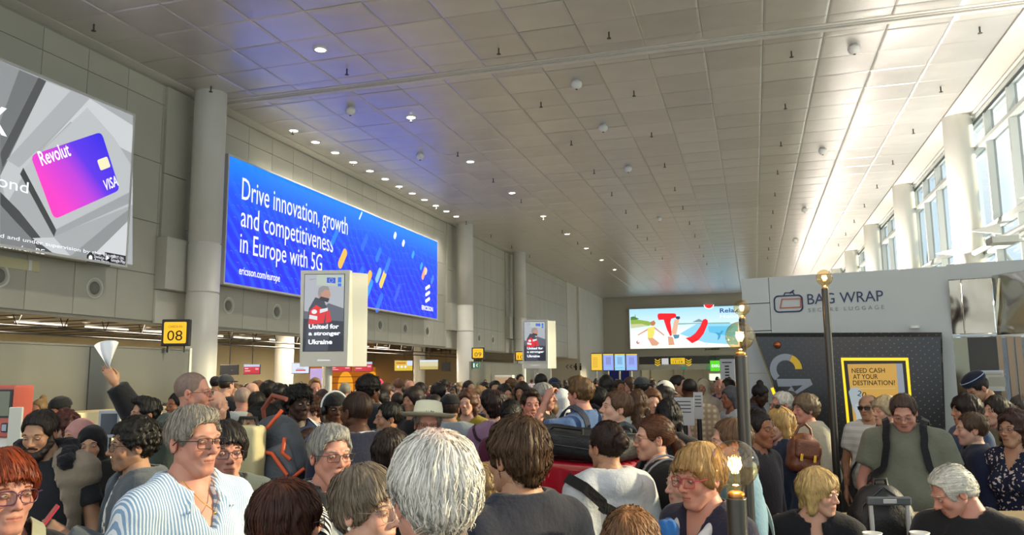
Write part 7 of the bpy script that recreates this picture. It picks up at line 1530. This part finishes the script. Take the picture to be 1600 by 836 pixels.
mid(395, 612, 10.4, 120, 'o', None, 'a89080', 'fair', '7a7a78', 'bald man right beside the man in the pale grey hooded top')
mid(405, 609, 10.2, 100, 'm', 'wavy', '5c4028', 'pink', '9a6a4a', 'brown haired man looking right in the sunlit patch of the crowd')
mid(421, 614, 8.6, 150, 'm', 'curly', '17120f', 'dark', '1c1e24', 'man with a black jacket and dark curls left of the tracksuit', 'coat')
mid(437, 618, 7.8, 165, 'w', 'bun', '14110f', 'brown', '8a6a50', 'woman with black hair and bare shoulders behind the tracksuit')
mid(402, 633, 7.1, 165, 'c', 'crop', '2a221c', 'tan', '3a3a3e', 'smaller figure with cropped dark hair behind the woman in profile')
mid(1556, 643, 5.8, -50, 'w', 'long', '2a201a', 'fair', '6a6450', 'woman in olive half hidden behind the teenager', 'coat')
mid(1596, 640, 7.2, -30, 'w', 'bob', '5a5048', 'tan', '8a8478', 'person with a pale headband at the right edge', 'top')
mid(277, 634, 6.9, -60, 'm', 'crop', '14110f', 'brown', '1c1c20', 'man mostly hidden left of the tall man with the shaved head')
mid(770, 662, 5.2, 168, 'w', 'wavy', '3a1d1c', 'tan', '4c1a24', 'person in dark red behind the tousled brown hair') if False else None
# ------------------------------------------------------------------ far crowd: anonymous figures, a few prototypes copied one by one
rnd = random.Random(11); PROTO = []
HA = [('short', '1c1612'), ('short', '3a2a1e'), ('long', '1a1411'), ('bob', '4a3424'), ('bun', '17120f'), ('curly', '2a1d16'), ('crop', '2a221c'), ('wavy', '6a5236'), ('long', '6a4a2c'), ('fringe', '7a7068'), ('short', '8a8680'), ('afro', '15110f')]
TC = ['1d1e24', '2a3350', '8d9094', '5c2a30', '4a4a44', 'b8b8b4', '6a6a72', '24402f', '8a7a60', '33363c', 'a0949a', '1a1b20', '3c5070', '74684e']
def proto(i):
    st, hc = HA[i % len(HA)]; sex = 'w' if st in ('long', 'bob', 'bun', 'wavy') else 'm'; n = len(PEOPLE)
    r = mid(0, 600, 20, 0, sex, st, hc, ['tan', 'fair', 'brown', 'pink', 'dark', 'tan', 'olive'][i % 7], TC[i % len(TC)], '', 'coat' if i % 3 == 0 else 'top', al=['down', 'front', 'phone', 'handle'][i % 4])
    PEOPLE.pop(); return r
protos = [proto(i) for i in range(20)]
kids = {p.name: list(p.children) for p in protos}
for p in protos:
    for ch in p.children:
        for sl in ch.material_slots: sl.link = 'OBJECT'; 
tops = {}
used = [(x, y) for _, x, y, _, _ in PEOPLE]; cnt = 0; first = {p.name: True for p in protos}
ZB = 'distant person standing in the packed crowd'
def spot_ok(x, y, dmin): return all((x - a) ** 2 + (y - b) ** 2 > dmin * dmin for a, b in used)
def put_far(x, y, group, label):
    global cnt
    src = protos[rnd.randrange(len(protos))]; h = rnd.uniform(.90, 1.03) * (.80 if rnd.random() < .05 else 1)
    if first[src.name]: r = src; first[src.name] = False; ch = kids[src.name]
    else:
        r = src.copy(); C.objects.link(r); ch = []
        for c_ in kids[src.name]: q = c_.copy(); C.objects.link(q); q.parent = r; ch.append(q)
    r.location = (x, y, 0); r.rotation_euler = (0, 0, rnd.choice([PI, PI, PI * .8, PI * 1.2, 1.5, -1.5, .3, -.3, 2.6]) + rnd.uniform(-.4, .4)); s = h; r.scale = (s, s, s)
    r['label'] = label; r['group'] = group; col = rnd.choice(TC); hc = rnd.choice(['1c1612', '17120f', '3a2a1e', '5a4028', '2a221c', '8a7a60']); sk = rnd.choice(['tan', 'fair', 'brown', 'pink', 'dark', 'tan', 'olive'])
    for q in ch:
        n_ = q.name.split('.')[0]
        if n_ in ('shirt', 'jacket'): m_ = cl('c' + col, col)
        elif n_ == 'hair': m_ = hair_mat(hc)
        elif n_ == 'body': m_ = SKIN[sk]
        else: m_ = q.data.materials[0]
        for sl in q.material_slots: sl.link = 'OBJECT'; sl.material = m_
    used.append((x, y)); cnt += 1
tries = 0; TRO = [atD(*q_, ) for q_ in ((1105, 650, 6.2), (1122, 650, 7.0), (1100, 650, 9.9), (1126, 600, 9.2), (1080, 600, 9.6), (1126, 600, 40))] + [atX(484, 603, -18.5), atD(1128, 652, 9.0) + Vector((-1.1, .2, 0)), atD(1128, 652, 9.0) + Vector((-.7, .2, 0))]
while cnt < 235 and tries < 60000:
    tries += 1; px = rnd.uniform(325, 1160); D = 8.5 + 30 * rnd.random() ** 1.6 if cnt > 60 else rnd.uniform(7.5, 16); p = atD(px, 600, D); x, y = p.x, p.y
    if x < -12.0 and y < 16.5 or x > -.4 and y > 8 or y > 62: continue
    if abs(x + 13.55) < .9 and (abs(y - 17.25) < 1 or abs(y - 36.9) < 1): continue
    if -12.9 < x < -12.3 and (y < 16 or 34.5 < y < 50.6): continue
    if abs(x + 8.1) < .8 and abs(y - 14.1) < .9 or abs(x + 7.9) < .8 and abs(y - 26.8) < .9: continue
    if any((x - q_[0]) ** 2 + (y - q_[1]) ** 2 < .75 for q_ in TRO): continue
    if not spot_ok(x, y, .50 if D < 12 else .60): continue
    if x < -14 : g, l = 'people queuing at the check-in desks', 'small distant person in the queue under the dark check-in ceiling'
    elif D < 14: g, l = 'people standing in the middle of the hall', 'person standing in the dense crowd in the middle of the hall'
    else: g, l = 'people far down the hall', 'small distant person in the crowd far down the hall'
    put_far(x, y, g, l)
for p in protos:
    if first[p.name]:
        for c_ in kids[p.name]: bpy.data.objects.remove(c_)
        bpy.data.objects.remove(p)
# ================================================================== luggage, trolleys, bench
RED_ = mat('red_gloss_case', 'a01424', rough=.12, coat=.6, noise=.08, nscale=5); BLKN = mat('black_nylon', '141518', rough=.55, bump=.3, bscale=90); MINT = mat('mint_case', '8fbfae', rough=.35)
def hard_case(label, c, w, h, d, rz, m, col='red', tilt=0):
    """hard shell suitcase lying flat: ribbed shell halves, zip, wheels, handle"""
    M = Matrix.Translation(c) @ Matrix.Rotation(rz, 4, 'Z') @ Matrix.Rotation(tilt, 4, 'Y'); t = thing('suitcase', label, 'suitcase', M=M)
    for z0, z1 in ((0, h * .47), (h * .53, h)): 
        V, Q = nets(lambda P: rb(P, (0, 0, (z0 + z1) / 2), (w / 2, d / 2, (z1 - z0) / 2), .035) - .004 * np.cos(P[:, 1] * 2 * PI / .075), (-w / 2 - .03, -d / 2 - .03, z0 - .03), (w / 2 + .03, d / 2 + .03, z1 + .03), .018); link('shell', mesh_np('shell', V, Q, m), t)
    MB().rbox(-w / 2 + .012, w / 2 - .012, -d / 2 + .012, d / 2 - .012, h * .46, h * .54, .03).obj('zip_band', M_black, t)
    MB().tube([(-.08, -d / 2, h * .5), (-.07, -d / 2 - .03, h * .5), (.07, -d / 2 - .03, h * .5), (.08, -d / 2, h * .5)], .009, 6).obj('handle', M_black, t)
    for sx in (1, -1):
        for z in (.05, h - .05): MB().lathe([(.0001, -.012), (.026, -.012), (.026, .012), (.0001, .012)], 12, M=Matrix.Translation((w / 2 + .022, sx * (d / 2 - .05), z)) @ Matrix.Rotation(PI / 2, 4, 'X')).obj('wheel', M_black, t)
    return t
def trolley(label, x, y, rz, s=1.0, hgt=1.02):
    t = thing('luggage_trolley', label, 'trolley', (x, y, 0), rz=rz); b = MB()
    for sx in (1, -1): b.tube([(sx * .28, .45, .10), (sx * .28, -.40, .16), (sx * .28, -.48, .45), (sx * .27, -.52, hgt)], .014, 8)
    b.tube([(-.28, .45, .10), (.28, .45, .10)], .014, 8).tube([(-.27, -.52, hgt - .05), (.27, -.52, hgt - .05)], .013, 8).tube([(-.28, -.40, .16), (.28, -.40, .16)], .012, 8); b.obj('tube_frame', M_steel, t)
    MB().rbox(-.27, .27, -.38, .44, .14, .165, .01).obj('deck', M_steel, t); MB().tube([(-.30, -.53, hgt), (.30, -.53, hgt)], .020, 8).obj('push_bar', M_black, t)
    MB().box(-.24, .24, -.50, -.46, hgt - .35, hgt - .12).obj('front_basket', mat('trolley_panel', '57305f', rough=.4), t)
    for x_, y_ in ((-.26, -.3), (.26, -.3), (0, .42)): MB().lathe([(.0001, -.018), (.07, -.018), (.07, .018), (.0001, .018)], 14, M=Matrix.Translation((x_, y_, .07)) @ Matrix.Rotation(PI / 2, 4, 'Y')).obj('wheel', M_black, t)
    return t
# pile of cases at the centre, on a trolley
c = atD(905, 750, 4.45); rz0 = -.35; tr = trolley('luggage trolley under the pile of red suitcases', c.x, c.y + .12, rz0 - PI / 2)
zt = atD(890, 722, 4.35).z; zm = zt - .30; z0 = .17
hard_case('bottom suitcase of the pile, large dark blue shell', (c.x, c.y + .12, z0), .70, .40, .46, rz0, mat('dark_blue_case', '1c2434', rough=.3))
hard_case('glossy red suitcase, lower of the two red ones in the pile', (c.x, c.y + .12, z0 + .41), .72, .33, .48, rz0, RED_)
top = z0 + .75; hard_case('glossy red suitcase under the black bag', (c.x, c.y + .12, top), .74, max(zt - top - .005, .2), .48, rz0 - .05, RED_)
t = thing('duffel_bag', 'long black soft case lying on the red suitcases', 'bag', M=Matrix.Translation((c.x - .02, c.y + .10, zt + .012)) @ Matrix.Rotation(rz0 - .05, 4, 'Z') @ Matrix.Rotation(.07, 4, 'Y'))
solid('bag_body', lambda P: rb(P, (0, 0, .075), (.34, .20, .070), .045) + .005 * ns(P, 22, 2), (-.42, -.26, -.04), (.42, .26, .20), .012, BLKN, t)
MB().tube([(-.33, -.205, .075), (.33, -.205, .075)], .004, 5).tube([(-.32, -.19, .125), (.32, -.19, .125)], .004, 5).obj('zip', mat('zip_grey', '3c3e42'), t); MB().tube([(-.12, -.15, .135), (-.10, -.12, .165), (.10, -.12, .165), (.12, -.15, .135)], .010, 6).obj('handle', M_black, t)
p = atD(926, 690, 4.6); mz_ = max(.5, atD(925, 677, 5.0).z); hard_case('tall dark suitcase under the mint green case', (p.x + .02, p.y + .36, 0), .44, mz_ - .32, .24, rz0, mat('charcoal_case', '26272b', rough=.4))
t = hard_case('small mint green case standing behind the black soft case', (p.x + .02, p.y + .36, mz_ - .31), .44, .31, .24, rz0, MINT)
# big orange and grey backpack hanging at the tracksuit man's side
p = atD(436, 706, 4.35); t = thing('backpack', 'large grey backpack with orange piping carried by the young man in the tracksuit', 'backpack', M=Matrix.Translation(p) @ Matrix.Rotation(.05, 4, 'Z') @ Matrix.Rotation(-.42, 4, 'Y'))
GRB = mat('grey_ripstop', '474b52', rough=.6, noise=.2, nscale=6, bump=.3, bscale=60); ORG = mat('orange_piping', 'd8582c', rough=.5)
solid('pack_body', lambda P: mn(rb(P, (0, .02, -.02), (.135, .085, .17), .07), el(P, (0, .02, .12), (.115, .08, .09)), .04) + .004 * ns(P, 30, 3), (-.19, -.12, -.24), (.19, .16, .25), .010, GRB, t)
solid('front_pocket', lambda P: rb(P, (.0, -.075, -.07), (.105, .035, .10), .035) + .003 * ns(P, 30, 5), (-.15, -.15, -.21), (.15, .0, .06), .009, mat('mid_grey_ripstop', '5f646c', rough=.6, bump=.3, bscale=60), t)
for pts in ([(-.150, -.04, .08), (-.09, -.105, .10), (.05, -.108, .13), (.135, -.06, .19)], [(-.115, -.115, -.02), (-.03, -.128, .03), (.03, -.128, -.01), (.07, -.126, -.15)], [(.115, -.10, .04), (.085, -.12, -.03), (.11, -.11, -.08)], [(-.145, -.06, -.17), (0, -.125, -.19), (.14, -.06, -.15)]): MB().tube(pts, .0115, 6).obj('piping', ORG, t)
MB().tube([(-.05, .05, .19), (-.02, .03, .26), (.08, .0, .30), (.16, -.02, .24)], .013, 8).obj('shoulder_strap', mat('rust_strap', '8a4a3c', rough=.7), t); text('lettering', 'PEAK', screen_ink('8f969e', .35), t, 0, 0, w=.0001) if False else None
# pale yellow padded bag in the crowd at left
p = atD(386, 716, 4.2); t = thing('shopping_bag', 'pale yellow upright bag with a dark handle beside the woman in profile', 'bag', M=Matrix.Translation(p)); solid('bag_body', lambda P: rb(P, (0, 0, 0), (.085, .06, .17), .03) + .004 * ns(P, 24, 1), (-.13, -.10, -.21), (.13, .10, .21), .010, mat('pale_yellow_cloth', 'bdb48c', rough=.8, bump=.2), t)
MB().tube([(-.06, 0, .16), (-.05, 0, .21), (.05, 0, .21), (.06, 0, .16)], .010, 6).obj('handle', M_black, t)
# brown leather rucksack and black bag of the women on the right
p = atD(1256, 706, 5.45); t = thing('leather_rucksack', 'brown leather rucksack on the back of the blond woman in the navy jacket', 'backpack', M=Matrix.Translation(p) @ Matrix.Rotation(.3, 4, 'Z') @ Matrix.Rotation(.15, 4, 'Y'))
LEA = mat('brown_leather', '6b3a24', rough=.4, noise=.2, nscale=10, bump=.3, bscale=70); solid('bag_body', lambda P: mn(rb(P, (0, 0, -.03), (.11, .07, .11), .05), el(P, (0, .01, .07), (.08, .06, .06)), .03) + .004 * ns(P, 40, 3), (-.15, -.11, -.18), (.15, .11, .17), .009, LEA, t)
solid('flap', lambda P: rb(P, (0, -.055, .02), (.085, .03, .065), .025), (-.12, -.11, -.08), (.12, .02, .11), .008, LEA, t); MB().tube([(-.06, .03, .10), (-.04, .03, .16), (.0, .03, .19)], .009, 6).tube([(.06, .03, .10), (.04, .03, .16), (.0, .03, .19)], .009, 6).obj('strap', LEA, t)
for sx in (1, -1): MB().rbox(sx * .045 - .010, sx * .045 + .010, -.095, -.088, -.06, -.01, .003).obj('buckle', mat('gold', 'd8a440'), t)
# bench with curved wooden back
M_wood = mat('pale_birch', 'c8a878', rough=.4, noise=.10, nscale=2, stretch=(1, 1, 14), bump=.05); a = atD(1217, 797, 4.62); b_ = atD(1610, 806, 4.62); u = (b_ - a); u.z = 0; wv_ = u.length; zt = (a.z + b_.z) / 2
MBN = frameM((a.x, a.y, 0), u, (0, 0, 1)); bn = thing('wooden_bench', 'pale wooden bench with a high rounded back along the bottom right', 'bench', M=MBN); prof = [(.0, .40), (.0, zt - .05), (-.012, zt - .012), (-.035, zt), (-.058, zt - .012), (-.07, zt - .05), (-.07, .40)]
V = [(x, y, z) for x in (0, wv_ * 1.25) for z, y in prof]; n = len(prof); MB().add(V, [tuple(range(n)), tuple(range(n, 2 * n))[::-1]] + [(i, n + i, n + (i + 1) % n, (i + 1) % n) for i in range(n)]).obj('backrest', M_wood, bn)
MB().rbox(0, wv_ * 1.25, .36, .44, 0.0, .48, .01).obj('seat', M_wood, bn)
for q in (.1, .5, .92): MB().box(wv_ * 1.25 * q - .03, wv_ * 1.25 * q + .03, 0, .36, .02, .40).obj('leg', M_black, bn)
# cabin trolley bag standing on the bench seat
p = atD(1382, 795, 4.2); zb = .45; hh = atD(1382, 753, 4.2).z - zb; t = thing('trolley_backpack', 'black wheeled backpack with a grey pull handle standing on the bench', 'backpack', M=Matrix.Translation((p.x, p.y + .10, zb)) @ Matrix.Rotation(.25, 4, 'Z'))
solid('bag_body', lambda P: mn(rb(P, (0, .02, hh * .42), (.165, .095, hh * .42), .06), el(P, (0, .02, hh * .80), (.15, .09, hh * .18)), .05) + .005 * ns(P, 26, 2), (-.22, -.13, -.03), (.22, .17, hh + .05), .011, BLKN, t)
GY = mat('handle_grey', '565a60', rough=.35)
MB().rbox(-.115, .115, -.112, -.082, hh * .86, hh * .91, .01).obj('pull_handle', GY, t); MB().rbox(-.035, .035, -.116, -.110, hh * .872, hh * .898, .004).obj('grip_label', mat('pale_grey', 'b4b6b8'), t)
for sx in (1, -1): MB().rbox(sx * .095 - .010, sx * .095 + .010, -.105, -.085, hh * .64, hh * .87, .004).obj('handle_bar', mat('pale_grey', 'b4b6b8'), t)
MB().tube([(-.17, -.05, .02), (-.165, -.06, hh * .55), (-.12, -.05, hh * .85), (0, -.04, hh * .96), (.12, -.05, hh * .85), (.165, -.06, hh * .55), (.17, -.05, .02)], .005, 6).obj('piping', mat('zip_grey', '3c3e42'), t); MB().tube([(-.04, 0, hh * .93), (-.03, 0, hh * 1.0), (.03, 0, hh * 1.0), (.04, 0, hh * .93)], .010, 6).obj('grab_handle', M_black, t)
for sx in (1, -1): MB().rbox(sx * .10 - .022, sx * .10 + .022, -.05, .07, .0, .05, .01).obj('foot', M_black, t)
# brown holdall with blue jacket behind it
p = atD(1462, 790, 5.25); c_ = (p.x, p.y, 0); base = .62; sui = hard_case('dark grey suitcase standing behind the bench', (p.x - .02, p.y + .10, 0), .50, base, .30, .2, mat('charcoal_case', '26272b', rough=.4))
t = thing('holdall', 'worn brown canvas holdall on a dark suitcase behind the bench', 'bag', M=Matrix.Translation((p.x, p.y + .08, base + .02)) @ Matrix.Rotation(.1, 4, 'Z')); hz = max(atD(1462, 757, 5.25).z - base, .2)
solid('bag_body', lambda P: rb(P, (0, 0, hz * .45), (.24, .13, hz * .45), .06) + .006 * ns(P, 24, 2), (-.30, -.19, -.04), (.30, .19, hz + .04), .012, mat('brown_canvas', '3a3028', rough=.7, noise=.2, nscale=8), t); MB().rbox(-.05, .10, -.145, -.13, hz * .25, hz * .6, .01).obj('front_patch', LEA, t); MB().tube([(-.1, -.1, hz * .85), (-.05, -.13, hz * 1.1), (.08, -.12, hz * 1.05), (.12, -.1, hz * .8)], .009, 6).obj('handle', LEA, t)
q_ = thing('blue_jacket', 'bright blue jacket bundled on the brown holdall', 'jacket', M=Matrix.Translation((p.x + .06, p.y + .12, base + hz + .03))); solid('cloth', lambda P: el(P, (0, 0, .03), (.17, .10, .06)) + .014 * ns(P, 32, 4), (-.22, -.15, -.05), (.22, .15, .13), .010, mat('royal_blue_nylon', '1f35b0', rough=.5), q_)
# cups on the small table in front of the seated pair
tb_ = thing('cafe_table', 'small round dark table between the seated pair, just below the frame', 'table', (0, 0, 0)); p = atD(1400, 832, 3.3); zc = p.z - .099; tb_.location = (p.x, p.y, 0)
MB().lathe([(.0001, zc - .03), (.26, zc - .03), (.27, zc - .015), (.26, zc), (.0001, zc)], 36).obj('table_top', mat('dark_table', '2a2622', rough=.4), tb_); MB().lathe([(.035, .03), (.035, zc - .03)], 16).lathe([(.0001, 0), (.24, 0), (.24, .02), (.035, .04)], 28).obj('pedestal', M_black, tb_)
for px, lab in ((1363, 'white cup with a milky drink, left of the two on the table'), (1437, 'white cup beside the seated man, right of the two on the table')):
    q = atD(px, 836, 3.3); u_ = thing('cup', lab, 'cup', (q.x, q.y, zc + .001)); MB().lathe([(.0001, 0), (.028, 0), (.036, .09), (.040, .098), (.036, .098), (.030, .085), (.0001, .085)], 24).obj('cup_body', M_plast, u_); MB().lathe([(.0001, .086), (.033, .086)], 20).obj('drink', mat('milky_coffee', 'b89a70', rough=.3), u_)
# pull handle in front of the man in the white t shirt, suitcase by the kiosk
p = atD(1364, 700, 6.0); t = thing('upright_suitcase', 'upright dark suitcase with a raised blue pull handle behind the big man', 'suitcase', M=Matrix.Translation((p.x, p.y, 0)) @ Matrix.Rotation(.3, 4, 'Z')); solid('shell', lambda P: rb(P, (0, 0, .33), (.19, .11, .29), .04), (-.23, -.15, .0), (.23, .15, .66), .014, BLKN, t)
MB().tube([(-.07, 0, .6), (-.07, 0, p.z)], .008, 6).tube([(.07, 0, .6), (.07, 0, p.z)], .008, 6).tube([(-.08, 0, p.z), (.08, 0, p.z)], .014, 8).obj('pull_handle', mat('blue_handle', '23304e', rough=.4), t)
for sx in (1, -1): MB().lathe([(.0001, -.012), (.03, -.012), (.03, .012), (.0001, .012)], 12, M=Matrix.Translation((sx * .15, 0, .03)) @ Matrix.Rotation(PI / 2, 4, 'Y')).obj('wheel', M_black, t)
hard_case('grey suitcase with red straps at the foot of the cash machine', (*atD(1322, 700, 7.6).xy, 0), .46, 1.05, .34, .1, mat('steel_grey_case', '4c5058', rough=.4))
# trolleys and desk before the end of the hall, notices on posts
for k, (px, D, rz) in enumerate(((1105, 6.2, 1.2), (1122, 7.0, 1.35), (1100, 9.9, 1.2))):
    p = atD(px, 650, D); trolley(['luggage trolley with a purple panel nearest the lamp posts', 'luggage trolley behind the nearest purple one', 'luggage trolley furthest back of the three near the lamp posts'][k], p.x, p.y, rz)
for px, py, D, lab in ((1069, 641, 6.9, 'white notice on a dark post before the broad man in plaid'), (1091, 632, 7.2, 'narrow pale notice on a post right of the broad man in plaid')):
    p = atD(px, py, D); t = thing('notice_stand', lab, 'notice', (p.x, p.y, 0), rz=-.05); w = .085 if px < 1080 else .04; MB().box(-w, w, -.008, .008, p.z - .13, p.z + .11).obj('board', mat('board_grey', 'a9adb4', rough=.5), t); MB().tube([(0, .03, 0), (0, .03, p.z)], .022, 8).lathe([(.0001, 0), (.16, 0), (.16, .02), (.02, .03)], 18).obj('post', M_black, t)
    for j in range(4): MB().box(-w * .7, w * .7, -.0095, -.008, p.z + .07 - .03 * j, p.z + .078 - .03 * j).obj('text_row', M_ink, t)
p = atD(1128, 652, 9.0); t = thing('service_desk', 'pale service desk behind the trolleys left of the lamp posts', 'desk', (p.x - 1.1, p.y + .2, 0)); MB().rbox(-.6, .6, -.3, .3, 1.05, 1.10, .01).obj('counter', M_white, t); MB().box(-.56, .56, -.26, .26, 0, 1.05).obj('desk_body', mat('desk_grey', '8a8478'), t)
# kiosk and stands at the far left
p = atX(24, 600, -5.6); D_ = (p - Vector((0, 0, EYE))).dot(CF); a = atD(-34, 602, D_); b_ = atD(22, 602, D_); M = frameM((a.x, a.y, 0), (b_ - a), (0, 0, 1)); w = Vector((b_ - a).xy).length; t = thing('service_kiosk', 'red framed self service kiosk with a screen at the left edge', 'kiosk', M=M)
z1 = a.z; z0 = atD(22, 683, D_).z; KR = mat('kiosk_red', 'b85a4c', rough=.4); MB().rbox(0, w, z0, z1, -.25, 0, .02).obj('head', KR, t); MB().box(w * .15, w * .85, 0, z0, -.22, -.03).obj('column', M_white, t)
zs1 = atD(18, 608, D_).z; zs0 = atD(18, 652, D_).z; MB().box(.02, w - .02, zs0, zs1, 0, .006).obj('screen_bezel', M_black, t); MB().box(.04, w - .04, zs0 + .015, zs1 - .015, .006, .008).obj('screen', screen_ink('6a705a', .7), t); MB().rbox(w * .72, w * .94, zs0 - .11, zs0 - .04, 0, .03, .01).obj('card_reader', M_black, t); MB().box(w * .76, w * .88, zs0 - .10, zs0 - .05, .03, .033).obj('card_screen', screen_ink('9098a4', .7), t)
for px, py, w_, h_, D, lab, c_ in ((26, 636, .10, .36, 5.9, 'tall narrow white sheet beside the red kiosk', 'c9c8bc'), (172, 641, .20, .26, 7.6, 'pale framed tablet stand behind the raised arm', 'aab0b8')):
    p = atD(px, py, D); t = thing('display_stand', lab, 'stand', (p.x, p.y, 0), rz=.35); MB().rbox(-w_ / 2, w_ / 2, -.01, .01, p.z - h_, p.z, .008).obj('panel', mat('panel' + c_, c_, rough=.5), t); MB().tube([(0, .02, 0), (0, .02, p.z - h_ * .5)], .02, 8).lathe([(.0001, 0), (.18, 0), (.18, .02), (.02, .03)], 18).obj('post', M_steel, t)
    if px > 100: MB().box(-w_ * .38, w_ * .38, -.012, -.0105, p.z - h_ * .88, p.z - h_ * .12).obj('screen', mat('tablet_screen', '3a4048', rough=.2), t)
# ================================================================== wrap up
bpy.context.view_layer.update()
import sys
_pp = [(n, x, y, s, l) for n, x, y, s, l in PEOPLE]
for i in range(len(_pp)):
    for k in range(i):
        d = math.hypot(_pp[i][1] - _pp[k][1], _pp[i][2] - _pp[k][2])
        if d < .36: print('NEAR %.2f | %s | %s' % (d, _pp[i][4][:45], _pp[k][4][:45]))
print('HEIGHTS', [(n.name, round(1.75 * s, 2)) for n, x, y, s, l in _pp if not .88 < s < 1.07])
print('script', round(time.time() - T0, 1), 'tris', sum(len(p.vertices) - 2 for me in bpy.data.meshes for p in me.polygons) if len(sys.argv) > 90 else '')
